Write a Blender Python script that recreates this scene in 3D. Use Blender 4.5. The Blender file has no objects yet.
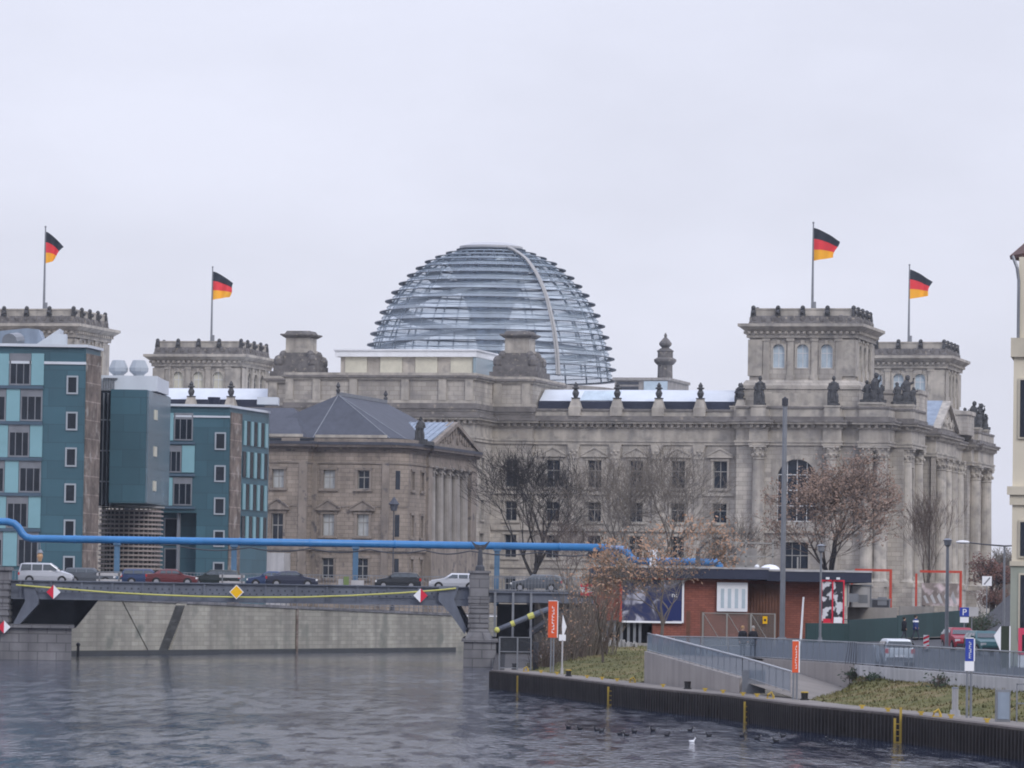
import bpy, math, random
from mathutils import Matrix, Vector, noise
random.seed(7)
R = math.radians
COL = bpy.context.scene.collection
# ---- surveying helpers: turn a bearing read off the photograph plus a known distance into metres
FPX = 4622.0; ROLL = R(.9); PITCH = math.atan(219/FPX); CZ = 5.5
def ray(x, y):
    xd = x-512; yd = y-384; c = math.cos(ROLL); s = math.sin(ROLL)
    a = (xd*c+yd*s)/FPX; b = (xd*s-yd*c)/FPX
    cp = math.cos(PITCH); sp = math.sin(PITCH)
    return Vector((a, cp-b*sp, sp+b*cp))
def at(x, y, Y):
    r = ray(x, y); k = Y/r.y
    return Vector((r.x*k, Y, CZ+r.z*k))
def atz(x, y, z):
    r = ray(x, y); k = (z-CZ)/r.z
    return Vector((r.x*k, r.y*k, z))
# ---- tagging
def tag(o, label=None, cat=None, group=None, kind=None):
    if label: o['label'] = label
    if cat: o['category'] = cat
    if group: o['group'] = group
    if kind: o['kind'] = kind
    return o
def thing(name, label, cat, loc=(0,0,0), rz=0, group=None):
    o = bpy.data.objects.new(name, None); COL.objects.link(o)
    o.empty_display_size = .5
    o.location = loc; o.rotation_euler = (0,0,rz)
    return tag(o, label, cat, group)
def copy_tree(o, parent=None):
    c = o.copy(); COL.objects.link(c); c.parent = parent
    for ch in list(o.children): copy_tree(ch, c)
    return c
def basis_inv(o):
    m = Matrix.Identity(4)
    while o is not None:
        m = Matrix.LocRotScale(o.location, o.rotation_euler, o.scale) @ m
        o = o.parent
    return m.inverted()
class MB:
    """collects shapes into ONE mesh; coordinates run through the frame M"""
    def __init__(s, M=None):
        s.v = []; s.f = []; s.mi = []; s.M = M or Matrix.Identity(4); s.cur = 0
    def add(s, vs, fs):
        n = len(s.v)
        s.v += [s.M @ Vector(p) for p in vs]
        s.f += [[i+n for i in f] for f in fs]; s.mi += [s.cur]*len(fs)
        return s
    def box(s, x0, x1, y0, y1, z0, z1):
        return s.add([(x0,y0,z0),(x1,y0,z0),(x1,y1,z0),(x0,y1,z0),(x0,y0,z1),(x1,y0,z1),(x1,y1,z1),(x0,y1,z1)],
            [(0,3,2,1),(4,5,6,7),(0,1,5,4),(1,2,6,5),(2,3,7,6),(3,0,4,7)])
    def frus(s, x0, x1, y0, y1, z0, z1, i):   # box whose top is drawn in (i>0) or out (i<0)
        return s.add([(x0,y0,z0),(x1,y0,z0),(x1,y1,z0),(x0,y1,z0),(x0+i,y0+i,z1),(x1-i,y0+i,z1),(x1-i,y1-i,z1),(x0+i,y1-i,z1)],
            [(0,3,2,1),(4,5,6,7),(0,1,5,4),(1,2,6,5),(2,3,7,6),(3,0,4,7)])
    def slab(s, pts, vec):                    # polygon swept along vec
        n = len(pts); p = [Vector(a) for a in pts]; w = Vector(vec)
        return s.add(p+[a+w for a in p], [tuple(range(n))[::-1], tuple(range(n, 2*n))]+[(i,(i+1)%n,(i+1)%n+n,i+n) for i in range(n)])
    def prism(s, poly, z0, z1):
        return s.slab([(a[0],a[1],z0) for a in poly], (0,0,z1-z0))
    def poly(s, pts): return s.add(pts, [tuple(range(len(pts)))])
    def lathe(s, cx, cy, prof, n=12, sy=1.0, a0=0.0):
        vs = []; fs = []
        for r, z in prof:
            for k in range(n):
                a = a0+2*math.pi*k/n
                vs.append((cx+r*math.cos(a), cy+r*sy*math.sin(a), z))
        m = len(prof)
        for j in range(m-1):
            for k in range(n):
                a = j*n+k; b = j*n+(k+1)%n
                fs.append((a, b, b+n, a+n))
        fs.append(tuple(range(n))[::-1]); fs.append(tuple((m-1)*n+k for k in range(n)))
        return s.add(vs, fs)
    def cyl(s, cx, cy, z0, z1, r0, r1=None, n=12): return s.lathe(cx, cy, [(r0,z0),(r1 if r1 else r0,z1)], n)
    def tube(s, p, r, n=6, cap=True):         # polyline p with radii r
        p = [Vector(a) for a in p]
        if not isinstance(r, (list,tuple)): r = [r]*len(p)
        vs = []; fs = []
        for i, q in enumerate(p):
            d = (p[min(i+1,len(p)-1)]-p[max(i-1,0)])
            if d.length < 1e-9: d = Vector((0,0,1))
            d.normalize()
            h = Vector((0,0,1)) if abs(d.z) < .9 else Vector((1,0,0))
            e1 = d.cross(h).normalized(); e2 = d.cross(e1)
            for k in range(n):
                a = 2*math.pi*k/n
                vs.append(q+e1*(r[i]*math.cos(a))+e2*(r[i]*math.sin(a)))
        for j in range(len(p)-1):
            for k in range(n):
                a = j*n+k; b = j*n+(k+1)%n
                fs.append((a, a+n, b+n, b))
        if cap: fs.append(tuple(range(n))); fs.append(tuple((len(p)-1)*n+k for k in range(n))[::-1])
        return s.add(vs, fs)
    def ball(s, c, r, n=8, m=6, sc=(1,1,1)):
        pr = [(max(.001,r*math.sin(math.pi*j/m)), -r*math.cos(math.pi*j/m)) for j in range(m+1)]
        vs = []; fs = []
        for rr, z in pr:
            for k in range(n):
                a = 2*math.pi*k/n
                vs.append((c[0]+rr*math.cos(a)*sc[0], c[1]+rr*math.sin(a)*sc[1], c[2]+z*sc[2]))
        for j in range(m):
            for k in range(n):
                a = j*n+k; b = j*n+(k+1)%n
                fs.append((a,b,b+n,a+n))
        return s.add(vs, fs)
    def each(s, name, mat, parent, boxes):      # every box its own part
        for b in boxes: MB(s.M).box(*b).build(name, mat, parent)
    def wall(s, s0, s1, z0, z1, d, holes, rev=.45):   # sheet at depth d with real openings and reveals
        xs = sorted({s0, s1, *[h[0] for h in holes], *[h[1] for h in holes]})
        zs = sorted({z0, z1, *[h[2] for h in holes], *[h[3] for h in holes]})
        xs = [x for x in xs if s0 <= x <= s1]; zs = [z for z in zs if z0 <= z <= z1]
        for i in range(len(xs)-1):
            run = None
            for j in range(len(zs)-1):
                cx = (xs[i]+xs[i+1])/2; cz = (zs[j]+zs[j+1])/2
                op = any(h[0] < cx < h[1] and h[2] < cz < h[3] for h in holes)
                if op:
                    if run is not None: s.poly([(xs[i],d,run),(xs[i+1],d,run),(xs[i+1],d,zs[j]),(xs[i],d,zs[j])]); run = None
                elif run is None: run = zs[j]
            if run is not None: s.poly([(xs[i],d,run),(xs[i+1],d,run),(xs[i+1],d,z1),(xs[i],d,z1)])
        for a, b, c, e in [h[:4] for h in holes]:
            s.poly([(a,d,c),(a,d+rev,c),(a,d+rev,e),(a,d,e)]); s.poly([(b,d,c),(b,d,e),(b,d+rev,e),(b,d+rev,c)])
            s.poly([(a,d,c),(b,d,c),(b,d+rev,c),(a,d+rev,c)]); s.poly([(a,d,e),(a,d+rev,e),(b,d+rev,e),(b,d,e)])
        return s
    def build(s, name, mat, parent=None, smooth=False):
        me = bpy.data.meshes.new(name)
        inv = basis_inv(parent) if parent else Matrix.Identity(4)
        me.from_pydata([tuple(inv @ p) for p in s.v], [], s.f)
        mats = mat if isinstance(mat, (list,tuple)) else [mat]
        for m in mats: me.materials.append(m)
        if len(mats) > 1: me.polygons.foreach_set('material_index', s.mi)
        if smooth: me.polygons.foreach_set('use_smooth', [True]*len(me.polygons))
        me.update()
        o = bpy.data.objects.new(name, me); COL.objects.link(o)
        if parent: o.parent = parent
        return o
# ---- materials
def mat(name, col, rough=.8, var=.25, scale=1.0, bump=0.0, metal=0.0, spec=.3, streak=0.0, brick=None, spots=None, detail=6, bdist=.02, mortar_dark=.8):
    m = bpy.data.materials.new(name); m.use_nodes = True
    nt = m.node_tree; N = nt.nodes; L = nt.links
    b = N['Principled BSDF']; b.inputs['Roughness'].default_value = rough
    b.inputs['Metallic'].default_value = metal; b.inputs['Specular IOR Level'].default_value = spec
    tc = N.new('ShaderNodeTexCoord')
    def mixc(fac, a, bb, typ='MIX'):
        x = N.new('ShaderNodeMix'); x.data_type = 'RGBA'; x.blend_type = typ
        for sock, val in ((x.inputs[0], fac), (x.inputs[6], a), (x.inputs[7], bb)):
            if hasattr(val, 'links') or isinstance(val, bpy.types.NodeSocket): L.new(val, sock)
            else: sock.default_value = val
        return x.outputs[2]
    def rampf(src, a, bb, lo=0, hi=1):
        r = N.new('ShaderNodeMapRange'); r.inputs['From Min'].default_value = a; r.inputs['From Max'].default_value = bb
        r.inputs['To Min'].default_value = lo; r.inputs['To Max'].default_value = hi
        L.new(src, r.inputs['Value']); return r.outputs[0]
    c4 = (*col, 1)
    n1 = N.new('ShaderNodeTexNoise'); n1.inputs['Scale'].default_value = .35*scale; n1.inputs['Detail'].default_value = detail
    n1.inputs['Roughness'].default_value = .65
    L.new(tc.outputs['Object'], n1.inputs['Vector'])
    f = rampf(n1.outputs['Fac'], .3, .7, 1-var, 1+var*.6)
    cc = N.new('ShaderNodeCombineColor')
    for i in range(3): L.new(f, cc.inputs[i])
    out = mixc(1.0, c4, cc.outputs[0], 'MULTIPLY')
    if brick:
        bw, bh, mortar, c2 = brick
        sp = N.new('ShaderNodeSeparateXYZ'); L.new(tc.outputs['Object'], sp.inputs[0])
        ad = N.new('ShaderNodeMath'); ad.operation = 'ADD'; L.new(sp.outputs[0], ad.inputs[0]); L.new(sp.outputs[1], ad.inputs[1])
        cb = N.new('ShaderNodeCombineXYZ'); L.new(ad.outputs[0], cb.inputs[0]); L.new(sp.outputs[2], cb.inputs[1])
        bt = N.new('ShaderNodeTexBrick'); bt.inputs['Scale'].default_value = 1
        bt.inputs['Brick Width'].default_value = bw; bt.inputs['Row Height'].default_value = bh
        bt.inputs['Mortar Size'].default_value = mortar; bt.inputs['Mortar Smooth'].default_value = .3
        k = 1.18; kk = .84
        bt.inputs['Color1'].default_value = (k,k,k,1); bt.inputs['Color2'].default_value = (kk,kk,kk,1)
        bt.inputs['Mortar'].default_value = (*[q*mortar_dark for q in c2],1)
        L.new(cb.outputs[0], bt.inputs['Vector'])
        out = mixc(.75, out, bt.outputs['Color'], 'MULTIPLY')
    if streak:
        mp = N.new('ShaderNodeMapping'); mp.inputs['Scale'].default_value = (1.1,1.1,.07)
        L.new(tc.outputs['Object'], mp.inputs[0])
        n2 = N.new('ShaderNodeTexNoise'); n2.inputs['Scale'].default_value = 1.0*scale; n2.inputs['Detail'].default_value = 5
        L.new(mp.outputs[0], n2.inputs['Vector'])
        f2 = rampf(n2.outputs['Fac'], .42, .72, 0, streak)
        out = mixc(f2, out, (col[0]*.35, col[1]*.35, col[2]*.38, 1))
    if spots:
        n3 = N.new('ShaderNodeTexNoise'); n3.inputs['Scale'].default_value = spots[1]; n3.inputs['Detail'].default_value = 4
        L.new(tc.outputs['Object'], n3.inputs['Vector'])
        out = mixc(rampf(n3.outputs['Fac'], spots[2], spots[2]+(spots[3] if len(spots) > 3 else .12)), out, (*spots[0],1))
    L.new(out, b.inputs['Base Color'])
    if bump:
        n4 = N.new('ShaderNodeTexNoise'); n4.inputs['Scale'].default_value = 4*scale; n4.inputs['Detail'].default_value = 6
        L.new(tc.outputs['Object'], n4.inputs['Vector'])
        bp = N.new('ShaderNodeBump'); bp.inputs['Strength'].default_value = bump; bp.inputs['Distance'].default_value = bdist
        L.new(n4.outputs['Fac'], bp.inputs['Height']); L.new(bp.outputs[0], b.inputs['Normal'])
    return m
def glassmat(name, tint, trans=.5, rough=.06, gl=.5, body=None):
    """thin pane: part clear, part mirror-like; no refraction"""
    m = bpy.data.materials.new(name); m.use_nodes = True; nt = m.node_tree; N = nt.nodes; L = nt.links
    b = N['Principled BSDF']; b.inputs['Base Color'].default_value = (*(body or tint),1); b.inputs['Roughness'].default_value = rough
    b.inputs['Specular IOR Level'].default_value = gl; b.inputs['Metallic'].default_value = .0
    t = N.new('ShaderNodeBsdfTransparent'); t.inputs[0].default_value = (*tint,1)
    x = N.new('ShaderNodeMixShader'); x.inputs[0].default_value = trans
    L.new(b.outputs[0], x.inputs[1]); L.new(t.outputs[0], x.inputs[2]); L.new(x.outputs[0], N['Material Output'].inputs[0])
    return m
MT = {}
MT['stone'] = mat('sandstone', (.44,.402,.352), .9, .28, .5, .25, streak=.55, brick=(1.3,.62,.03,(.62,.6,.58)), spots=((.22,.205,.195),.55,.5,.3))
MT['stone_trim'] = mat('sandstone_trim', (.45,.41,.355), .9, .3, .9, .3, streak=.5, spots=((.2,.19,.18),.8,.5,.3))
MT['stone_soot'] = mat('soot_darkened_stone', (.15,.14,.135), .92, .45, 2.2, .4, spots=((.32,.28,.23),1.6,.6))
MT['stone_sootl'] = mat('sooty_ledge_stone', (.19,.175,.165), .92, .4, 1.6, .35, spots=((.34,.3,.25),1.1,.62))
MT['statue'] = mat('weathered_dark_stone', (.075,.075,.078), .85, .5, 5, .5, spots=((.22,.2,.17),3,.64))
MT['pal'] = mat('palace_sandstone', (.295,.248,.205), .9, .25, .7, .25, streak=.5, brick=(1.1,.5,.03,(.6,.57,.55)), spots=((.13,.11,.1),.8,.6))
MT['pal_trim'] = mat('palace_trim', (.265,.225,.19), .9, .3, 1.2, .25, streak=.5, spots=((.1,.09,.09),1.1,.58))
MT['pal_col'] = mat('palace_column_stone', (.31,.285,.26), .9, .3, 1.2, .25, streak=.5)
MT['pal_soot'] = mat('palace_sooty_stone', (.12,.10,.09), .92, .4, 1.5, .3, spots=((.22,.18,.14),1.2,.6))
MT['slate'] = mat('slate_roof', (.062,.067,.085), .7, .2, 1.2, .2, streak=.3, spec=.4)
MT['zinc'] = mat('zinc_roof', (.24,.29,.36), .55, .2, 1.2, streak=.4, spec=.5)
MT['whiteroof'] = mat('pale_metal_roof', (.60,.63,.67), .6, .1, .5, streak=.1)
MT['darkband'] = mat('dark_gutter_metal', (.03,.035,.06), .6, .2)
MT['pane'] = mat('window_glass', (.016,.021,.032), .12, .35, 3, spec=.35)
MT['paneblind'] = mat('window_blind', (.42,.43,.42), .35, .2, 3, spec=.6)
MT['panecream'] = mat('cream_blind', (.58,.55,.44), .4, .15, 3, spec=.5)
MT['paneblue'] = mat('sky_blue_window_glass', (.42,.50,.55), .15, .2, 2, spec=.6)  # pale blue base colour stands in for sky mirrored in the panes
MT['framepale'] = mat('pale_window_frame', (.34,.37,.40), .5, .1)
MT['frame'] = mat('window_frame', (.30,.29,.27), .6, .15)
MT['framewhite'] = mat('white_frame', (.6,.6,.6), .5, .1)
MT['steel'] = mat('grey_steel', (.22,.23,.25), .45, .2, 2, metal=.3)
MT['darksteel'] = mat('dark_steel', (.06,.063,.075), .5, .3, 2)
MT['white'] = mat('white_paint', (.75,.76,.78), .45, .1, 3)
MT['black'] = mat('black_paint', (.02,.02,.022), .5, .2)
MT['conc'] = mat('concrete', (.30,.28,.26), .9, .22, 1.5, .2, streak=.4)
MT['concl'] = mat('pale_concrete', (.46,.45,.45), .9, .18, 1.5, .2, streak=.4)
def rot(mx, my, a): return Matrix.Translation((mx,my,0)) @ Matrix.Rotation(a,4,'Z')
# ================= parliament building (domed) =================
TH = R(14.4)
PF = Matrix.Translation((41.5,640,0)) @ Matrix.Rotation(-TH,4,'Z')     # frame: x along the east front, y into the block
G0 = 4.0
par = thing('parliament_building', 'huge grey sandstone parliament with corner towers and a glass dome', 'parliament', PF @ Vector((-56.5,39.3,G0)), -TH)
def NFm(u): return PF @ Matrix(((0,-1,0,u),(1,0,0,0),(0,0,1,0),(0,0,0,1)))  # a wall facing +x: s = y, depth inward
def WFm(u): return PF @ Matrix(((0,1,0,u),(1,0,0,0),(0,0,1,0),(0,0,0,1)))
winE = []
def window_obj(M, s, z0, z1, w, d, parent, kind='pane', ped=False, arch=False, bars=2, trim='stone_trim', fm='frame', rev=.42, sur=.28, sill=True, frw=.1, nz=None):
    f = MB(M)
    h = z1-z0
    if sur:
        f.box(s-w/2-sur, s-w/2, d-.1, d+.06, z0-.0, z1+.0); f.box(s+w/2, s+w/2+sur, d-.1, d+.06, z0, z1)
        if not arch: f.box(s-w/2-sur-.1, s+w/2+sur+.1, d-.16, d+.06, z1, z1+.3)
        if sill: f.box(s-w/2-sur-.15, s+w/2+sur+.15, d-.25, d+.06, z0-.28, z0)
    if ped:
        a = w/2+.85; zb = z1+.42
        f.box(s-a, s+a, d-.42, d+.05, zb, zb+.22)
        f.slab([(s-a,d-.36,zb+.22),(s+a,d-.36,zb+.22),(s,d-.36,zb+1.15)], (0,.4,0))
        for q in (-1,1): f.slab([(s+q*a,d-.5,zb+.22),(s+q*a,d-.5,zb+.4),(s,d-.5,zb+1.42),(s,d-.5,zb+1.18)], (0,.55,0))
    n0 = len(f.f)
    f.cur = 1
    y0 = d+rev-.12; y1 = d+rev-.03
    f.box(s-w/2, s-w/2+frw, y0, y1, z0, z1); f.box(s+w/2-frw, s+w/2, y0, y1, z0, z1)
    f.box(s-w/2+frw, s+w/2-frw, y0, y1, z0, z0+frw); f.box(s-w/2+frw, s+w/2-frw, y0, y1, z1-frw, z1)
    for k in range(1, bars): x = s-w/2+w*k/bars; f.box(x-.05, x+.05, y0+.02, y1-.01, z0+frw, z1-frw)
    for k in range(1, nz or 2):
        z = z0+h*(k/(nz or 2)) if nz else z0+h*.62
        f.box(s-w/2+frw, s+w/2-frw, y0+.03, y1-.02, z-.06, z+.06)
    if arch:
        f.cur = 0; r = w/2; N = 8
        for q in (-1, 1):
            pts = [(s+q*r, d+.02, z1), (s+q*r, d+.02, z1-r)]+[(s+q*r*math.cos(math.pi/2*k/N), d+.02, z1-r+r*math.sin(math.pi/2*k/N)) for k in range(1, N+1)]
            f.slab(pts, (0,rev,0))
        ro = r+max(sur,.25)
        for k in range(16):
            a = math.pi*k/16; b = math.pi*(k+1)/16
            f.slab([(s+r*math.cos(a),d-.14,z1-r+r*math.sin(a)),(s+ro*math.cos(a),d-.14,z1-r+ro*math.sin(a)),(s+ro*math.cos(b),d-.14,z1-r+ro*math.sin(b)),(s+r*math.cos(b),d-.14,z1-r+r*math.sin(b))], (0,.2,0))
        f.box(s-.25, s+.25, d-.24, d+.05, z1-.05, z1+.55)
    o = f.build('window', [MT[trim], MT[fm]], parent)
    MB(M).box(s-w/2+.01, s+w/2-.01, d+rev-.045, d+rev+.02, z0+.01, z1-.01).build('pane', MT[kind], o)
    return o
def capital(mb, x, y, z0, z1, r):
    h = z1-z0
    mb.lathe(x, y, [(r*.98,z0),(r*1.15,z0+.08*h),(r*1.0,z0+.14*h),(r*1.1,z0+.4*h),(r*1.3,z0+.45*h),(r*1.12,z0+.5*h),(r*1.25,z0+.8*h),(r*1.5,z0+.88*h)], 10)
    mb.box(x-r*1.42, x+r*1.42, y-r*1.42, y+r*1.42, z0+.88*h, z1)
    for k in range(8):
        a = math.pi/4*k
        mb.ball((x+r*1.18*math.cos(a), y+r*1.18*math.sin(a), z0+.35*h), r*.3, 5, 4); mb.ball((x+r*1.3*math.cos(a+.4), y+r*1.3*math.sin(a+.4), z0+.78*h), r*.26, 5, 4)
def column(M, x, y, z0, z1, r, parent, name='column', trim='stone_trim', zc=None):
    c = MB(M); zc = zc if zc is not None else z1-2.0
    c.box(x-r*1.45, x+r*1.45, y-r*1.45, y+r*1.45, z0, z0+.5)
    c.lathe(x, y, [(r*1.35,z0+.5),(r*1.4,z0+.7),(r*1.15,z0+.9),(r*1.05,z0+1.1),(r,z0+3),(r*.98,z0+(zc-z0)*.5),(r*.86,zc)], 16)
    capital(c, x, y, zc, z1, r*.86)
    return c.build(name, MT[trim], parent)
def entab(mb, pts, closed=False, zA=27.55, off=0.0, dent=True):
    """entablature bands run round a plan outline (local x,y; outward is to the right-hand side of travel)"""
    n = len(pts)
    def offs(o):
        out = []
        for i in range(n):
            p = Vector(pts[i]); a = Vector(pts[i-1]) if (i or closed) else None; b = Vector(pts[(i+1)%n]) if (i < n-1 or closed) else None
            ns = []
            for q0, q1 in ((a,p),(p,b)):
                if q0 is None or q1 is None: continue
                t = (q1-q0).normalized(); ns.append(Vector((t.y,-t.x)))
            if len(ns) == 2: m = (ns[0]+ns[1]); m = m/max(.2,m.dot(ns[0])); out.append(p+m*o)
            else: out.append(p+ns[0]*o)
        return out
    def band(o, za, zb):
        ob = offs(o); ib = offs(-.5)
        rng = range(n if closed else n-1)
        for i in rng:
            j = (i+1)%n
            mb.add([(*ib[i],za),(*ob[i],za),(*ob[j],za),(*ib[j],za),(*ib[i],zb),(*ob[i],zb),(*ob[j],zb),(*ib[j],zb)],
                   [(0,1,2,3),(7,6,5,4),(1,5,6,2),(0,3,7,4)]+([(0,4,5,1)] if i == 0 and not closed else [])+([(3,2,6,7)] if i == n-2 and not closed else []))
    return band, offs
def dentils(mb, pts, offs, o0, o1, za, zb, step=.85, w=.42, closed=False):
    a = offs(o0)
    n = len(pts)
    for i in range(n if closed else n-1):
        j = (i+1)%n
        t = (a[j]-a[i]); L = t.length
        if L < .6: continue
        t.normalize(); nn = Vector((t.y,-t.x)); k = max(1,int(L/step)); st = L/k
        for q in range(k):
            c = a[i]+t*(st*(q+.5))
            p = [c-t*w/2, c+t*w/2, c+t*w/2+nn*(o1-o0), c-t*w/2+nn*(o1-o0)]
            mb.slab([(x.x,x.y,za) for x in p], (0,0,zb-za))
# ---- outline of the wall line (counter-clockwise seen from above so outward is right-hand): travelling +x along the east front
east = [(-131,79),(-131,0),(-125,-10),(-104.7,-10.5),(-104.7,-9),(-75.7,-9),(-75.7,-10),(-70,-10),(-70,-20),(-43,-20),(-43,-10),(-37.3,-10),(-37.3,-9),
        (-8.3,-9),(-8.3,-10.5),(12,-10.5),(12,-5.6),(14,-5.6),(14,5.6),(10.5,5.6),(10.5,30),(12.6,30),(12.6,49),(10.5,49),(10.5,69),(14,69),(14,88),(8,89),(-120,89),(-131,79)]
core = MB(PF)
core.prism([(-104.7,5),(-104.7,-8.4),(-75.7,-8.4),(-75.7,5)], G0, 32.3); core.prism([(-37.3,5),(-37.3,-8.4),(-8.3,-8.4),(-8.3,5)], G0, 32.3)
E_holes = lambda us, rows, w=1.95: [(u-w/2, u+w/2, a, b) for u in us for a, b in rows]
rows = [(21.6,25.4),(16.9,19.6),(11.8,15.0),(6.6,9.2)]
wu = [-34.45,-28.55,-22.65,-16.75,-10.85]
wl = [-113-u for u in wu]
wall = MB(PF)
wall.wall(-37.3, -8.3, G0, 32.3, -9, E_holes(wu, rows))
wall.wall(-104.7, -75.7, G0, 32.3, -9, E_holes(wl, rows))
fl = [-39.95, -73.05]
wall.wall(-43, -37.3, G0, 36.4, -10, E_holes([-40.15], rows, 1.7)); wall.wall(-75.7, -70, G0, 36.4, -10, E_holes([-72.85], rows, 1.7))
# central block: portico bays with tall openings
cbu = [-64,-56.5,-49]
wall.wall(-70, -43, G0, 36.4, -20, E_holes(cbu, [(8,14),(16.5,25)], 3))
wall.M = NFm(-43); wall.wall(-20, -10, G0, 36.4, 0, [(-16,-14.2,21.6,25.4),(-16,-14.2,16.9,19.6),(-16,-14.2,11.8,15.0)])
wall.M = NFm(-37.3); wall.wall(-10, 8, G0, 36.4, 0, [])
wall.M = WFm(-70); wall.wall(-20, -10, G0, 36.4, 0, [])
wall.M = WFm(-75.7); wall.wall(-10, 8, G0, 36.4, 0, [])
wall.M = PF
wall.box(-69.4, -43.6, -19.2, 8, 31, 36.2); wall.box(-75, -38, -9.2, 8, 31.01, 36.19)
wall.box(-69.2, -43.6, -19, 0, G0, 31); wall.box(-75, -38, -9.2, 8, G0, 31)
# NE corner block
wall.wall(-8.3, 12, G0, 33, -10.5, [(-2.6,2.84,17.2,25.7),(-1.6,1.84,9.6,14.4)])
wall.M = NFm(12); wall.wall(-10.5, -5.6, G0, 33, 0, [])
wall.M = NFm(14); wall.wall(-5.6, 5.6, G0, 33, .0, [(-2.2,2.2,10,25)])
wall.M = PF
wall.box(-8.3, 11.4, -9.9, 8, G0, 32.8); wall.box(11.4, 13.3, -5, 5, G0, 32.8)
wall.box(11.9, 13.999, -5.6, -5.0, G0, 33); wall.box(10, 13.999, 5.0, 5.6, G0, 33); wall.box(-8.3, -7.9, -10.49, -9, G0, 33)
# north side
nh = [(v-.9, v+.9, a, b) for v in (11,17,23,56,62) for a, b in ((19,25),(11.5,15.5))]
wall.M = NFm(10.5); wall.wall(5.6, 30, G0, 32.3, 0, [h for h in nh if h[0] < 28]); wall.wall(49, 69, G0, 32.3, 0, [h for h in nh if h[0] > 50])
wall.M = NFm(12.6); wall.wall(30, 49, G0, 31.2, 0, [(v-1.1, v+1.1, 12, 25) for v in (34,39.5,45)])
wall.M = PF
wall.box(12.0, 12.6, 29.99, 30.3, G0, 31.2); wall.box(10.4, 12.6, 48.7, 49, G0, 31.2)
wall.box(5, 9.9, 5, 72, G0, 32); wall.box(9.9, 11.8, 30.5, 48.5, G0, 31)
wall.box(-8, 11, 69.01, 88, G0, 33); wall.box(11.0, 11.2, 69.3, 88, G0, 32.9)
# south and west sides, hidden from here but solid
wall.box(-125, -104.7, -10.5, 10, G0, 33); wall.box(-131, -125, 0, 78, G0, 32); wall.box(-124, -104, 69, 88, G0, 33); wall.box(-104, -8, 80, 88.5, G0, 32.3)
wall.build('wall', MT['stone'], par)
core.build('wall_core', MT['stone'], par)
for u in wu+wl:
    for i, (a, b) in enumerate(rows): window_obj(PF, u, a, b, 1.95, -9, par, ped=(i == 0), kind='pane')
for u in (-40.15,-72.85):
    for i, (a, b) in enumerate(rows): window_obj(PF, u, a, b, 1.7, -10, par)
for u in cbu: window_obj(PF, u, 16.5, 25, 3, -20, par, bars=3); window_obj(PF, u, 8, 14, 3, -20, par, bars=3)
for a, b in rows[:3]: window_obj(NFm(-43), -15.1, a, b, 1.8, 0, par)
window_obj(PF, .12, 17.2, 25.7, 5.44, -10.5, par, arch=True, bars=4, sur=.7, sill=False, fm='framewhite', nz=4)
window_obj(PF, .12, 9.6, 14.4, 3.44, -10.5, par, bars=3)
window_obj(NFm(14), 0, 10, 25, 4.4, 0, par, bars=3)
for h in nh: window_obj(NFm(10.5), (h[0]+h[1])/2, h[2], h[3], 1.8, 0, par)
for v in (34,39.5,45): window_obj(NFm(12.6), v, 12, 25, 2.2, 0, par, sur=.2)
# entablature, cornice and parapet
def run_entab(pts, zt=33.0, ztw=32.5, name='cornice'):
    m = MB(PF); band, offs = entab(m, pts)
    band(.22, 27.55, 27.95); band(.34, 27.95, 28.2); band(.08, 28.2, 29.85)
    band(.3, 29.85, 30.0); dentils(m, pts, offs, .12, .62, 30.0, 30.45); band(.16, 30.0, 30.45)
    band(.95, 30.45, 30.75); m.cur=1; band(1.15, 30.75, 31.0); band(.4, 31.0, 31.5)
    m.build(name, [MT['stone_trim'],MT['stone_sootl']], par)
    p = MB(PF); band, offs = entab(p, pts)
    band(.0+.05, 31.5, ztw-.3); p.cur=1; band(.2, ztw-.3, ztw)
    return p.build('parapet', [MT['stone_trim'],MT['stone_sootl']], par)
run_entab([(-37.2,-9),(-8.4,-9)]); run_entab([(-104.6,-9),(-75.8,-9)])
run_entab([(-8.3,-8.8),(-8.3,-10.5),(-6.3,-10.5),(-6.3,-11.3),(-3.9,-11.3),(-3.9,-10.5),(3.9,-10.5),(3.9,-11.3),(6.3,-11.3),(6.3,-10.5),(8.9,-10.5),(8.9,-11.3),(12.7,-11.3),(12.7,-5.6),(15,-5.6),(15,5.6),(10.5,5.6),(10.5,29.8)], ztw=32.9)
run_entab([(10.5,49.2),(10.5,69),(11.8,69),(11.8,72),(12.4,72),(12.4,88)], ztw=32.9)
run_entab([(10.6,30),(12.6,30),(12.6,49),(10.6,49)], ztw=31.7)
run_entab([(-70,-10),(-70,-20),(-43,-20),(-43,-10),(-37.3,-10),(-37.3,-7)], ztw=31.9)
run_entab([(-75.7,-7),(-75.7,-10),(-70,-10)], ztw=31.9)
# attic cornice of the central block and its pilaster strips
m = MB(PF); ap = [(-75.7,8),(-75.7,-10),(-70,-10),(-70,-20),(-43,-20),(-43,-10),(-37.3,-10),(-37.3,8)]
band, offs = entab(m, ap); band(.25, 35.9, 36.2); m.cur=1; band(.5, 36.2, 36.5); band(.3, 31.95, 32.7); m.cur=0; band(.25, 36.5, 36.85); band(.18, 32.7, 33.1)
for u in (-69.4,-65.5,-60.2,-52.8,-47.5,-43.7): m.box(u-.55, u+.55, -20.25, -19.6, 33.1, 35.9)
for u in (-38.2,-42.3,-74.9,-70.7): m.box(u-.6, u+.6, -10.22, -9.6, 33.1, 35.9)
m.build('attic_cornice', [MT['stone_trim'],MT['stone_sootl']], par)
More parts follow.
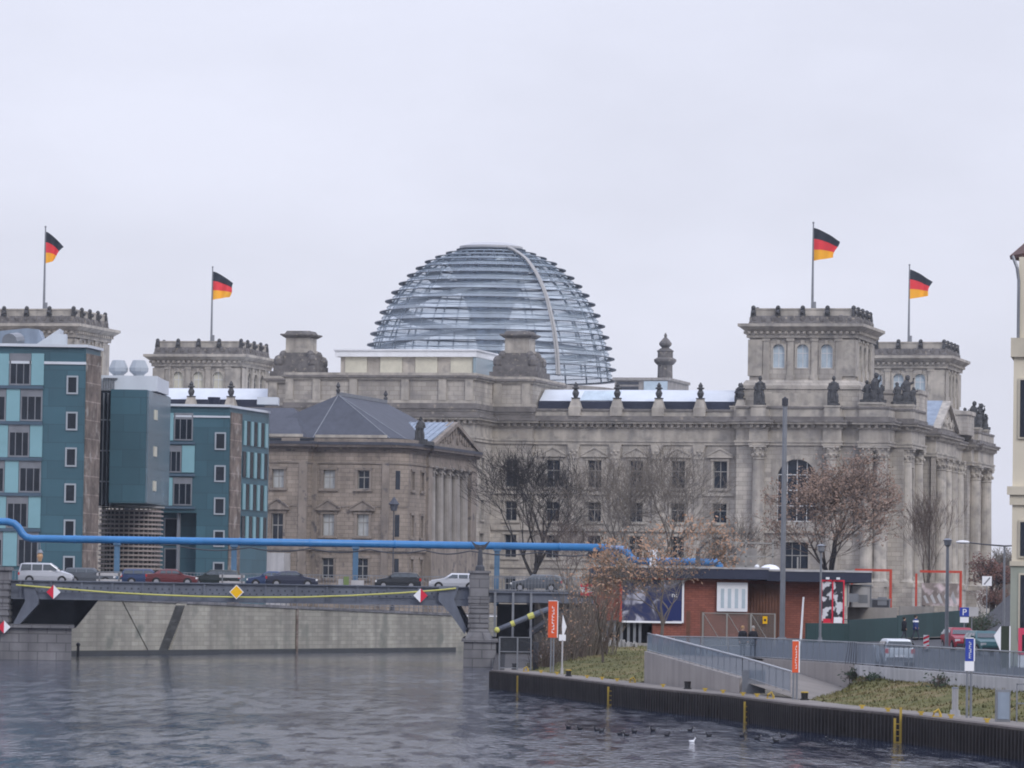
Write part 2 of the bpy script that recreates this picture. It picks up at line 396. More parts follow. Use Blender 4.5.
# string courses, rustic base, pilasters
bx_ = []
for a, b, o in ((20.6,21.0,.25),(15.6,16.2,.35),(10.4,10.8,.2)):
    bx_ += [(-37.2,-8.4,-9-o,-8.9,a,b),(-104.6,-75.8,-9-o,-8.9,a,b),(-42.9,-37.4,-10-o,-9.9,a,b)]
    if a != 20.6: bx_.append((-8.2,11.9,-10.5-o,-10.4,a,b))
    bx_ += [(10.4,10.5+o,x0,x1,a,b) for x0,x1 in ((5.7,29.9),(49.1,68.9))]
MB(PF).each('string_course', MT['stone_trim'], par, bx_)
for u in [-31.5,-25.6,-19.7,-13.8]+[-81.5,-87.4,-93.3,-99.2]:
    m = MB(PF); m.box(u-.75, u+.75, -9.4, -8.9, 15.9, 16.8); m.box(u-.6, u+.6, -9.3, -8.9, 16.8, 25.6)
    m.box(u-.7, u+.7, -9.42, -8.9, 25.6, 25.85); m.frus(u-.65, u+.65, -9.36, -8.9, 25.85, 27.2, -.14); m.box(u-.85, u+.85, -9.5, -8.9, 27.2, 27.54)
    for k in range(4): m.ball((u-.48+.32*k, -9.5, 26.3+.35*(k%2)), .2, 5, 4)
    m.build('pilaster', MT['stone_trim'], par)
for v in (8.3,14,20,26,52,59,65.5):
    m = MB(NFm(10.5)); m.box(v-.75, v+.75, -.5, .1, 9.5, 10.6); m.box(v-.6, v+.6, -.4, .1, 10.6, 25.6); m.frus(v-.65, v+.65, -.5, .1, 25.6, 27.2, -.18); m.box(v-.9, v+.9, -.7, .1, 27.2, 27.54)
    m.build('pilaster', MT['stone_trim'], par)
for u in (-5.06,5.12,9.9,11.7):
    column(PF, u, -11.15 if u < 11 else -10.6, 8.5, 27.5, .92, par, zc=25.5)
for v in (-4.5,4.5): column(PF, 14.2, v, 8.5, 27.5, .92, par, zc=25.5)
for v in (31.5,36.7,42.3,47.6): column(PF, 13.2, v, 8.5, 27.5, .9, par, zc=25.5)
for u, v in ((10.0,68.2),(11.8,73.2),(11.8,84.5)): column(PF, u, v, 8.5, 27.5, 1.0, par, zc=25.3)
for u in (-68,-60.3,-52.7,-45): column(PF, u, -20.4, 8.5, 27.5, .9, par, zc=25.5)
m = MB(PF)
m.each('plinth', MT['stone'], par, [(-8.6,12.6,-12.2,-10.4,G0,8.5),(12.6,15.4,-5.8,5.9,G0,8.5),(12.7,14.3,30,49,G0,8.5),(10,13.2,67.2,88,G0,8.5),(-70.3,-42.7,-21.6,-20.1,G0,8.5),(-37.2,-8.7,-9.4,-8.9,G0,6.2)])
# ---- corner towers
def tower(cu, cv):
    M = PF @ Matrix.Translation((cu,cv,0))
    t = MB(M)
    t.box(-8.1,8.1,-8.1,8.1,31,35.4); t.box(-8.3,8.3,-8.3,8.3,35.4,35.9); t.frus(-8.2,8.2,-8.2,8.2,35.9,36.6,.5)
    t.box(-6.95,6.95,-6.95,6.95,36.6,42.8)
    hol = [(c-.85, c+.85, 38.3, 41.6) for c in (-3.25,.1,3.45)]
    frames = [M, M@Matrix.Rotation(R(90),4,'Z'), M@Matrix.Rotation(R(180),4,'Z'), M@Matrix.Rotation(R(270),4,'Z')]
    for fr in frames:
        t.M = fr; t.wall(-7.3, 7.3, 36.6, 42.8, -7.3, hol, .33)
    tw = t.build('corner_tower', MT['stone'], par)
    tr = MB(M)
    for fr in frames:
        tr.M = fr
        for c in (-6.5,6.5): tr.box(c-1.0, c+1.0 if c < 0 else c+1.02, -7.5, -7.2, 37.2, 42.2)
        for c in (-4.95,-1.57,1.77,5.15): tr.box(c-.42, c+.42, -7.46, -7.2, 37.3, 42.2); tr.box(c-.55, c+.55, -7.56, -7.2, 42.0, 42.45); tr.box(c-.55, c+.55, -7.58, -7.2, 36.6, 37.4)
        tr.box(-7.62, 7.62, -7.7, -7.2, 42.45, 42.85)
        for k in range(18): x = -7.2+k*.85; tr.box(x-.2, x+.2, -8.15, -7.5, 43.0, 43.35)
        tr.box(-5.6, 5.6, -8.2, -8.05, 32.2, 34.8)
    tr.M = M
    tr.box(-7.75,7.75,-7.75,7.75,42.86,43.35); tr.frus(-7.9,7.9,-7.9,7.9,43.35,43.95,-.75); tr.box(-8.75,8.75,-8.75,8.75,43.95,44.35)
    tr.build('tower_cornice', MT['stone_trim'], tw)
    pp = MB(M)
    pp.frus(-7.5,7.5,-7.5,7.5,44.35,45.5,.35)
    for k in range(44):
        a = k%4; x = -6.7+(k//4)*1.34
        pp.M = frames[a]; pp.ball((x,-7.2,44.95+.15*random.random()), .42+.12*random.random(), 6, 5, (1,.6,1.1))
    pp.build('tower_frieze', MT['stone_soot'], tw)
    pp = MB(M); pp.box(-6.9,6.9,-6.9,6.9,45.5,46.35); pp.box(-7.0,7.0,-7.0,7.0,46.35,46.55); pp.build('tower_parapet', MT['stone_trim'], tw)
    for fr in frames:
        for c in (-6.9,-3.45,0,3.45):
            g = MB(fr); g.frus(c-.38, c+.38, -7.3, -6.8, 45.5, 46.4, .1); g.ball((c,-7.05,46.6), .33, 8, 6, (1,1,1.05)); g.ball((c,-7.4,46.0),.3,6,5)
            g.build('finial', MT['statue'], tw)
    for i, fr in enumerate(frames[:2] if (cv < 10) else frames[:2]):
        for j, c in enumerate((-3.25,.1,3.45)):
            kind = 'paneblue'
            if cu < -60: kind = 'panecream' if i == 0 else 'pane'
            window_obj(fr, c, 38.3, 41.6, 1.7, -7.3, tw, kind=kind, arch=True, bars=2, sur=.2, sill=False, rev=.32, fm='framewhite' if kind != 'pane' else 'frame')
    return tw
for cu, cv in ((0,0),(-113,0),(0,78.6),(-113,78.6)): tower(cu, cv)
# ---- roof
m = MB(PF)
for x0, x1 in ((-37,-8.4),(-104.6,-76)):
    m.add([(x0,-7.4,33.6),(x1,-7.4,33.6),(x1,-4.2,35.35),(x0,-4.2,35.35),(x0,-7.4,33.2),(x1,-7.4,33.2),(x1,5,35.3),(x0,5,35.3)], [(0,1,2,3),(0,4,5,1),(3,2,6,7),(1,5,6,2),(0,3,7,4)])
m.box(-104.6,-8.4,5,78,31,34.6)
m.build('roof', MT['whiteroof'], par)
m = MB(PF)
m.each('roof_gutter', MT['darkband'], par, [(x0,x1,-7.9,-7.4,31.5,33.62) for x0,x1 in ((-37,-8.4),(-104.6,-76))])
m = MB(PF).add([(-31.2,-7.3,33.75),(-25.9,-7.3,33.75),(-25.9,-4.6,35.2),(-31.2,-4.6,35.2)], [(0,1,2,3)]); 
m.M = PF @ Matrix.Translation((0,-.02,.05))
m.build('roof_skylight', MT['paneblue'], par)
def finial(u, v, z0, parent=par, k=1.0):
    g = MB(PF@Matrix.Translation((u,v,z0))@Matrix.Scale(k,4))
    g.box(-.85,.85,-.7,.7,-1.1,.1); g.frus(-.78,.78,-.65,.65,.1,1.3,.3); g.box(-.55,.55,-.45,.45,1.3,1.45)
    g.lathe(0,0,[(.22,1.4),(.42,1.8),(.5,2.1),(.3,2.5),(.24,2.6),(.52,2.7),(.52,2.85),(.25,2.95),(.34,3.15),(.2,3.35),(.06,3.6)],8)
    g.mi=[1 if i<12 else 0 for i in range(len(g.f))]
    return g.build('finial', [MT['statue'],MT['stone_trim']], parent)
for u in (-31.45,-25.55,-19.65,-13.8,-8.1,-81.5,-87.4,-93.3,-99.2): finial(u, -8.8, 32.6)
# ---- turrets on the central attic
def turret(u, v, k=1.0, z0=36.85, name='turret'):
    g = MB(PF@Matrix.Translation((u,v,z0))@Matrix.Scale(k,4))
    for i, (h0, h1, r) in enumerate(((0,.8,3.5),(.8,1.6,3.1),(1.6,2.3,2.75),(2.3,2.9,2.4),(2.9,3.5,2.1))): g.box(-r,r,-r,r,h0,h1)
    for q in (-1,1):
        for p in (-1,1): g.ball((q*2.5,p*2.5,2.2),.75,7,5,(1,1,1.3)); g.ball((q*2.0,p*2.0,3.1),.6,7,5,(1,1,1.2))
    t = g.build(name, MT['stone_soot'], par)
    s = MB(PF@Matrix.Translation((u,v,z0))@Matrix.Scale(k,4)); s.box(-1.75,1.75,-1.75,1.75,3.5,5.6); s.box(-1.9,1.9,-1.9,1.9,3.5,3.9); s.build('turret_shaft', MT['stone_trim'], t)
    s = MB(PF@Matrix.Translation((u,v,z0))@Matrix.Scale(k,4)); s.frus(-1.85,1.85,-1.85,1.85,5.6,5.95,-.5); s.box(-2.4,2.4,-2.4,2.4,5.95,6.15); s.frus(-1.9,1.9,-1.9,1.9,6.15,6.6,.25); s.build('turret_cap', MT['stone_soot'], t)
turret(-40.6, -4.5); turret(-72.6, -4.5)
g = MB(PF@Matrix.Translation((-34.1,60,36.6)))
for h0, h1, r in ((-3,.6,3.2),(.6,1.6,2.6),(1.6,2.2,2.1),(2.2,2.6,1.7)): g.box(-r,r,-r,r,h0,h1)
g.lathe(0,0,[(1.35,2.6),(1.2,3.2),(1.15,5.6),(1.5,5.9),(1.75,6.2),(1.75,6.5),(1.2,6.8),(1.2,7.6),(1.35,7.8),(.9,8.1),(.55,8.3),(.95,8.7),(1.0,9.0),(.6,9.5),(.2,9.9),(.25,10.2),(.05,10.6)],12)
g.build('turret', MT['stone_soot'], par)
# ---- glazed hall on the roof
m = MB(PF); m.box(-67.6,-46.9,-4.6,12,39.9,40.75); m.box(-67.8,-46.7,-4.8,12.2,40.75,40.95)
h = m.build('roof_hall', MT['white'], par)
m = MB(PF)
m.each('hall_blind', MT['panecream'], h, [(-66.2+k*5.15,-63.0+k*5.15,-4.05,-3.95,37.0,39.88) for k in range(4)])
m = MB(PF); m.box(-66.9,-47.4,-3.9,11.6,36.8,39.9); m.build('hall_wall', MT['stone_trim'], h)
m = MB(PF); m.box(-47.39,-46.95,-4.4,11.8,36.8,39.88); m.build('hall_glass', glassmat('hall_side_glass',(.55,.66,.7),.15,.1,.5,(.30,.38,.42)), h)
m = MB(PF); m.box(-33.6,-25.6,24,38,36.0,38.1); m.box(-33.9,-25.4,23.7,38.2,38.1,38.5); h2 = m.build('plant_room', MT['conc'], par)
m = MB(PF); m.box(-33.2,-30.0,23.9,24.1,36.5,37.2); m.box(-33.3,-30.0,23.92,24.02,37.5,37.9); m.build('louvre', MT['darksteel'], h2)
m = MB(PF); m.box(-29.2,-25.7,23.82,24.02,36.1,38.0); m.build('plant_room_panel', MT['paneblue'], h2)
# ---- north pediment
m = MB(PF)
m.slab([(12.7,30.6,31.8),(12.7,48.4,31.8),(12.7,39.5,35.6)], (-.5,0,0))
pd = m.build('pediment', MT['stone_trim'], par)
m = MB(PF)
for a, b in (((30,31.6),(39.5,36.0)),((49,31.6),(39.5,36.0))):
    m.slab([(13.3,a[0],a[1]),(13.3,b[0],b[1]),(13.3,b[0],b[1]-.5),(13.3,a[0]+(.9 if a[0]<39 else -.9),a[1])], (-1.2,0,0))
for k in range(16): m.ball((12.8, 33.5+k*.8, 32.4+.5*random.random()+ (2.0-abs(39.5-33.5-k*.8)*.3)*random.random()), .4, 5, 4, (.5,1,1.4))
m.build('pediment_relief', MT['stone_trim'], pd)
m = MB(PF); m.add([(12.1,30.2,31.7),(0,30.2,31.7),(0,39.5,36.05),(12.1,39.5,36.05),(12.1,48.8,31.7),(0,48.8,31.7)], [(0,3,2,1),(3,4,5,2),(0,1,5,4),(0,4,3),(1,2,5)])
m.build('pediment_roof', MT['zinc'], pd)
for b in ((4,11.5,22,29,32,36.2),(3,12.2,63,69.2,32,35.0)):
    m = MB(PF); m.box(*b); m.box(b[0]-.2,b[1]+.2,b[2]-.2,b[3]+.2,b[5],b[5]+.6); m.build('attic_block', MT['stone'], par)
# ---- statues
def statue(M, parent, h=3.9, lean=0, arm=0, name='statue', seed=0):
    rnd = random.Random(seed); g = MB(M)
    g.box(-.75,.75,-.7,.7,-.02,.35)
    pr = [(.62,.35),(.66,.6),(.55,1.2),(.5,1.7),(.56,2.2),(.5,2.7),(.52,3.0),(.3,3.2),(.14,3.28),(.16,3.4)]
    k = h/4.0
    n0 = len(g.v)
    g.lathe(0,0,[(r*k*(1+.12*rnd.uniform(-1,1)), .35+(z-.35)*k) for r,z in pr],9,.75)
    g.ball((0,0,3.62*k),.27*k,8,6,(1,1,1.15)); g.ball((0,-.02,3.8*k),.2*k,6,4)
    for q in (-1,1):
        sh = (q*.48*k,0,2.95*k)
        el = (q*.72*k,-.2*k,2.3*k) if not (arm and q > 0) else (q*.85*k,-.2*k,3.3*k)
        ha = (q*.35*k,-.5*k,2.1*k) if not (arm and q > 0) else (q*1.0*k,-.3*k,4.2*k)
        g.tube([sh,el,ha],[.2*k,.17*k,.12*k],6)
    g.tube([(-.55*k,-.2,.3),(-.62*k,-.2,1.6*k),(-.4*k,-.1,2.7*k)],[.28*k,.22*k,.18*k],6)
    g.tube([(.5*k,-.25,.3),(.5*k,-.3,1.3*k),(.3*k,-.2,2.0*k)],[.2*k,.24*k,.15*k],6)
    return g.build(name, MT['statue'], parent)
def ped(u, v, z0=31.4, z1=33.0, r=1.05):
    m = MB(PF); m.box(u-r,u+r,v-r,v+r,z0,z1-.2); m.box(u-r-.12,u+r+.12,v-r-.12,v+r+.12,z1-.2,z1); return m.build('statue_pedestal', MT['stone_trim'], par)
for i, (u, v) in enumerate(((-5.1,-10.6),(5.1,-10.6),(-8.5,-8.0))):
    ped(u, v); statue(PF@Matrix.Translation((u,v,33.0)), par, 4.1 if i < 2 else 3.2, seed=i)
def rider_group(u, v, z, ang, seed):
    """seated figure, rearing companion and drapery on one plinth"""
    M = PF@Matrix.Translation((u,v,z))@Matrix.Rotation(ang,4,'Z'); rnd = random.Random(seed)
    g = MB(M); g.box(-1.6,1.6,-.9,.9,-.02,.4)
    for x,h,r,ln in ((-.9,2.6,.62,-.1),(.35,3.6,.7,.25),(1.25,2.0,.5,.15)):
        k=h/3.4
        N_=len(g.v); g.lathe(x,rnd.uniform(-.2,.2),[(r,.4),(r*1.05,.4+.5*k),(r*.8,.4+1.2*k),(r*.85,.4+1.9*k),(r*.9,.4+2.3*k),(r*.45,.4+2.75*k),(r*.25,.4+2.85*k)],9,.8)
        g.ball((x+ln*.6,-.05,.4+3.1*k),.3*k+.04,8,6,(1,1,1.15))
        g.tube([(x-.5*r,0,.4+2.3*k),(x-.95*r,-.25,.4+1.7*k),(x-.6*r,-.5,.4+1.4*k)],[.2*k,.17*k,.12*k],6)
        g.tube([(x+.5*r,0,.4+2.3*k),(x+.9*r+ln,-.2,.4+2.5*k),(x+1.0*r+ln,-.3,.4+3.1*k)],[.22*k,.18*k,.13*k],6)
        g.tube([(x-.6*r,-.2,.4),(x-.4*r,-.3,.4+1.1*k),(x+.3*r,-.2,.4+1.7*k)],[.3*k,.28*k,.2*k],6)
    g.ball((-.3,.2,.9),.75,9,6,(1.5,.8,.7)); g.tube([(.9,.1,1.0),(1.5,.05,1.7),(1.45,0,2.2)],[.4,.26,.15],7)
    return g.build('statue', MT['statue'], par)
for u, v, a in ((10.4,-9.8,R(-20)),(13.6,-3.8,R(20)),(11,74,R(0)),(11,82,R(-30))):
    m = MB(PF); m.box(u-1.7,u+1.5,v-1.2,v+1.2,31.4,33.2); m.box(u-1.9,u+1.6,v-1.35,v+1.35,33.2,33.5); m.build('statue_pedestal', MT['stone_trim'], par)
    rider_group(u, v, 33.5, a, int(v))
# ---- dome
DM = PF @ Matrix.Translation((-56.5,39.3,0))
prof = [(19.25,38.9),(19.05,40.55),(18.8,42.15),(18.4,43.75),(17.95,45.4),(17.3,47.05),(16.6,48.65),(15.8,50.3),(14.9,51.65),(13.8,53.0),(12.6,54.25),(11.3,55.35),(9.95,56.35),(8.4,57.1),(6.8,57.75),(5.2,58.3)]
glassD = glassmat('dome_glass', (.92,.96,1.0), .67, .05, .9, (.70,.79,.87))
dome = MB(DM)
NS = 48
for i in range(len(prof)-1):
    r0, z0 = prof[i]; r1, z1 = prof[i+1]
    r0 -= .75; r1 -= .75
    for k in range(NS):
        a = 2*math.pi*k/NS; b = 2*math.pi*(k+1)/NS; q = .02+.16*((k*7+i*3)%5)/5
        dome.add([(r0*math.cos(a),r0*math.sin(a),z0+.1),(r0*math.cos(b),r0*math.sin(b),z0+.1),((r1-q)*math.cos(b),(r1-q)*math.sin(b),z1-.05),((r1-q)*math.cos(a),(r1-q)*math.sin(a),z1-.05)],[(0,1,2,3)])
dm = dome.build('dome', glassD, par)
rings = MB(DM)
for i, (r, z) in enumerate(prof):
    w = 1.0 if i < 12 else .85
    n = 96; vs = []; fs = []
    for k in range(n):
        a = 2*math.pi*k/n; c = math.cos(a); s_ = math.sin(a)
        vs += [(r*c,r*s_,z-.02),((r-w)*c,(r-w)*s_,z+.12),((r-w)*c,(r-w)*s_,z+.2),(r*c,r*s_,z+.13)]
    for k in range(n):
        a = 4*k; b = 4*((k+1)%n)
        fs += [(a,a+1,b+1,b),(a+1,a+2,b+2,b+1),(a+2,a+3,b+3,b+2),(a+3,a,b,b+3)]
    rings.add(vs, fs)
rings.build('dome_ring', mat('dome_ring_metal', (.10,.115,.14), .5, .2, 2, spec=.4), dm, True)
ribs = MB(DM)
for k in range(24):
    a = 2*math.pi*k/24+.07
    ribs.tube([((r-1.25)*math.cos(a),(r-1.25)*math.sin(a),z) for r, z in prof], .12, 5)
for i in range(len(prof)-1):
    for f in (.5,):
        r=prof[i][0]*(1-f)+prof[i+1][0]*f-.72; z=prof[i][1]*(1-f)+prof[i+1][1]*f
        ribs.tube([(r*math.cos(2*math.pi*k/64),r*math.sin(2*math.pi*k/64),z) for k in range(65)],.07,4,False)
ribs.build('dome_rib', mat('dome_rib_paint', (.34,.40,.46), .5, .1), dm)
rl = MB(DM); a = -R(43.5)
rl.tube([((r+.1)*math.cos(a),(r+.1)*math.sin(a),z+.1) for r, z in prof]+[(3.6*math.cos(a),3.6*math.sin(a),58.9)], .26, 8)
for q in (-.028,): rl.tube([((r+.35)*math.cos(a+q),(r+.35)*math.sin(a+q),z+.1) for r, z in prof], .12, 6)
rl.build('dome_ladder_rail', mat('pale_rail', (.36,.35,.34), .6, .1), dm)
cp = MB(DM); cp.lathe(0,0,[(4.6,58.3),(4.75,58.6),(4.75,58.85),(4.3,58.95),(3.2,59.3),(.5,59.45)],48); cp.build('dome_cap', mat('dome_cap_metal', (.45,.45,.46), .5, .1), dm, False)
cone = MB(DM); cone.lathe(0,0,[(2.2,34.5),(1.6,40),(1.9,44),(3.2,49),(5.4,54.5),(7.0,57.0)],40)
cone.build('mirror_cone', mat('mirror_panels', (.55,.62,.70), .25, .5, 6, metal=.5, spec=.6, brick=(1.4,1.1,.05,(.4,.4,.42))), dm, True)
rp = MB(DM)
for ph in (0, math.pi):
    n = 90; vs = []; fs = []
    for k in range(n+1):
        t = k/n; z = 36.5+t*19.0; a = ph+t*2*math.pi*1.55
        rr = None
        for i in range(len(prof)-1):
            if prof[i][1] <= z <= prof[i+1][1]:
                f = (z-prof[i][1])/(prof[i+1][1]-prof[i][1]); rr = prof[i][0]*(1-f)+prof[i+1][0]*f
        if rr is None: rr = 19.0
        ro = rr-1.7; ri = max(1.5, ro-2.2)
        c, s_ = math.cos(a), math.sin(a)
        vs += [(ro*c,ro*s_,z),(ri*c,ri*s_,z),(ri*c,ri*s_,z+.5),(ri*c,ri*s_,z+.5),(ro*c,ro*s_,z-.4),(ri*c,ri*s_,z-.4)]
    for k in range(n):
        a = 6*k; b = a+6
        fs += [(a,b,b+1,a+1),(a+4,a+5,b+5,b+4),(a,a+4,b+4,b),(a+1,b+1,b+2,a+2),(a+5,a+1,b+1,b+5)]
    rp.add(vs, fs)
rp.build('spiral_ramp', mat('ramp_paint', (.66,.70,.74), .5, .2), dm)
b_ = MB(DM); b_.cyl(0,0,33,37.6,19.2,19.2,64); b_.build('dome_base', MT['conc'], dm)
# ---- flags
def flagpole(u, v, label, seed, w=3.9, tang=0):
    base = PF @ Vector((u,v,46.5))
    t = thing('flagpole', label, 'flagpole', base, 0, 'flagpoles on the parliament corner towers')
    m = MB(Matrix.Translation(base)); m.cyl(0,0,0,.5,.35,.3,10); m.cyl(0,0,.5,12.3,.19,.09,10); m.ball((0,0,12.4),.16,8,6)
    m.box(.1,.5,-.2,.2,.3,1.4)
    m.build('pole', MT['steel'], t)
    rnd = random.Random(seed); fl = MB(Matrix.Translation(base)); nx, nz = 14, 15
    H = 4.6; top = 11.7
    vs = []; fs = []
    for i in range(nx+1):
        s = i/nx
        for j in range(nz+1):
            q = j/nz
            x = w*s*(1-.22*q*s+.05*math.sin(5*q+seed)*s)
            drop = (1.7+.3*tang)*s**1.3*(1.1-.85*q)
            z = top-H*q*(1-.2*s)-drop
            y = .32*math.sin(7*s+2.2*q+seed)*s**.6+.12*math.sin(13*s+seed*2)
            if tang: x *= 1-.45*q*s
            vs.append((x+.1, y, z))
    for i in range(nx):
        for j in range(nz):
            a = i*(nz+1)+j
            fl.cur = j*3//nz; fl.add([vs[a],vs[a+nz+1],vs[a+nz+2],vs[a+1]], [(0,1,2,3)])
    o = fl.build('flag', [MT['flag_black'],MT['flag_red'],MT['flag_gold']], t)
    for p in o.data.polygons: p.use_smooth = True
    return t
MT['flag_black'] = mat('black_cloth', (.025,.03,.04), .8, .1); MT['flag_red'] = mat('red_cloth', (.72,.05,.06), .8, .1); MT['flag_gold'] = mat('gold_cloth', (.9,.42,.03), .8, .1)
flagpole(0, 0, 'flagpole with black red gold flag on the near tower right of the dome', 1, 3.5)
flagpole(.4, 78.6, 'flagpole with black red gold flag on the far tower at the right', 2.3, 3.4)
flagpole(-113, 0, 'flagpole on the near tower at the far left, its flag hanging narrow and folded', 3.1, 2.6, 1)
flagpole(-113.2, 78.6, 'flagpole with black red gold flag on the far tower left of the dome', 4.2, 3.4)
# ================= sandstone palace with the columned north front =================
GP = 4.2
pal = thing('palace', 'brown sandstone palace with dark slate hip roof and columned portico', 'palace', PF @ Vector((-46,-70,GP)), -TH)
PW = -34.6    # plane of the north front
m = MB(PF)
rw = [(19.2,21.5),(13.4,16.1),(8.2,10.7)]
m.wall(-46.2,-36.3, GP, 24.2, -85, [(u-.75,u+.75,a,b) for u in (-44.05,-39.65) for a,b in rw])
m.wall(-66,-46.2, GP, 24.2, -87, [(u-.75,u+.75,a,b) for u in (-50.0,-54.3,-58.6) for a,b in rw[:1]+[(12.2,16.1)]])
m.add([(-46.2,-87,GP),(-46.2,-85,GP),(-46.2,-85,24.2),(-46.2,-87,24.2)],[(0,1,2,3)])
m.add([(-36.3,-85,GP),(PW,-82.6,GP),(PW,-82.6,24.2),(-36.3,-85,24.2)],[(0,1,2,3)])
NP = NFm(PW)
m.M = NP; m.wall(-82.6,-73.4, GP, 24.2, 0, [(v-.6,v+.6,a,b) for v in (-80.6,-76.3) for a,b in rw]); m.wall(-52.8,-50.5,GP,24.2,0,[]); m.wall(-73.4,-52.8,22.4,24.2,0,[])
m.M = NFm(PW-1.9); m.wall(-73.4,-52.8, GP, 24.2, 0, [(v-.7,v+.7,a,b) for v in (-69.3,-65.3,-61.3,-57.3) for a,b in ((17.6,20.5),(13.0,16.2))])
m.M = PF; m.box(PW-2,PW-.02,-73.4,-73.3,GP,24.19); m.box(PW-2,PW-.02,-52.9,-52.8,GP,24.19)
m.M = PF
m.box(-65.9,-46.7,-86.4,-52,GP,24); m.box(-46.7,-37,-84.4,-51,GP,24); m.box(-37,PW-2.4,-81.5,-50.6,GP,24); m.box(-37.1,PW-.55,-81.5,-73.45,GP,24.01); m.box(-37.1,PW-.55,-52.75,-50.61,GP,24.01); m.box(-40,PW-.01,-50.6,-50.5,GP,24.2)
m.build('wall', MT['pal'], pal)
PT = 'pal_trim'
for u in (-44.05,-39.65):
    for i,(a,b) in enumerate(rw): window_obj(PF,u,a,b,1.5,-85,pal,trim=PT,ped=(i==1),rev=.4,kind='paneblind' if (i==1 or u<-42 and i==0) else 'pane',frw=.09,sur=.3)
for u in (-50.0,-54.3):
    window_obj(PF,u,19.2,21.5,1.5,-87,pal,trim=PT,kind='paneblind'); window_obj(PF,u,12.2,16.1,1.5,-87,pal,trim=PT,ped=True)
for v in (-80.6,-76.3):
    for a,b in rw: window_obj(NP,v,a,b,1.2,0,pal,trim=PT)
for v in (-69.3,-65.3,-61.3,-57.3):
    for a,b in ((17.6,20.5),(13.0,16.2)): window_obj(NFm(PW-1.9),v,a,b,1.4,0,pal,trim=PT)
# narrow window in the chamfered corner
cm = PF @ Matrix.Translation((-36.3,-85,0)) @ Matrix.Rotation(math.atan2(2.4,1.7),4,'Z')
m = MB(cm); 
m.each('corner_window', MT['pane'], pal, [(.9,1.6,-.04,.02,a,b) for a,b in rw])
pts = [(-66,-87),(-46.2,-87),(-46.2,-85),(-36.3,-85),(PW,-82.6),(PW,-74.4),(PW+.35,-74.4),(PW+.35,-51.5),(PW,-50.5)]
m = MB(PF); band, offs = entab(m, pts)
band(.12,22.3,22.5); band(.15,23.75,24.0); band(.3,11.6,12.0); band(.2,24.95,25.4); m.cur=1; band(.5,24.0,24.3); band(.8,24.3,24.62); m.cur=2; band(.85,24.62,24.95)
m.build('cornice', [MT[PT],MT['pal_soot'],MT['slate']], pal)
m = MB(PF); band, offs = entab(m, pts[:5]); band(.12,12.6,12.8); band(.1,17.0,17.15); m.build('string_course', MT[PT], pal)
m = MB(PF)
for v in (-82.0,-74.6): pass
for u in (-46.0,-36.8): m.box(u-.45,u+.45,-85.2,-84.9,GP,22.3)
m.box(-47.3,-46.25,-87.2,-86.9,GP,22.3)
m.build('quoin', MT[PT], pal)
m = MB(PF)   # wing tips carrying the portico
for v0,v1 in ((-74.4,-72.6),(-53.6,-50.9)): m.box(PW-.3,PW+.33,v0,v1,GP,23.74)
m.box(PW-.3,PW+.33,-72.6,-53.6,22.5,23.74); m.box(PW-.3,PW+.9,-74.8,-50.8,GP,12.0); m.box(PW+.7,PW+.88,-74.6,-51,12,12.7)
m.build('portico', MT[PT], pal)
for v in (-71.2,-67.3,-63.3,-59.3,-55.4): column(PF, PW-.35, v, 12.1, 22.5, .72, pal, trim='pal_col', zc=21.2)
# pediment + its metal roof
m = MB(PF); m.slab([(PW+.3,-74.0,25.0),(PW+.3,-50.9,25.0),(PW+.3,-62.4,27.9)],(-.6,0,0)); pe = m.build('pediment', MT[PT], pal)
m = MB(PF)
for a,b in ((-74.9,-62.4),(-50.0,-62.4)):
    m.slab([(PW+.8,a,24.95),(PW+.8,b,28.4),(PW+.8,b,27.85),(PW+.8,a+(1.6 if a<-60 else -1.6),24.95)],(-1.2,0,0))
for k in range(14): m.ball((PW+.35,-70+k*1.15,25.5+random.random()*(1.9-abs(-62.4+70-k*1.15)*.24)),.45,5,4,(.5,1,1.3))
m.build('pediment_relief', MT[PT], pe)
m = MB(PF); m.add([(PW+.2,-75,25.15),(-46,-75,25.2),(-46,-62.4,28.35),(PW+.2,-62.4,28.35),(PW+.2,-50,25.15),(-46,-50,25.15)],[(0,3,2,1),(3,4,5,2),(0,4,3)])
for k in range(14):
    u = PW+.1-k*.8
    m.slab([(u,-75,25.2),(u,-62.4,28.45),(u,-62.4,28.3),(u,-75,25.05)],(.08,0,0))
m.build('portico_roof', MT['zinc'], pal)
# main hip roof with metal ridge cap
zr = 31.1; e0 = 25.5
m = MB(PF)
A=(-46.4,-84.4,e0); B=(-36.6,-84.4,e0); C=(-35.2,-82.0,e0); D=(-35.2,-51,e0); E=(-56,-51,e0); Fp=(-56,-84.4,e0); R1=(-45.3,-77.5,zr); R2=(-45.3,-56,zr)
m.add([A,B,C,D,E,Fp,R1,R2],[(0,1,6),(1,2,6),(2,3,7,6),(3,4,7),(4,5,6,7),(5,0,6),(5,4,3,2,1,0)])
rf = m.build('roof', MT['slate'], pal)
m = MB(PF); m.box(-45.55,-45.05,-77.5,-56,zr-.1,zr+.35)
for a,b in ((B,R1),(C,R1),(A,R1)): m.tube([a,b],.06,5)
m.build('ridge_cap', MT['steel'], rf)
for v in (-77.6,-56): 
    m = MB(PF@Matrix.Translation((-45.3,v,zr+.3))); m.lathe(0,0,[(.2,0),(.3,.3),(.12,.5),(.3,.8),(.05,1.3)],8); m.build('roof_finial', MT['statue'], rf)
m = MB(PF)
a=(-70,-86.5,e0); b=(-47,-86.5,e0); c=(-47,-70,e0); d=(-70,-70,e0); r1=(-66,-78.5,29.4); r2=(-50.8,-78.5,29.4)
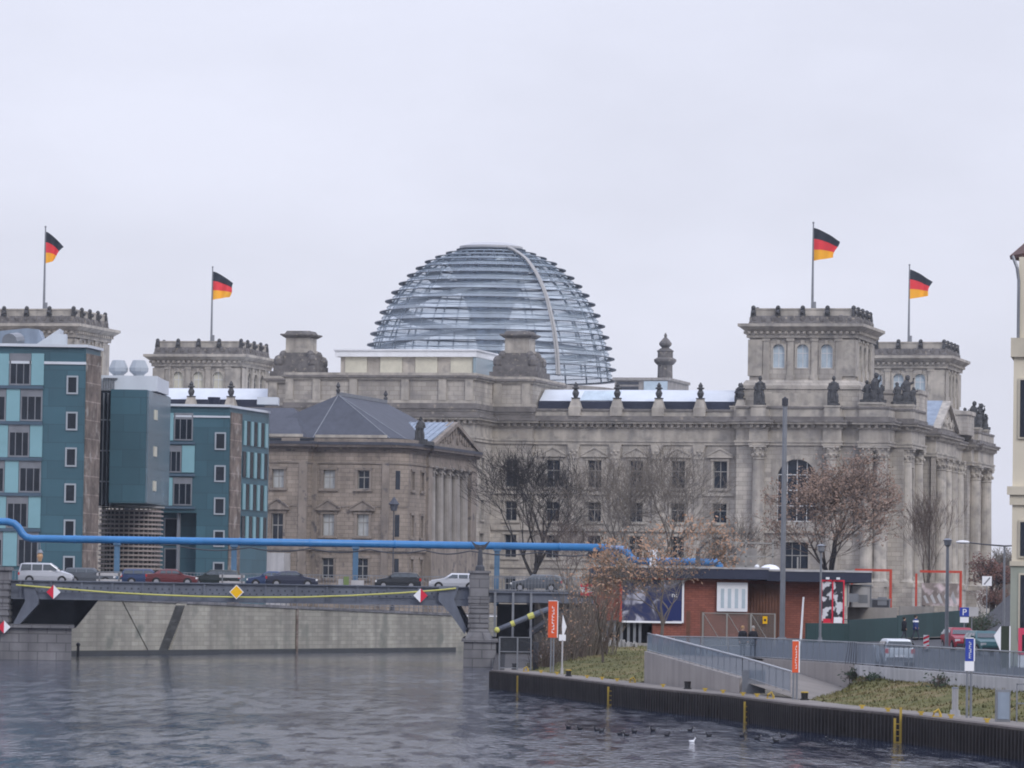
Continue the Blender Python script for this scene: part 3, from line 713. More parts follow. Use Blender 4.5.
m.add([a,b,c,d,r1,r2],[(0,1,5,4),(1,2,5),(2,3,4,5),(3,0,4),(3,2,1,0)])
m.build('wing_roof', MT['slate'], pal)
MB(PF).each('roof_gutter', MT['stone_trim'], pal, [(-66,-47,-86.9,-86.7,e0,e0+.35),(-46,-36.8,-84.9,-84.7,e0,e0+.35)])
m = MB(PF)
m.each('attic_window', MT['pane'], pal, [(-64+k*4.2,-62.2+k*4.2,-87.32,-87.15,25.0,25.35) for k in range(5)])
# figure group on the corner
statue(PF@Matrix.Translation((PW-.1,-77,25.3)), pal, 3.2, seed=11)
m = MB(PF); m.box(PW-1.1,PW+1.2,-78.6,-75.2,24.9,25.4); m.build('statue_pedestal', MT['statue'], pal)
# outside stair at the left end
m = MB(PF)
for k in range(22): m.box(-56.4+k*.0, -51.2, -89.6-.0, -87.1, GP, GP+.2) if k==0 else m.box(-56.2+k*.28,-51.2,-89.5,-87.1,GP+k*.25-.05,GP+k*.25+.25)
m.box(-51.2,-48.2,-89.7,-87.1,GP,11.2)
m.build('outside_stair', MT['concl'], pal)
# stone lantern kiosk on the chamfer
kx = PF @ Vector((-35.0,-87.5,GP))
kt = thing('street_lamp', 'old lantern on a slim mast with peaked grey hood before the palace corner', 'street lamp', kx)
m = MB(Matrix.Translation(kx)); m.tube([(0,0,0),(0,0,12.3)],.08,6); m.cyl(0,0,0,.8,.3,.2,8); m.build('pole', MT['darksteel'], kt)
m = MB(Matrix.Translation(kx)); m.lathe(0,0,[(.35,12.3),(.5,13.0),(.7,13.1),(.25,13.7),(.06,14.0)],8); m.build('lantern', MT['slate'], kt)
# ================= teal office blocks on the left =================
MT['teal'] = mat('teal_panel_cladding', (.040,.105,.135), .45, .12, .5, spec=.45, streak=.12, brick=(3.4,1.75,.04,(.72,.72,.72)))
MT['teal2'] = mat('teal_glass_cladding', (.06,.125,.165), .25, .15, .6, spec=.5, brick=(1.7,1.75,.04,(.85,.85,.85)))
MT['aqua'] = mat('pale_aqua_panel', (.20,.37,.41), .35, .1, 1, spec=.5)
MT['rust'] = mat('brown_stone_cladding', (.19,.15,.125), .8, .6, 2.2, streak=.3, brick=(2.7,1.8,.06,(2.0,2.1,2.2)), mortar_dark=1, spots=((.32,.29,.26),.8,.58))
MT['gl'] = mat('office_glass', (.016,.021,.03), .12, .5, 1.2, spec=.22)
MT['dgl'] = mat('blue_grey_glass', (.13,.19,.23), .2, .25, .8, spec=.6, brick=(3.5,3.5,.05,(.6,.6,.6)))
def pbox(mb, x0, x1, y0, y1, Y, t0, t1):
    """box whose front outline is surveyed at distance Y (x0,x1,y0,y1 in photo bearings), from depth t0 to t1 behind the facade"""
    a = at((x0+x1)/2-(x1-x0)/2, (y0+y1)/2, Y); b = at(x1, (y0+y1)/2, Y); zt = at((x0+x1)/2, y0, Y).z; zb = at((x0+x1)/2, y1, Y).z
    mb.box(a.x, b.x, Y+t0, Y+t1, zb, zt)
    return a.x, b.x, zb, zt
def pwin(x0, x1, y0, y1, Y, parent, bars=2, proud=.0, fw=.14, top=0.0, pane='gl', fm='steel'):
    a = at(x0,(y0+y1)/2,Y).x; b = at(x1,(y0+y1)/2,Y).x; zt = at((x0+x1)/2,y0,Y).z; zb = at((x0+x1)/2,y1,Y).z
    f = MB(); p0, p1 = Y-.1-proud, Y-proud+.04
    f.box(a,a+fw,p0,p1,zb,zt); f.box(b-fw,b,p0,p1,zb,zt); f.box(a+fw,b-fw,p0,p1,zb,zb+fw); f.box(a+fw,b-fw,p0,p1,zt-fw,zt)
    for k in range(1,bars): x=a+(b-a)*k/bars; f.box(x-.04,x+.04,p0+.02,p1,zb+fw,zt-fw)
    if top: f.box(a+fw,b-fw,p0+.03,p1,zt-fw-top*(zt-zb),zt-fw)
    o = f.build('window', MT[fm], parent)
    MB().box(a+.02,b-.02,Y-.05-proud,Y-.02-proud+.04,zb+.02,zt-.02-(top*(zt-zb))).build('pane', MT[pane], o)
    return o
YL = 445.0
xr = at(84,450,YL).x; xl = -75.0; ztop = at(50,346.5,YL).z
lb = thing('office_block', 'tall teal panelled office block with pale aqua strips at the left edge of the picture', 'office block', (-58,YL+10,4.5))
ang = R(9.5)
m = MB()
m.prism([(xl,YL),(xr,YL),(xr+math.sin(ang)*5.6,YL+5.6),(xr+math.sin(ang)*5.6-2,YL+22),(xl,YL+22)], 4.5, ztop-.05)
m.build('wall', MT['teal'], lb)
m = MB(); m.prism([(xr+.02,YL+.12),(xr+.10,YL+.1),(xr+math.sin(ang)*5.6+.1,YL+5.58),(xr+math.sin(ang)*5.6+.02,YL+5.58)],4.5,ztop-.6); m.build('stone_side', MT['rust'], lb)
m = MB(); m.box(xl-.2,xr+.1,YL-.35,YL+.1,ztop-.05,ztop+.22); m.box(xl-.1,xr+.05,YL-.12,YL,ztop-1.7,ztop-1.45); m.prism([(xr,YL),(xr+.3,YL),(xr+1.2,YL+5.7),(xr,YL+5.7)],ztop-.05,ztop+.2); m.build('roof_edge', MT['whiteroof'], lb)
rowsL = [(353.5,385.2),(388.8,421),(424.6,457),(460.5,492.5),(495.8,528),(531.5,566)]
layout = [[('p',-14,9),('w',9.5,31),('p',31.5,44)],[('w',-14,6),('p',6.5,20),('w',20.5,42.5)],[('p',-14,8),('w',8.5,29.5),('p',30,42.3)],
          [('w',-14,4.5),('p',5,18.5),('w',19,41)],[('p',-16,6),('w',6.5,28),('p',28.5,40.5)],[('w',-16,2.5),('p',3,17),('w',17.5,38.5)]]
for (y0,y1),row in zip(rowsL,layout):
    for k,a,b in row:
        if k == 'p':
            m = MB(); pbox(m,a,b,y0,y1,YL,-.14,.02); m.build('aqua_panel', MT['aqua'], lb)
        else: pwin(a,b,y0,y1,YL,lb,bars=2 if b-a<21 else 3,top=.2,proud=.02)
mat('blue_grey_metal',(.07,.11,.15),.5,.1)
for y in (387,422.8,458.8,494.2,529.8): m = MB(); pbox(m,-20,43.5-(y-387)*.02,y-1.6,y+1.6,YL,-.3,.02); m.build('floor_slab_band', bpy.data.materials['blue_grey_metal'], lb)
for y0,y1,dx in ((375.7,394.2,0),(411.8,430.4,-.6),(447.5,466.8,-1.4),(483.5,502.6,-2.2),(519.5,538.5,-2.9),(556,575,-3.5)):
    pwin(66.6+dx,78.2+dx,y0,y1,YL,lb,bars=1,proud=.03,fw=.16,fm='framepale')
# roof plant: two pale sheds and a round duct
m = MB(); a = at(30,344,YL+9); b = at(72,344,YL+9); h = at(50,329,YL+9).z
m.slab([(a.x-.2,YL+8,ztop),(b.x,YL+8,ztop),(b.x-1.2,YL+8,ztop+1.1),(a.x+3.0,YL+8,h)],(0,4,0)); m.build('roof_shed', MT['whiteroof'], lb)
m = MB(); m.slab([(xl+12,YL+10,ztop),(at(36,340,YL).x,YL+10,ztop),(at(28,330,YL).x,YL+10,h),(at(16,329,YL).x,YL+10,h+.1),(xl+14,YL+10,ztop+.8)],(0,4,0)); m.build('roof_shed', MT['zinc'], lb)
q = at(11,340,YL+5); m = MB(); m.tube([(q.x,YL+3.5,q.z-.2),(q.x+.4,YL+7,q.z+.1)],.75,12); m.build('roof_duct', MT['steel'], lb)
m = MB(); pbox(m,52,66,334,345,YL+4,0,1.5); m.build('roof_cabinet', MT['whiteroof'], lb)
# middle block with projecting bay, glazed stair strip and louvred drum
YM = 463.0
p = [at(110,440,YM),at(146,440,YM),at(168.5,440,YM+15)]
zt = at(128,389.5,YM).z; zb = at(128,503,YM).z
mb_ = thing('office_building', 'dark teal projecting box above a round louvred drum, between two office blocks', 'office building', ((p[0].x+p[1].x)/2,YM+8,4.5))
m = MB(); m.prism([(p[0].x,YM),(p[1].x,YM),(p[1].x+.01,YM+.02),(p[2].x,YM+15),(p[0].x,YM+15)], zb, zt); m.build('projecting_bay', MT['teal'], mb_)
m = MB(); nvec = Vector((15,-(p[2].x-p[1].x),0)).normalized()*.06
m.slab([(p[1].x+.03,YM+.06,zb+.02),(p[2].x-.02,YM+14.95,zb+.02),(p[2].x-.02,YM+14.95,zt-.1),(p[1].x+.03,YM+.06,zt-.1)],nvec*3); m.build('bay_glass', MT['dgl'], mb_)
for fx in (152,): 
    for y in (415,451.5,486):
        t = .32; bx = p[1].x+(p[2].x-p[1].x)*t; by = YM+15*t; zz = at(153,y,by).z; e = Vector((p[2].x-p[1].x,15,0)).normalized()
        c = Vector((bx,by,zz))+nvec*3.2
        m = MB(); m.slab([c-e*1.0-Vector((0,0,.5)),c+e*1.0-Vector((0,0,.5)),c+e*1.0+Vector((0,0,.5)),c-e*1.0+Vector((0,0,.5))],nvec); m.build('lit_window', MT['panecream'], mb_)  # window drawn as a plain cream panel
m = MB(); pbox(m,98.5,111.5,391,506,YM+2,0,10); st_ = m.build('stair_strip', MT['gl'], mb_)
m = MB()
for y in range(4): z = 17+y*3.1; m.box(at(98.5,450,YM).x, at(111,450,YM).x, YM+1.85, YM+1.99, z, z+.14)
for x in (98.7,102.8,107,111): q = at(x,450,YM+1.9); m.box(q.x-.06,q.x+.06,YM+1.8,YM+1.98,at(100,505,YM).z,at(100,392,YM).z)
m.build('mullion', MT['steel'], st_)
m = MB(); m.box(p[0].x-2.2,p[1].x+.8,YM+3,YM+12,zt,at(120,375.5,YM+3).z); m.prism([(p[1].x+.8,YM+3),(p[1].x+1.3,YM+12),(p[1].x+.8,YM+12)],zt,at(140,378,YM+5).z); rp_ = m.build('roof_plant', MT['whiteroof'], mb_)
m = MB()
for k in range(6): q = at(101+k*2.6,385,YM+2.9); m.box(q.x-.05,q.x+.05,YM+2.75,YM+2.95,zt,zt+1.2)
m.box(at(101,385,YM).x,at(115,385,YM).x,YM+2.7,YM+2.97,zt+1.2,zt+1.28); m.build('railing', MT['steel'], rp_)
for x in (118.3,138.8):
    q = at(x,375,YM+7); m = MB(); k=.0097*YM/4.5
    m.lathe(q.x,YM+7,[(.55,q.z-.3),(.55,q.z),(.95,q.z+.35),(.98,q.z+.7),(.65,q.z+1.45),(.6,q.z+1.5)],10); m.build('roof_vent', MT['framepale'], mb_)
# the drum: horizontal louvres on posts round a dark core
c = at(131,540,YM+9); Rr = (at(163,540,YM+9).x-at(99,540,YM+9).x)/2
dz0, dz1 = 4.5, at(130,506.5,YM+4).z
m = MB(); m.cyl(c.x,YM+9,dz0,dz1-.3,Rr-.6,Rr-.6,40); dr = m.build('drum', mat('drum_core',(.09,.08,.085),.8,.3,2), mb_)
m = MB(); n = 48
for k in range(int((dz1-dz0)/.45)):
    z = dz0+.2+k*.45; vs=[]; fs=[]
    for i in range(n):
        a = 2*math.pi*i/n; cs,sn=math.cos(a),math.sin(a)
        vs += [(c.x+Rr*cs,YM+9+Rr*sn,z),(c.x+(Rr-.25)*cs,YM+9+(Rr-.25)*sn,z+.05),(c.x+(Rr-.25)*cs,YM+9+(Rr-.25)*sn,z+.2),(c.x+Rr*cs,YM+9+Rr*sn,z+.16)]
    for i in range(n):
        a=4*i; b=4*((i+1)%n); fs += [(a,b,b+1,a+1),(a+1,b+1,b+2,a+2),(a+2,b+2,b+3,a+3),(a+3,b+3,b,a)]
    m.add(vs,fs)
m.build('louvre', mat('louvre_wood',(.30,.25,.23),.7,.25,3), dr)
m = MB()
for i in range(36):
    a = 2*math.pi*i/36; m.box(c.x+(Rr-.3)*math.cos(a)-.07,c.x+(Rr-.3)*math.cos(a)+.07,YM+9+(Rr-.3)*math.sin(a)-.07,YM+9+(Rr-.3)*math.sin(a)+.07,dz0,dz1)
m.lathe(c.x,YM+9,[(Rr+.1,dz1-.05),(Rr+.12,dz1+.12)],48)
m.build('drum_post', MT['frame'], dr)
# right block
YR = 495.0
rb = thing('office_block', 'lower teal panelled office block with a brown stone corner, next to the palace', 'office block', (-34,YR+10,4.5))
x0 = at(160,450,YR).x; x1 = at(229.5,450,YR).x; zt = at(200,406.2,YR).z
ax = (at(241,450,YR+4.5).x); bx = at(268,450,YR+14).x
m = MB(); m.prism([(x0,YR),(x1,YR),(ax,YR+4.5),(bx,YR+14),(bx,YR+16),(x0,YR+16)], at(200,513,YR).z, zt-.05); m.prism([(at(196,540,YR).x,YR+.01),(x1,YR+.01),(ax-.01,YR+4.5),(bx-.01,YR+14),(bx-.01,YR+15.9),(at(196,540,YR).x,YR+15.9)],4.5,at(200,513,YR).z)
m.box(x0,at(196,540,YR).x,YR+3,YR+15,4.5,at(200,513,YR).z+.0)
m.build('wall', MT['teal'], rb)
def skew(mb, P, Q, t0, t1, z0, z1, th=.08, off=.02):
    P=Vector(P); Q=Vector(Q); d=Q-P; n=Vector((d.y,-d.x)).normalized()
    a=P+d*t0+n*off; b=P+d*t1+n*off; a2=a+n*th; b2=b+n*th
    mb.prism([(a.x,a.y),(a2.x,a2.y),(b2.x,b2.y),(b.x,b.y)][::-1],z0,z1)
m = MB(); skew(m,(x1,YR),(ax,YR+4.5),.03,.99,4.5,zt-.6); m.build('stone_side', MT['rust'], rb)
m = MB(); m.box(x0,x1+.1,YR-.35,YR+.1,zt-.05,zt+.2); m.box(x0,x1,YR-.12,YR,zt-1.2,zt-1.0); skew(m,(x1,YR),(bx,YR+14),0,1,zt-.1,zt+.15,.2); m.build('roof_edge', MT['whiteroof'], rb)
P,Q = (ax,YR+4.5),(bx,YR+14)
zz = [at(255,y,YR+9).z for y in (419,449.5,481.5,513.5,548)]
for r_ in range(4):
    zt_, zb_ = zz[r_]-.35, zz[r_+1]+.35
    for k in range(7):
        t0=.06+k*.132; 
        if (k+r_)%2==0:
            m=MB(); skew(m,P,Q,t0,t0+.09,zb_,zt_,.12,.05); m.build('aqua_panel',MT['aqua'],rb)
        else:
            m=MB(); skew(m,P,Q,t0,t0+.11,zb_,zt_,.06,.03); m.build('side_window',MT['gl'],rb)
for k,a,b,y0,y1 in (('p',166.5,173.5,413,440.5),('w',174,193,413,440.5),('w',166,181.5,445.5,472.5),('p',182,194.5,445.5,472.5),('p',165.5,172.5,477.5,505.5),('w',173,192,477.5,505.5)):
    if k=='p':
        m=MB(); pbox(m,a,b,y0,y1,YR,-.14,.02); m.build('aqua_panel',MT['aqua'],rb)
    else: pwin(a,b,y0,y1,YR,rb,bars=3,top=.18,proud=.02)
for y in (443,475,507.5): m = MB(); pbox(m,160,195,y-1.2,y+1.2,YR,-.3,.02); m.build('floor_slab_band', bpy.data.materials['blue_grey_metal'], rb)
for y0,y1,dx in ((432.3,450,0),(465.3,482,-.4),(497.5,514.8,-.9),(530.2,547,-1.4),(562,578,-1.9)): pwin(214.8+dx,226+dx,y0,y1,YR,rb,bars=1,proud=.03,fw=.16,fm='framepale')
pwin(164,178,518,545,YR+3,rb,bars=1,proud=.02); pwin(164,178,548,575,YR+3,rb,bars=1,proud=.02)
m = MB(); m.cyl(at(178.5,540,YR+1).x,YR+1,4.5,at(200,513,YR).z,.2,.2,10); m.build('column', MT['steel'], rb)
# things on the roof between: pale railing box and dark vent
m = MB(); pbox(m,257,278,397,404.5,YR+12,0,3); m.build('roof_plant', MT['whiteroof'], rb)
m = MB(); q=at(214,400,YR+10); m.cyl(q.x,YR+10,zt,q.z+.3,.5,.7,12); m.build('roof_vent', MT['darkband'], rb)
# ================= river wall, bridge, pipe =================
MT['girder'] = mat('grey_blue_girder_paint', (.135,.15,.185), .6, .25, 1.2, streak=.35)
MT['girder_dark'] = mat('dark_girder_paint', (.05,.055,.07), .6, .3, 1.2)  # girder paint darkened for the shade under the deck; also colours rivets
MT['pier'] = mat('grey_pier_stone', (.20,.195,.20), .9, .3, .8, .3, streak=.6, brick=(1.6,.75,.05,(.5,.5,.5)))
MT['wallstone'] = mat('river_wall_stone', (.365,.345,.29), .95, .3, .35, .3, streak=.6, brick=(1.5,.42,.03,(.72,.72,.72)), spots=((.2,.2,.17),.25,.58), mortar_dark=.9)
MT['wet'] = mat('wet_algae_stone', (.045,.048,.05), .5, .3, 1)
MT['yellow'] = mat('yellow_paint', (.42,.29,.05), .6, .15, 3)
MT['yellowgreen'] = mat('yellow_tube', (.52,.50,.13), .6, .15, 3)
MT['signwhite'] = mat('sign_white', (.8,.8,.82), .5, .05); MT['signred'] = mat('sign_red', (.62,.02,.05), .5, .05); MT['signyellow'] = mat('sign_yellow', (.85,.47,.0), .5, .05)
MT['asphalt'] = mat('asphalt', (.055,.055,.06), .9, .25, .6, .2)
MT['pave'] = mat('paving', (.24,.22,.215), .9, .25, .8, .2, brick=(.5,.5,.04,(.7,.7,.7)))
W1 = Vector((-40,432,0)); W2 = Vector((-5.9,521,0)); wa = math.atan2(89,34.1)
WM = Matrix.Translation(W1) @ Matrix.Rotation(wa,4,'Z')
Lw = (W2-W1).length
def ztopw(s): return 5.25-1.3*s/Lw
rw_ = thing('river_wall', 'long pale stone river wall with a diagonal stair cut into it, beyond the bridge', 'river wall', W1, wa)
# stair flights: V of two flights cut in the face
def wx(px, z):   # position along the wall face of a bearing at a height
    r = ray(px, 630); 
    # intersect vertical plane of the wall with the bearing
    d = Vector((math.cos(wa),math.sin(wa))); n = Vector((-d.y,d.x))
    k = (W1.xy.dot(n))/(Vector((r.x,r.y)).dot(n)); p = Vector((r.x*k,r.y*k))
    return (p-W1.xy).dot(d)
sA, sB, sC, sD = wx(122,5), wx(149,0), wx(159,0), wx(176,5)
sE = wx(186,5)
m = MB(WM)
zt = ztopw
def quad(pts, d=0.0): m.add([(a,d,b) for a,b in pts],[(0,1,2,3)] if len(pts)==4 else [(0,1,2)])
quad([(-12,.35),(sB-.22,.35),(sA-.22,zt(sA)),(-12,zt(-12))]); quad([(-12,-1),(sC+1.8,-1),(sC+1.8,.35),(-12,.35)])
quad([(sB,.35),(sC,.35),(sD,zt(sD)),(sA,zt(sA))])
quad([(sC+1.8,-1),(Lw,-1),(Lw,zt(Lw)),(sE,zt(sE))])
m.add([(sB-.22,0,.35),(sB-.22,1.6,.35),(sA-.22,1.6,zt(sA)),(sA-.22,0,zt(sA))],[(0,1,2,3)]); m.add([(sC+1.8,0,-1),(sE,0,zt(sE)),(sE,1.6,zt(sE)),(sC+1.8,1.6,-1)],[(0,1,2,3)])
m.add([(sB,0,.35),(sB,1.6,.35),(sC,1.6,.35),(sC,0,.35)],[(0,1,2,3)]); m.add([(sC,0,.35),(sC,1.6,.35),(sD,1.6,zt(sD)),(sD,0,zt(sD))],[(0,1,2,3)])
m.add([(-12,1.6,-1),(Lw,1.6,-1),(Lw,1.6,zt(Lw)-.02),(-12,1.6,zt(-12)-.02)],[(0,1,2,3)])
pts = [(0,0),(12,-0),(30,-1)]
m.build('stone_face', MT['wallstone'], rw_)
m = MB(WM)
for k in range(24):
    f = k/24; a = sC+(sD-sC)*f; b = sC+1.8+(sE-sC-1.8)*f; z = .1+(zt(sD)-.1)*f
    m.box(a-.05,b+.05,.1,1.59,z-.35,z)
m.build('stair', mat('dark_step_stone',(.09,.09,.085),.9,.3,2), rw_)
m = MB(WM)
for s0,s1 in ((-12,sA-.22),(sA,sD),(sE,Lw)): m.add([(s0,-.12,zt(s0)),(s1,-.12,zt(s1)),(s1,1.7,zt(s1)),(s0,1.7,zt(s0)),(s0,-.12,zt(s0)+.28),(s1,-.12,zt(s1)+.28),(s1,1.7,zt(s1)+.28),(s0,1.7,zt(s0)+.28)],[(0,3,2,1),(4,5,6,7),(0,1,5,4),(1,2,6,5),(2,3,7,6),(3,0,4,7)])
m.build('coping', MT['pier'], rw_)
m = MB(WM); m.box(-12,Lw,-.08,-.01,-1,.42); m.build('wet_base', MT['wet'], rw_)
m = MB(WM); s_ = wx(296,3); m.tube([(s_,-.12,-.5),(s_,-.12,zt(s_))],.16,8); m.build('drain_pipe', MT['rust'], rw_)
m = MB(WM)
for k in range(48): s_ = 28+k*1.4; m.box(s_-.03,s_+.03,.5,.56,zt(s_)+.25,zt(s_)+1.35)
for h in (.7,1.3): m.add([(28,.48,zt(28)+h),(Lw,.48,zt(Lw)+h),(Lw,.56,zt(Lw)+h),(28,.56,zt(28)+h),(28,.48,zt(28)+h+.06),(Lw,.48,zt(Lw)+h+.06),(Lw,.56,zt(Lw)+h+.06),(28,.56,zt(28)+h+.06)],[(0,3,2,1),(4,5,6,7),(0,1,5,4),(1,2,6,5),(2,3,7,6),(3,0,4,7)])
m.build('railing', MT['steel'], rw_)
# further stretch of river wall bending round the parliament
m = MB(); pl = [(-5.9,521),(14,560),(44,592),(80,612),(140,640)]
for a,b in zip(pl,pl[1:]): m.add([(a[0],a[1],-1),(b[0],b[1],-1),(b[0],b[1],3.9),(a[0],a[1],3.9)],[(0,1,2,3)])
o = m.build('river_wall', MT['wallstone']); tag(o,'plain stone river wall bending away below the parliament','river wall')
# ---- land
def grid_struct(name, mat_, fn, nu, nv, M=None):
    mm = MB(); vs=[fn(i/nu,j/nv) for i in range(nu+1) for j in range(nv+1)]; fs=[]
    for i in range(nu):
        for j in range(nv):
            a=i*(nv+1)+j; fs.append((a,a+nv+1,a+nv+2,a+1))
    mm.add(vs,fs); o=mm.build(name,mat_,None,True); tag(o,kind='structure'); return o
MT['water'] = None
m = MB()
pl = [(-52,408,6.6),(-46,418,6.2),(-40,432,5.4),(-5.9,521,4.1),(14,560,3.92),(44,592,3.9),(80,612,3.9),(140,640,3.9),(400,700,3.9)]
pl = [(x-1.2 if i<5 else x-.5,y,z) for i,(x,y,z) in enumerate(pl)]
vs=[]; fs=[]
for i,(x,y,z) in enumerate(pl):
    vs += [(x,y,z),(x-14,y+6,z if i>2 else z),(-400,y+40+i*12,4.2),(-2200,y+400+i*60,4.2)]
for i in range(len(pl)-1):
    for j in range(3): a=4*i+j; fs.append((a,a+4,a+5,a+1))
n=len(vs); vs += [(400,700,3.9),(-400,836,4.2),(-2200,1288,4.2),(2500,1288,4),(2500,2600,4),(-2200,2600,4)]
fs += [(n,n+3,n+2,n+1),(n+3,n+4,n+5,n+2)]
m.add(vs,fs); o=m.build('ground',MT['pave']); tag(o,kind='structure')
# ---- bridge
br = thing('road_bridge', 'low grey steel road bridge on stone piers crossing the river', 'bridge', (-20,405,0))
YB = 395.0; BW = 24.0
zg1, zg0 = 6.72, 5.28
m = MB(); m.box(-70,9,YB+.4,YB+BW-.4,6.0,6.55); m.build('deck', MT['asphalt'], br)
def girder(y, name, lft, rgt, md):
    m = MB(); m.box(lft,rgt,y,y+.18,zg0,zg1)
    m.box(lft,rgt,y-.22,y+.35,zg1,zg1+.1); m.box(lft,rgt,y-.22,y+.35,zg0-.1,zg0); m.box(lft,rgt,y-.05,y,zg0+.48,zg0+.56)
    x = lft+.8
    while x < rgt: m.box(x-.09,x+.09,y-.14,y-.0,zg0,zg1); x += 2.62
    g = m.build(name, md, br)
    m = MB(); x = lft+.8; k = 0
    while x < rgt-2:
        for q in range(4): m.box(x+.42+q*.58,x+.56+q*.58,y-.03,y-.001,6.15,6.3); m.box(x+.62+q*.58,x+.76+q*.58,y-.03,y-.001,5.82,5.96)
        x += 2.62
    m.build('girder_rivet', MT['girder_dark'], g)
    return g
girder(YB, 'girder', -42.5, -3.4, MT['girder'])
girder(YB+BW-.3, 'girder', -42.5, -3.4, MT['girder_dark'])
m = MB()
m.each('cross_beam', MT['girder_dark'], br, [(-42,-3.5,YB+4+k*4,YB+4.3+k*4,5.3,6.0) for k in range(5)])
# raking struts down to the piers
def strut(pts, Y, t=.9, md='girder'):
    m = MB(); m.slab([at(x,y,Y) for x,y in pts][::-1], (0,t,0)); m.build('raking_strut', MT[md], br)
strut([(23.5,582),(32,582),(38.5,599),(38.5,604),(19,625),(12.5,625),(25,601)],YB-.45)
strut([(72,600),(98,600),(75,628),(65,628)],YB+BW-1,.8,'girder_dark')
strut([(439,586),(459,586),(454,600),(467,629),(464.5,634),(452,616),(438.5,600.5)],YB-.45)
strut([(452,598),(457,601),(470,624),(467,634)],YB+3,12,'girder_dark')
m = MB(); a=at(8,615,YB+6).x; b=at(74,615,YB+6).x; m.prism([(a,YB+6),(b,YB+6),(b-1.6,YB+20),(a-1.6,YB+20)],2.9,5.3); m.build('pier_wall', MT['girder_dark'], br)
m = MB(); a = at(-14,640,YB); b = at(75,640,YB+2); m.prism([(a.x,YB-1.2),(b.x,YB-1.2),(b.x-2.4,YB+22),(a.x-2.4,YB+22)],-1,2.75); m.prism([(a.x-.2,YB-1.5),(b.x+.25,YB-1.5),(b.x-2.2,YB+22.2),(a.x-2.4,YB+22.2)],2.75,3.05); m.build('pier', MT['pier'], br)
m = MB(); a = at(-10,590,YB-1).x; b = at(8.5,590,YB-1).x; m.box(a,b,YB-1.3,YB+1.5,3.1,7.6); m.box(a-.2,b+.12,YB-1.5,YB+1.7,7.6,7.9)
for k in range(7): m.box(a-.08,b+.08,YB-1.38,YB+1.5,3.2+k*.55,3.55+k*.55)
m.build('stone_pillar', MT['pier'], br)
# right pier
px0,px1 = at(463.5,650,YB-1).x, at(496,650,YB-1).x
m = MB(); m.box(px0,px1,YB-1.4,YB+BW,-1,2.15); m.frus(px0-.2,px1+.2,YB-1.6,YB+BW+.2,2.15,2.45,.05); m.build('pier', MT['pier'], br)
sx0,sx1 = at(469,610,YB-1).x, at(488.5,610,YB-1).x
m = MB(); m.box(sx0,sx1,YB-1.1,YB+1.3,2.4,8.0)
for k in range(6): m.box(sx0-.07,sx1+.07,YB-1.18,YB+1.36,3.35+k*.42,3.66+k*.42)
m.frus(px0+.1,px1-.3,YB-1.5,YB+1.7,2.45,3.3,.42)
m.frus(sx0-.1,sx1+.1,YB-1.2,YB+1.5,5.8,6.0,0); m.box(sx0-.16,sx1+.16,YB-1.25,YB+1.5,8.0,8.2)
m.slab([(sx0+.05,YB-1.5,2.5),(sx1-.05,YB-1.5,2.5),((sx0+sx1)/2,YB-1.35,3.3)],(0,.4,0))
m.build('stone_pillar', MT['pier'], br)
wf = at(480,571,YB).xy; wz = 8.2
m = MB(Matrix.Translation((wf.x,YB,wz)))
m.lathe(0,0,[(.42,0),(.38,.35),(.25,.5),(.2,1.3),(.14,1.9),(.2,2.0),(.1,2.1)],10)
for q in (-1,1): m.slab([(0,-.06,1.75),(q*.35,-.06,1.8),(q*.85,-.06,2.6),(q*.35,-.06,2.25),(0,-.06,2.2)],(0,.12,0))
m.build('winged_post', MT['darksteel'], br)
# right-hand short span
m = MB(); x0_=at(489,598,YB).x; x1_=9.0
m.box(x0_,x1_,YB,YB+.3,5.55,6.35); m.box(x0_,x1_,YB-.25,YB+.4,6.35,6.5); m.build('girder', MT['girder'], br); MB().box(x0_,x1_,YB+BW-.6,YB+BW-.3,5.5,6.4).build('girder', MT['girder'], br)
m = MB(); m.box(x0_,x1_,YB+.5,YB+BW-.7,5.5,5.99); m.build('cross_beam', MT['girder_dark'], br)
def railing(x0,x1,y,z0,z1,step,name='railing',md='steel',t=.03):
    m=MB(); x=x0
    while x<=x1: m.box(x-t/1.5,x+t/1.5,y-t,y+t,z0,z1-.02); x+=step
    m.box(x0,x1,y-.05,y+.05,z1-.02,z1+.05); m.box(x0,x1,y-.035,y+.035,z0+.12,z0+.17)
    return m.build(name,MT[md],br)
railing(x0_,9,YB+.1,6.5,7.75,.28); railing(-60,9,YB+BW-.2,6.5,7.75,.3)
m = MB()
for x in (495,513,531): q=at(x,610,YB-.3); MB().box(q.x-.1,q.x+.1,YB-.4,YB-.2,2.6,6.4).build('hanger', MT['steel'], br)
m = MB(); m.tube([at(496.5,630,YB-2),at(541,612,YB-2),at(556,607,YB-2)],[.2,.24,.24],8); m.build('fender_boom', MT['girder'], br)
m = MB(); m.tube([at(511,624.4,YB-2.03),at(514.5,622.8,YB-2.03)],[.25,.25],8); m.tube([at(528,617.2,YB-2.03),at(534,614.8,YB-2.03)],[.265,.265],8); m.ball(at(497,630,YB-2.1),.26,8,6); m.build('boom_band', MT['yellowgreen'], br)
m = MB(); m.tube([at(530,633,YB+1),at(553,617,YB+1),at(600,596,YB+1)],.3,8); m.build('fender_boom', MT['darksteel'], br)
m = MB(); a=at(534,620,YB+6); m.box(a.x,14,YB+6,YB+26,1,5.9); m.build('abutment', MT['conc'], br)
m = MB(); m.box(-1.0,3,YB+8,YB+18,.0,5.4); m.build('abutment_shadow_wall', MT['girder_dark'], br)  # dark block put in for the shade below the short span
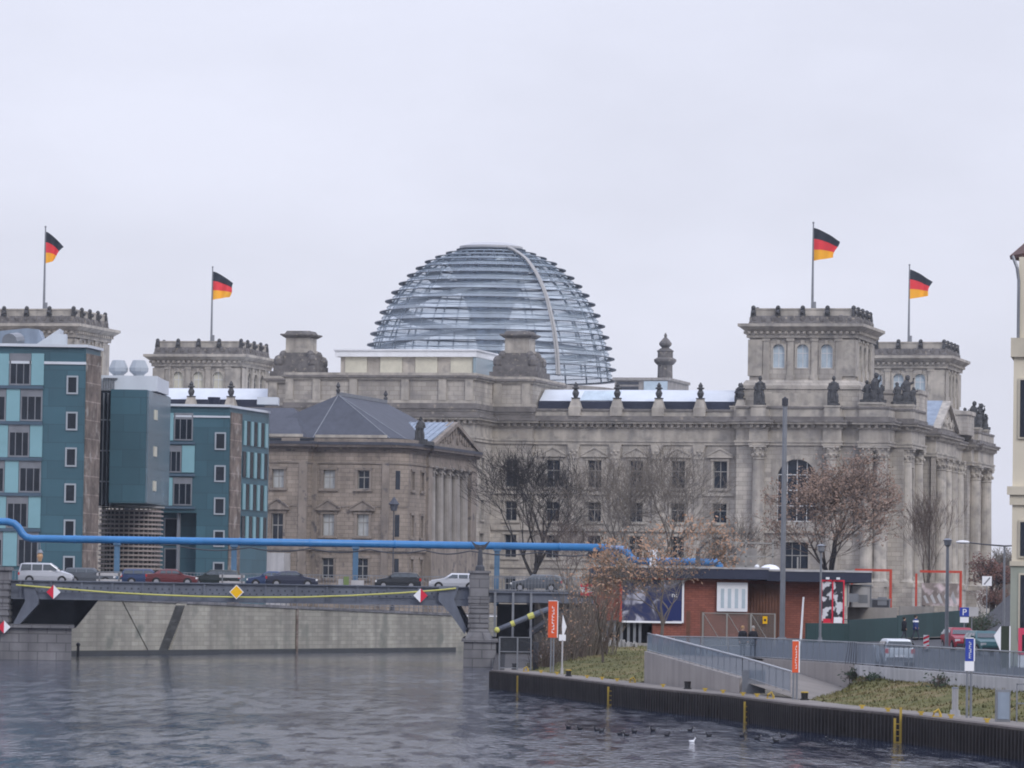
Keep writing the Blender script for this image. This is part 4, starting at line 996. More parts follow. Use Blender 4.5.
# yellow tube slung along the girder
o = MB().tube([at(x,y,YB-.6) for x,y in ((16,585),(60,588.5),(110,592.5),(160,595),(200,596.5),(250,597.3),(300,597.2),(350,595.6),(400,593),(440,590),(456,588.3))],.075,6).build('slung_tube',MT['yellowgreen'])
tag(o,'thin yellow tube slung in a shallow sag along the bridge girder','tube')
for x in (20,457):
    pass
# navigation signs
def diamond(x,y,w,kind,label):
    c=at(x,y,YB-.75 if y<620 else YB-1.75); t=thing('navigation_sign',label,'river sign',c,0,'diamond signs on the bridge')
    m=MB(Matrix.Translation(c)); r=w
    if kind=='y':
        m.slab([(-r,0,0),(0,0,-r),(r,0,0),(0,0,r)],(0,.06,0)); m.build('panel',MT['signwhite'],t)
        m=MB(Matrix.Translation(c)); r*=.87; m.slab([(-r,-.012,0),(0,-.012,-r),(r,-.012,0),(0,-.012,r)],(0,.01,0)); m.build('yellow_face',MT['signyellow'],t)
    else:
        s=1 if kind=='rw' else -1
        m.slab([(0,0,-r),(0,0,r),(-s*r,0,0)][::s],(0,.06,0)); m.build('red_half',MT['signred'],t)
        m=MB(Matrix.Translation(c)); m.slab([(s*.0,0,-r),(s*r,0,0),(0,0,r)][::s],(0,.06,0)); m.build('white_half',MT['signwhite'],t)
    m=MB(Matrix.Translation(c)); m.box(-.05,.05,.061,.7,-.3,-.2); m.box(-.05,.05,.061,.7,.2,.3); m.build('bracket',MT['darksteel'],t)
diamond(53.5,592,.6,'rw','diamond sign, left half red and right half white, at the left of the bridge')
diamond(420.5,595.5,.6,'wr','diamond sign, left half white and right half red, near the right pier of the bridge')
diamond(236.5,592,.62,'y','yellow diamond sign at the middle of the bridge')
diamond(4,627,.55,'rw','diamond sign, red and white, low on the left bridge pillar')
# ---- blue pipe
bp = thing('overhead_pipe','long bright blue overhead pipe on blue posts above the bridge','pipe',at(300,580,YB+BW))
YP=YB+BW+1.0; MT['bluepost']=mat('faded_blue_post',(.085,.17,.27),.6,.2,2,streak=.3); MT['blue']=mat('blue_pipe_paint',(.028,.18,.43),.4,.18,1.5,spec=.5,streak=.15)
zp=10.66
pp=[(-70,YP,12.15),(at(8,522,YP).x,YP,12.15)]+[at(x,y,YP) for x,y in ((14,523.5),(18.5,527.5),(22,533.5),(26,537.2),(32,538.8))]+[(at(45,539,YP).x,YP,zp),(at(200,541,YP).x,YP,zp),(at(608,548,YP).x,YP,zp)]
MB().tube(pp,.345,14).build('pipe',MT['blue'],bp,True)
for x in (117,234,355.5,497):
    a=at(x,560,YP); m=MB(); m.box(a.x-.24,a.x+.24,YP-.3,YP+.3,5.2,zp-.32); m.box(a.x-.34,a.x+.34,YP-.42,YP+.42,zp-.48,zp-.28); m.build('post',MT['bluepost'],bp)
for x in (75,160,240,310,395,472,560):
    a=at(x,545,YP); m=MB(); m.tube([(a.x-.07,YP,zp),(a.x+.07,YP,zp)],.385,14); m.build('pipe_flange',MT['blue'],bp)
m=MB(); pts=[]
xs=[at(x,548,YP).x for x in (180,250,310,370,425,470,540,600)]
for a,b in zip(xs,xs[1:]): pts += [(a+(b-a)*k/6,YP-.3,zp-.5-.32*math.sin(math.pi*k/6)) for k in range(6)]
m.tube(pts,.06,5); m.build('cable',MT['darksteel'],bp)
# lower blue run on the far bank
bp2 = thing('overhead_pipe','short lower run of blue pipe behind the flat roofed brick building','pipe',at(670,575,362))
Y2=362
MB().tube([at(611,549,Y2+40),at(622,549.5,Y2+8),at(628,552,Y2),at(631,558,Y2),at(637,561,Y2),at(660,561.5,Y2),at(700,562,Y2),at(716,562.4,Y2),at(719.5,566,Y2),at(720,572,Y2)],.30,12).build('pipe',MT['blue'],bp2,True)
m=MB(); a=at(614,562,Y2+20); m.box(a.x-.3,a.x+.3,Y2+19.7,Y2+20.3,4,a.z+1); m.build('post',MT['blue'],bp2)
# ================= water =================
m = bpy.data.materials.new('river_water'); m.use_nodes = True; nt=m.node_tree; N=nt.nodes; L=nt.links
b = N['Principled BSDF']; b.inputs['Base Color'].default_value=(.010,.024,.062,1); b.inputs['Roughness'].default_value=.04; b.inputs['IOR'].default_value=1.33
tc=N.new('ShaderNodeTexCoord')
def wn(scale, sc3, detail, rough=.6):
    mp=N.new('ShaderNodeMapping'); mp.inputs['Scale'].default_value=sc3; L.new(tc.outputs['Object'],mp.inputs[0])
    n=N.new('ShaderNodeTexNoise'); n.inputs['Scale'].default_value=scale; n.inputs['Detail'].default_value=detail; n.inputs['Roughness'].default_value=rough; L.new(mp.outputs[0],n.inputs['Vector']); return n.outputs['Fac']
big=wn(.9,(1,.17,1),4,.6); patch=wn(.035,(1,.3,1),6,.7); fine=wn(3.4,(1,.16,1),4,.6); mid=wn(1.1,(1,.16,1),4)
r1=N.new('ShaderNodeMapRange'); r1.inputs['From Min'].default_value=.38; r1.inputs['From Max'].default_value=.62; r1.inputs['To Min'].default_value=.02; r1.inputs['To Max'].default_value=1.0; L.new(big,r1.inputs[0])
pm_=N.new('ShaderNodeMapRange'); pm_.inputs['From Min'].default_value=.4; pm_.inputs['From Max'].default_value=.6; pm_.inputs['To Min'].default_value=.15; pm_.inputs['To Max'].default_value=1.0; L.new(patch,pm_.inputs[0])
mm_=N.new('ShaderNodeMath'); mm_.operation='MULTIPLY'; L.new(r1.outputs[0],mm_.inputs[0]); L.new(pm_.outputs[0],mm_.inputs[1])
b1=N.new('ShaderNodeBump'); b1.inputs['Distance'].default_value=.42; L.new(mm_.outputs[0],b1.inputs['Strength']); L.new(fine,b1.inputs['Height'])
b2=N.new('ShaderNodeBump'); b2.inputs['Distance'].default_value=.16; b2.inputs['Strength'].default_value=.5; L.new(mid,b2.inputs['Height']); L.new(b1.outputs[0],b2.inputs['Normal'])
L.new(b2.outputs[0],b.inputs['Normal'])
MT['water']=m
w_=MB(); w_.add([(-1500,-400,0),(1500,-400,0),(1500,900,0),(-1500,900,0)],[(0,1,2,3)]); o=w_.build('water',m); tag(o,kind='structure')
# ================= right bank =================
Q = [(50,20),(36,70),(27,112),(22.2,150),(19.2,171.5),(16.5,191.6),(13.1,207.8),(10.9,226.8),(7.5,243),(3.1,274.2),(-.9,298.5)]
Q.reverse()
def Qx(Y):
    if Y >= 298.5: return -.9
    for (a,ya),(b_,yb) in zip(Q,Q[1:]):
        if yb <= Y <= ya: return a+(b_-a)*(Y-ya)/(yb-ya)
    return 50
U = [(7.9,262.4),(14,262),(18.2,241),(22.5,201),(26.5,170),(33,125),(60,20)]
def Ux(Y):
    if Y >= 262: return 12.0
    for (a,ya),(b_,yb) in zip(U[1:],U[2:]):
        if yb <= Y <= ya: return a+(b_-a)*(Y-ya)/(yb-ya)
    return 60
def smooth(t): t=max(0,min(1,t)); return t*t*(3-2*t)
def zbank(X,Y):
    z = 2.5+max(0,min(100,Y-240))*.0083
    if Y > 330: z += smooth((Y-330)/60)*.4
    xr = 26+(Y-240)*.093
    z += smooth((X-xr)/3.0)*smooth((Y-300)/120)*3.4
    return z
MT['pile']=mat('rusty_sheet_piling',(.034,.029,.028),.8,.4,1.5,.2,streak=.5,spec=.2)
MT['promen']=mat('promenade_paving',(.20,.178,.16),.9,.2,1,.1)
qw = thing('quay_wall','dark rusty corrugated sheet pile quay wall along the right bank','quay wall',(9,235,0))
m=MB(); pts=[]; per=.56; acc=0
for (a,ya),(b_,yb) in zip(Q,Q[1:]):
    d=Vector((b_-a,yb-ya)); Ls=d.length; d.normalize(); nn=Vector((d.y,-d.x)); n=int(Ls/per)
    for k in range(n):
        base=Vector((a,ya))+d*(Ls*k/n)
        for f,o_ in ((0,.0),(.18,.0),(.32,.22),(.68,.22),(.82,0)): pts.append(base+d*(f*Ls/n)+nn*(o_-.0))
# river lies on the left of travel (towards decreasing Y the water is at smaller X)
vs=[]; fs=[]
for p in pts: vs += [(p.x-.1,p.y,-1.5),(p.x-.1,p.y,1.08)]
for i in range(len(pts)-1): fs.append((2*i,2*i+1,2*i+3,2*i+2))
m.add(vs,fs); m.build('sheet_piling',MT['pile'],qw)
def strip(off0,off1,z0,z1,mat_,name,parent,pl=None,top_only=False):
    pl = pl or Q; m=MB(); vs=[]; fs=[]
    for x,y in pl: vs += [(x+off0,y,z0),(x+off1,y,z0),(x+off1,y,z1),(x+off0,y,z1)]
    for i in range(len(pl)-1):
        a=4*i; b_=a+4
        fs += [(a+3,a+2,b_+2,b_+3)] if top_only else [(a,b_,b_+1,a+1),(a+1,b_+1,b_+2,a+2),(a+2,b_+2,b_+3,a+3),(a+3,b_+3,b_,a)]
    if not top_only: fs += [(0,1,2,3)]
    m.add(vs,fs); return m.build(name,mat_,parent)
strip(-.2,.42,1.08,1.17,mat('brown_cap_steel',(.12,.10,.09),.8,.4,2,streak=.5),'cap_beam',qw)
m=MB(); m.box(-.98,-.2,298.45,420,-1.5,1.16); m.build('end_return',MT['pile'],qw)
o=strip(.42,2.3,1.15,1.165,MT['promen'],'path',None,top_only=True); tag(o,kind='structure')
m=MB(); m.box(-.2,12,298.5,420,1.1,1.162); o=m.build('path',MT['promen']); tag(o,kind='structure')
# grass
mg = bpy.data.materials.new('winter_grass'); mg.use_nodes=True; nt=mg.node_tree; N=nt.nodes; L=nt.links; b=N['Principled BSDF']; b.inputs['Roughness'].default_value=.95; b.inputs['Specular IOR Level'].default_value=.1
tc=N.new('ShaderNodeTexCoord'); n1=N.new('ShaderNodeTexNoise'); n1.inputs['Scale'].default_value=.3; n1.inputs['Detail'].default_value=10; n1.inputs['Roughness'].default_value=.7; L.new(tc.outputs['Object'],n1.inputs['Vector'])
cr=N.new('ShaderNodeValToRGB'); L.new(n1.outputs['Fac'],cr.inputs[0]); e=cr.color_ramp.elements
e[0].position=.36; e[0].color=(.09,.092,.038,1); e[1].position=.66; e[1].color=(.20,.15,.085,1)
x=cr.color_ramp.elements.new(.5); x.color=(.13,.122,.052,1)
L.new(cr.outputs[0],b.inputs['Base Color'])
MT['grass']=mg
def bump_(X,Y,s=.12): return s*noise.noise(Vector((X*.5,Y*.35,3)))+s*.5*noise.noise(Vector((X*1.7,Y*1.2,9)))
def gl(u,v):
    Y=262.6+v*72; q=Qx(Y)+2.25; X=q+(13-q)*u
    z=1.16+1.35*max(smooth((X-q)/9)*.75,smooth((Y-275)/55)*smooth((X-q)/3.2+.0))
    return (X,Y,z+(bump_(X,Y) if u>.02 else 0))
grid_struct('grass_slope',MT['grass'],gl,40,110)
def gr(u,v):
    Y=95+v*146; q=Qx(Y)+2.25
    if Y>218: t=(Y-218)/23; q=q*(1-t)+(Ux(Y)-.5)*t
    X=q+(Ux(Y)+.1-q)*u
    z=1.16+(.80)*smooth(u*1.15)
    return (X,Y,z+(bump_(X,Y) if .02<u<.97 else 0))
grid_struct('grass_slope',MT['grass'],gr,40,200)
def tufts(name,fn,n,seed,label_kind):
    rnd=random.Random(seed); m=MB()
    for i in range(n):
        p=Vector(fn(rnd.random(),rnd.random()**.8)); 
        for k in range(3):
            a=rnd.random()*6.28; h=rnd.uniform(.05,.17); w=.035; dx,dy=math.cos(a),math.sin(a); q=p+Vector((rnd.uniform(-.15,.15),rnd.uniform(-.15,.15),-.03))
            m.add([q-Vector((w*dx,w*dy,0)),q+Vector((w*dx,w*dy,0)),q+Vector((dy*.1,-dx*.1,h))],[(0,1,2)])
    o=m.build(name,MT['grass']); tag(o,kind='stuff'); return o
o=tufts('grass',gl,3000,1,0); tag(o,'short winter grass on the left slope above the quay','grass')
o=tufts('grass',lambda u,v:gr(u,.35+.65*v),4500,2,0); tag(o,'green and yellow winter grass on the right slope above the quay','grass')
# upper terrace / street
def tr(u,v):
    Y=60+v*362; X0=Ux(Y)+(.14 if Y<262 else 0); X=X0+(u**2.2)*(260-X0)
    return (X,Y,zbank(X,Y)-.06)
grid_struct('ground',MT['asphalt'],tr,60,120)
m=MB(); m.box(4.5,12,334.5,420,1.1,2.75); o=m.build('ground',MT['conc']); tag(o,kind='structure')
# pavement with kerb along the hoarding
def pv(u,v):
    a=at(800,645,322); b_=at(975,640,352); X=a.x+(b_.x-a.x)*u; Y=a.y+(b_.y-a.y)*u-3.4*(1-v)
    return (X,Y,zbank(X,Y)+.09)
grid_struct('pavement',MT['promen'],pv,20,3)
# low pale wall with railing on top of it
MT['meshp']=glassmat('railing_mesh',(.82,.88,.94),.48,.5,.3,(.19,.23,.28))
tw_=thing('parapet_wall','low pale concrete parapet wall with a mesh railing, behind the right grass slope','wall',(20.5,220,1.5))
seg=U[2:]
m=MB()
for (a,ya),(b_,yb) in zip(seg,seg[1:]):
    m.add([(a-.15,ya,1.4),(b_-.15,yb,1.4),(b_+.15,yb,1.4),(a+.15,ya,1.4),(a-.15,ya,2.56),(b_-.15,yb,2.56),(b_+.15,yb,2.56),(a+.15,ya,2.56)],[(0,3,2,1),(4,5,6,7),(0,1,5,4),(1,2,6,5),(2,3,7,6),(3,0,4,7)])
m.build('wall',MT['concl'],tw_)
def rail_on(pl,z0s,h,parent,step=1.6,mesh=True,bars=.0):
    m=MB(); mm=MB(); bb=MB()
    for (a,b_) in zip(pl,pl[1:]):
        a=Vector(a);b_=Vector(b_); d=b_-a; n=max(1,int(d.length/step))
        for k in range(n+1):
            p=a+d*k/n; m.box(p.x-.018,p.x+.018,p.y-.018,p.y+.018,p.z,p.z+h)
        m.tube([a+Vector((0,0,h)),b_+Vector((0,0,h))],.04,6); m.tube([a+Vector((0,0,.1)),b_+Vector((0,0,.1))],.025,5)
        if mesh: mm.add([a+Vector((0,0,.12)),b_+Vector((0,0,.12)),b_+Vector((0,0,h-.05)),a+Vector((0,0,h-.05))],[(0,1,2,3)])
        if bars:
            n=int(d.length/bars)
            for k in range(n): p=a+d*(k+.5)/n; m.box(p.x-.015,p.x+.015,p.y-.015,p.y+.015,p.z+.1,p.z+h)
    o=m.build('railing',MT['steel'],parent)
    if mesh: mm.build('railing_mesh',MT['meshp'],o)
    return o
rail_on([(x,y,2.56) for x,y in seg],0,1.15,tw_,1.25)
# ramp: outer wall, retaining wall, sloping floor, railings
MT['rampc']=mat('brown_concrete',(.32,.29,.27),.9,.15,.8,.15,streak=.3)
rp=thing('ramp','brown concrete ramp with mesh railings leading down from terrace to quay path','ramp',(11,240,1.2))
oa,ob,oc=Vector((7.86,260,0)),Vector((11.8,232.7,0)),Vector((13.7,219,0))
def wallseg(m,a,b_,za0,zb0,za1,zb1,t=.15):
    d=(b_-a); d.z=0; d.normalize(); n=Vector((-d.y,d.x,0))*t
    m.add([(a-n).xy.to_tuple()+(za0,),(b_-n).xy.to_tuple()+(zb0,),(b_+n).xy.to_tuple()+(zb0,),(a+n).xy.to_tuple()+(za0,),(a-n).xy.to_tuple()+(za1,),(b_-n).xy.to_tuple()+(zb1,),(b_+n).xy.to_tuple()+(zb1,),(a+n).xy.to_tuple()+(za1,)],
          [(0,3,2,1),(4,5,6,7),(0,1,5,4),(1,2,6,5),(2,3,7,6),(3,0,4,7)])
m=MB(); wallseg(m,oa,ob,1.0,1.0,2.9,1.92); wallseg(m,Vector((7.86,260.2,0)),Vector((7.9,262.6,0)),1,1,2.89,2.89); m.build('outer_wall',MT['rampc'],rp)
m=MB(); wallseg(m,Vector((14,262,0)),Vector((18.2,241.1,0)),1,1,2.62,2.58); wallseg(m,Vector((7.9,262.4,0)),Vector((13.9,262.15,0)),1,1,2.6,2.6); m.build('retaining_wall',MT['rampc'],rp)
m=MB(); m.add([(7.9,262.2,2.75),(13.9,262,2.6),(17.8,242,1.3),(17.9,240,1.22),(14.6,219.5,1.18),(13.7,219,1.2),(11.8,232.7,1.75),(7.9,260,2.75)],[(0,7,6,1),(1,6,5,2),(2,5,4,3)]); m.build('ramp_floor',MT['promen'],rp)
rail_on([(7.86,260,2.9),(11.8,232.7,1.92),(13.5,221,1.42)],0,1.02,rp,1.6)
rail_on([(7.9,262.4,2.6),(14,262,2.6),(18.2,241.1,2.58)],0,1.15,rp,1.25)
m=MB(); m.tube([(8.3,260,3.86),(12.0,233,2.92),(13.7,221,2.42)],.03,6); m.build('handrail',MT['framewhite'],rp)
MB().tube([at(797,673,251.2),at(818,681,248.2)],.03,6).build('handrail',MT['steel'],rp)
m=MB(); a=at(742,686,231); m.box(a.x,a.x+1.15,230.9,231,1.2,2.35); m.build('ramp_gate',MT['steel'],rp)
m=MB(); a=at(853,655,241.5); 
for k in range(9): m.tube([(a.x-.35+k*.12-.08*abs(k-4)*.2,241.3,2.6),(a.x-.35+k*.1+.1,241.3,3.75)],.018,4)
m.build('narrow_gate',MT['darksteel'],tw_)
# gate with steel frame at the end of the quay
gt=thing('quay_gate','tall steel framed mesh gate closing the quay path beside the bridge pier','gate',at(515,667,300))
m=MB()
for x in (499.5,517.5,531): a=at(x,650,300); m.box(a.x-.05,a.x+.05,299.9,300.1,1.15,3.3)
a=at(499.5,650,300).x; b_=at(531,650,300).x
for z in (1.3,2.35,3.28): m.box(a,b_,299.95,300.05,z-.03,z+.03)
m.build('gate_frame',MT['steel'],gt); m=MB(); m.add([(a,300,1.3),(b_,300,1.3),(b_,300,3.28),(a,300,3.28)],[(0,1,2,3)]); m.build('gate_mesh',glassmat('dark_gate_mesh',(.6,.62,.66),.5,.6,.2,(.07,.075,.085)),gt)
m=MB(); a=at(533,655,300.5); m.box(a.x,a.x+.35,300.3,300.7,1.15,3.0); m.build('gate_pillar',MT['darksteel'],gt)
# ---- brick building with flat dark roof
MT['brick']=mat('red_brick',(.245,.085,.060),.85,.2,1.5,.1,brick=(.5,.16,.02,(.75,.7,.7)))
MT['slat']=mat('brown_timber_boards',(.16,.075,.05),.75,.3,3)
YK=335.0
bk=thing('brick_building','low flat roofed red brick building with a big blue poster, behind the bank','building',(16,YK+8,2.6))
m=MB(); xa=at(597,600,YK).x; xb=at(748,600,YK).x; xc=at(822,600,YK+2).x; xm=at(640,630,YK).x; zr=at(660,578,YK).z
m.box(xa,xb,YK,YK+14,at(640,621,YK).z,zr); m.box(xm+.9,xb,YK+.01,YK+13.9,2.4,at(640,621,YK).z); m.box(xb-.01,xc,YK+2,YK+14,2.6,zr-.05); m.build('brick_wall',MT['brick'],bk)
m=MB(); xs_=at(783,600,YK+2).x; m.box(xb+.0,xs_,YK+1.85,YK+2.0,3.2,zr-.3)
for k in range(12): x=xb+.1+k*(xs_-xb)/12; m.box(x,x+.09,YK+1.75,YK+1.85,3.2,zr-.3)
m.build('timber_wall',MT['slat'],bk)
m=MB(); xd=at(868,575,YK+4).x
m.box(xa-.35,at(768,575,YK).x,YK-.9,YK+15,zr,zr+.72); m.box(at(768,575,YK).x-.1,xd,YK+.5,YK+15,zr-.1,zr+.62); rf_=m.build('roof',MT['darkband'],bk)
m=MB(); m.box(xa-.4,at(768,575,YK).x+.05,YK-.95,YK+15.05,zr+.72,zr+.86); m.box(at(768,575,YK).x,xd+.05,YK+.45,YK+15,zr+.62,zr+.76); m.build('roof_edge',MT['concl'],rf_)
q=at(770,567,YK+6); m=MB(); m.ball((q.x,YK+6,zr+.75),.75,12,6,(1,1,.55)); m.build('roof_dome_light',MT['white'],rf_)
q=at(653,560,YK+3); m=MB(); m.cyl(q.x,YK+3,zr+.8,q.z+.6,.24,.24,12); m.cyl(q.x,YK+3,q.z+.6,q.z+.75,.34,.34,12); m.build('flue',MT['white'],rf_)
q=at(698,556,YK+5); m=MB(); m.tube([(q.x,YK+5,zr+.8),(q.x,YK+5,q.z+.4),(q.x+.7,YK+4.8,q.z+1.1)],[.2,.16,.09],7); m.build('roof_camera_post',MT['darksteel'],rf_)
# white window unit
m=MB(); a=at(717,597,YK-.3); b_=at(747.5,597,YK-.3); zt_=at(730,582.5,YK-.3).z; zb_=at(730,611.5,YK-.3).z
m.box(a.x,b_.x,YK-.35,YK+.05,zb_,zt_); wu_=m.build('bay_window',MT['white'],bk)
for x in (722.5,729.5,736.5,743.5):
    m=MB(); c_=at(x,597,YK-.35).x; m.box(c_-.12,c_+.12,YK-.37,YK-.33,zb_+.25,zt_-.45); m.build('pane',MT['paneblue'],wu_)
# undercroft with dark posts
m=MB(); x0=at(607,630,YK+1).x; m.box(x0,xm+.9,YK+2.2,YK+3,1.8,at(620,621,YK).z); m.build('undercroft',MT['black'],bk)  # black box stands in for the shade inside the open void
m=MB()
for x in (608,614.5,621.5,628.5,634.5,640): c_=at(x,630,YK+.3).x; m.box(c_-.1,c_+.1,YK+.2,YK+.5,1.8,at(620,621,YK).z-.01)
m.build('undercroft_post',MT['steel'],bk)
def text_mesh(body,size,loc,rz,mat_,parent,name='lettering',ext=.01,align='CENTER',vert=False):
    cu=bpy.data.curves.new('t','FONT'); cu.body='\n'.join(body) if vert else body; cu.size=size; cu.extrude=ext; cu.align_x=align; cu.resolution_u=3
    if vert: cu.space_line=.78
    ob=bpy.data.objects.new('t',cu); me=bpy.data.meshes.new_from_object(ob); bpy.data.objects.remove(ob)
    mb=MB(Matrix.Translation(loc)@Matrix.Rotation(rz,4,'Z')@Matrix.Rotation(R(90),4,'X'))
    mb.add([v.co for v in me.vertices],[list(p.vertices) for p in me.polygons]); bpy.data.meshes.remove(me)
    return mb.build(name,mat_,parent)
# poster one
pa=at(622,600,YK-.2); pb=at(682,600,YK-.2); pzt=at(650,579.5,YK-.2).z; pzb=at(650,621,YK-.2).z
po=thing('billboard','large dark blue billboard with pale figures, red frame at left and top','billboard',((pa.x+pb.x)/2,YK-.2,pzb))
m=MB(); m.box(pa.x,pb.x,YK-.2,YK-.02,pzb,pzt)
pm=bpy.data.materials.new('poster_print'); pm.use_nodes=True; nt=pm.node_tree; N=nt.nodes; L=nt.links; b=N['Principled BSDF']; b.inputs['Roughness'].default_value=.5
tc=N.new('ShaderNodeTexCoord'); n1=N.new('ShaderNodeTexNoise'); n1.inputs['Scale'].default_value=.9; n1.inputs['Detail'].default_value=3; n1.inputs['Distortion'].default_value=.8; L.new(tc.outputs['Object'],n1.inputs['Vector'])
cr=N.new('ShaderNodeValToRGB'); L.new(n1.outputs['Fac'],cr.inputs[0]); e=cr.color_ramp.elements; e[0].position=.42; e[0].color=(.012,.02,.09,1); e[1].position=.62; e[1].color=(.42,.42,.5,1)
x=e.new(.52); x.color=(.06,.06,.10,1)
L.new(cr.outputs[0],b.inputs['Base Color'])
m.build('panel',pm,po)
m=MB(); m.box(pb.x-1.35,pb.x-.02,YK-.23,YK-.2,pzb+.05,pzb+1.5); m.build('navy_strip',mat('poster_navy',(.012,.022,.11),.5,.1),po)
m=MB(); m.box(pa.x-.18,pa.x,YK-.28,YK,pzb-.1,pzt+.18); m.box(pa.x,pb.x+.1,YK-.28,YK,pzt,pzt+.16); m.build('red_frame',mat('red_orange_paint',(.48,.065,.04),.5,.1),po)
m=MB(); m.box(pb.x,pb.x+.14,YK-.27,YK,pzb-.1,pzt); m.box(pa.x,pb.x,YK-.27,YK,pzb-.14,pzb); m.build('white_frame',MT['signwhite'],po)
text_mesh('nt',.5,(pb.x-.55,YK-.24,pzb+1.75),0,MT['signwhite'],po)
# poster two
pa=at(822,600,YK-5); pb=at(843,600,YK-5); pzt=at(830,581.5,YK-5).z; pzb=at(830,623,YK-5).z
po=thing('billboard','narrow two part poster case with red frame and pale shapes, right end of brick building','billboard',((pa.x+pb.x)/2,YK-5,pzb-.6))
mid_=(pa.x+pb.x)/2+.0
m=MB(); m.box(pa.x,pb.x,YK-5,YK-4.85,pzb,pzt); m.build('panel',mat('dark_poster',(.035,.035,.045),.5,.3,1,spots=((.6,.6,.63),1.4,.5,.04)),po)
m=MB()
for x0,x1 in ((pa.x-.08,pa.x),(mid_-.05,mid_+.05),(pb.x,pb.x+.1)): m.box(x0,x1,YK-5.06,YK-4.85,pzb-.5,pzt+.12)
m.box(pa.x,pb.x,YK-5.06,YK-4.85,pzt,pzt+.12); m.box(pa.x+.1,mid_-.1,YK-5.03,YK-5.0,pzb,pzb+.3); m.build('red_frame',MT['signred'],po)
m=MB(); m.box(mid_+.1,pb.x-.05,YK-5.03,YK-5.0,pzb+.0,pzb+.42)
m.build('white_strip',MT['signwhite'],po)
m=MB()
for x in (pa.x,pb.x): m.box(x-.05,x+.05,YK-4.95,YK-4.85,2.6,pzb)
m.build('leg',MT['steel'],po)
for k in (.15,.65):
    m=MB(); x=pa.x+(pb.x-pa.x)*(k+.1); m.box(x-.12,x+.12,YK-5.3,YK-5,pzt+.15,pzt+.3); m.build('spot_lamp',MT['white'],po)
# ---- site fence panels
def site_fence(x0,x1,ytop,ybot,Y,n,label,md='frame'):
    t=thing('site_fence',label,'fence',at((x0+x1)/2,ybot,Y))
    a=at(x0,ytop,Y); b_=at(x1,ytop,Y); zb_=at((x0+x1)/2,ybot,Y).z; zt_=at((x0+x1)/2,ytop,Y).z
    m=MB()
    for k in range(n+1): x=a.x+(b_.x-a.x)*k/n; m.box(x-.05,x+.05,Y-.05,Y+.05,zb_-.4,zt_)
    m.box(a.x,b_.x,Y-.03,Y+.03,zt_-.06,zt_); m.box(a.x,b_.x,Y-.03,Y+.03,zb_+.1,zb_+.16)
    for k in range(n): x=a.x+(b_.x-a.x)*k/n; w_=(b_.x-a.x)/n; m.tube([(x,Y,zt_),(x+w_*.8,Y,zb_+.3)],.025,4)
    o=m.build('fence_frame',MT[md],t); m=MB(); m.add([(a.x,Y,zb_+.1),(b_.x,Y,zb_+.1),(b_.x,Y,zt_),(a.x,Y,zt_)],[(0,1,2,3)]); m.build('fence_mesh',glassmat('fence_mesh_'+label[:4],(.85,.85,.85),.68,.6,.2,(.22,.22,.2)),o)
    return t
site_fence(703,775,613,648,300,3,'wire mesh site fence with pale posts in front of the red brick wall')
sg=thing('warning_sign','small square yellow warning sign hung on the site fence','warning sign',at(765,620,299.8)); c_=at(765,620,299.8)
m=MB(Matrix.Translation(c_)); m.box(-.15,.15,-.03,.02,-.24,.24); m.build('panel',MT['signyellow'],sg); m=MB(Matrix.Translation(c_)); m.box(-.07,.07,-.045,-.03,-.07,.07); m.build('symbol',MT['black'],sg)
for x,l in ((688,'brown timber post left of the wire fence'),(702,'brown timber post at the end of the wire fence')):
    c_=at(x,640,302); o=MB().box(c_.x-.13,c_.x+.13,301.9,302.15,2.0,at(x,611,302).z).build('timber_post',MT['slat']); tag(o,l+(' beside the sapling' if x==688 else ''),'post')
# hoarding
MT['green']=mat('dark_green_hoarding',(.022,.05,.052),.7,.15,1,brick=(2.5,3,.04,(.7,.7,.7)))
def hoard(xa,ya,xb,yb,Ya,Yb,zt0,label):
    a=at(xa,ya,Ya); b_=at(xb,yb,Yb); m=MB(); wallseg(m,Vector((a.x,Ya,0)),Vector((b_.x,Yb,0)),2.2,2.2,a.z,b_.z,.06); o=m.build('hoarding',MT['green']); tag(o,label,'hoarding'); return o
hoard(806,623,848,623.5,318,322,0,'dark green site hoarding below the narrow poster case')
hoard(848.5,620,897,617.5,324,334,0,'dark green site hoarding behind the silver car')
hoard(897.5,615.5,966,610,335,352,0,'dark green site hoarding behind the two walkers and the lamp post')
# concrete wall and huts behind
a=at(848,607,345); b_=at(897,607,345); o=MB().box(a.x,b_.x,345,345.5,2.6,a.z).build('concrete_wall',MT['conc']); tag(o,'grey board marked concrete wall rising behind the green hoarding','wall')
a=at(900,606,348); b_=at(934,606,348); o=MB().box(a.x,b_.x,348,348.5,2.6,a.z).build('concrete_wall',MT['conc']); tag(o,'short grey concrete wall right of the long one, behind the walkers','wall')
def hut(x0,x1,y0,y1,Y,md,label,name='site_cabin'):
    t=thing(name,label,'site cabin',at((x0+x1)/2,y1,Y)); a=at(x0,(y0+y1)/2,Y); b_=at(x1,(y0+y1)/2,Y); zt_=at(x0,y0,Y).z; zb_=at(x0,y1,Y).z
    m=MB(); m.box(a.x,b_.x,Y,Y+2.4,zb_,zt_); m.build('cabin_wall',MT[md],t); m=MB(); m.box(a.x-.06,b_.x+.06,Y-.06,Y+2.46,zt_,zt_+.12); m.box(a.x-.03,a.x+.08,Y-.03,Y+.05,zb_,zt_); m.box(b_.x-.08,b_.x+.03,Y-.03,Y+.05,zb_,zt_); m.build('cabin_frame',MT['steel'],t); 
    m=MB(); m.box(a.x+.5,a.x+1.2,Y-.02,Y+.01,zb_+.3,zb_+.32+1.0*.6); m.build('vent_panel',MT['steel'],t); return t
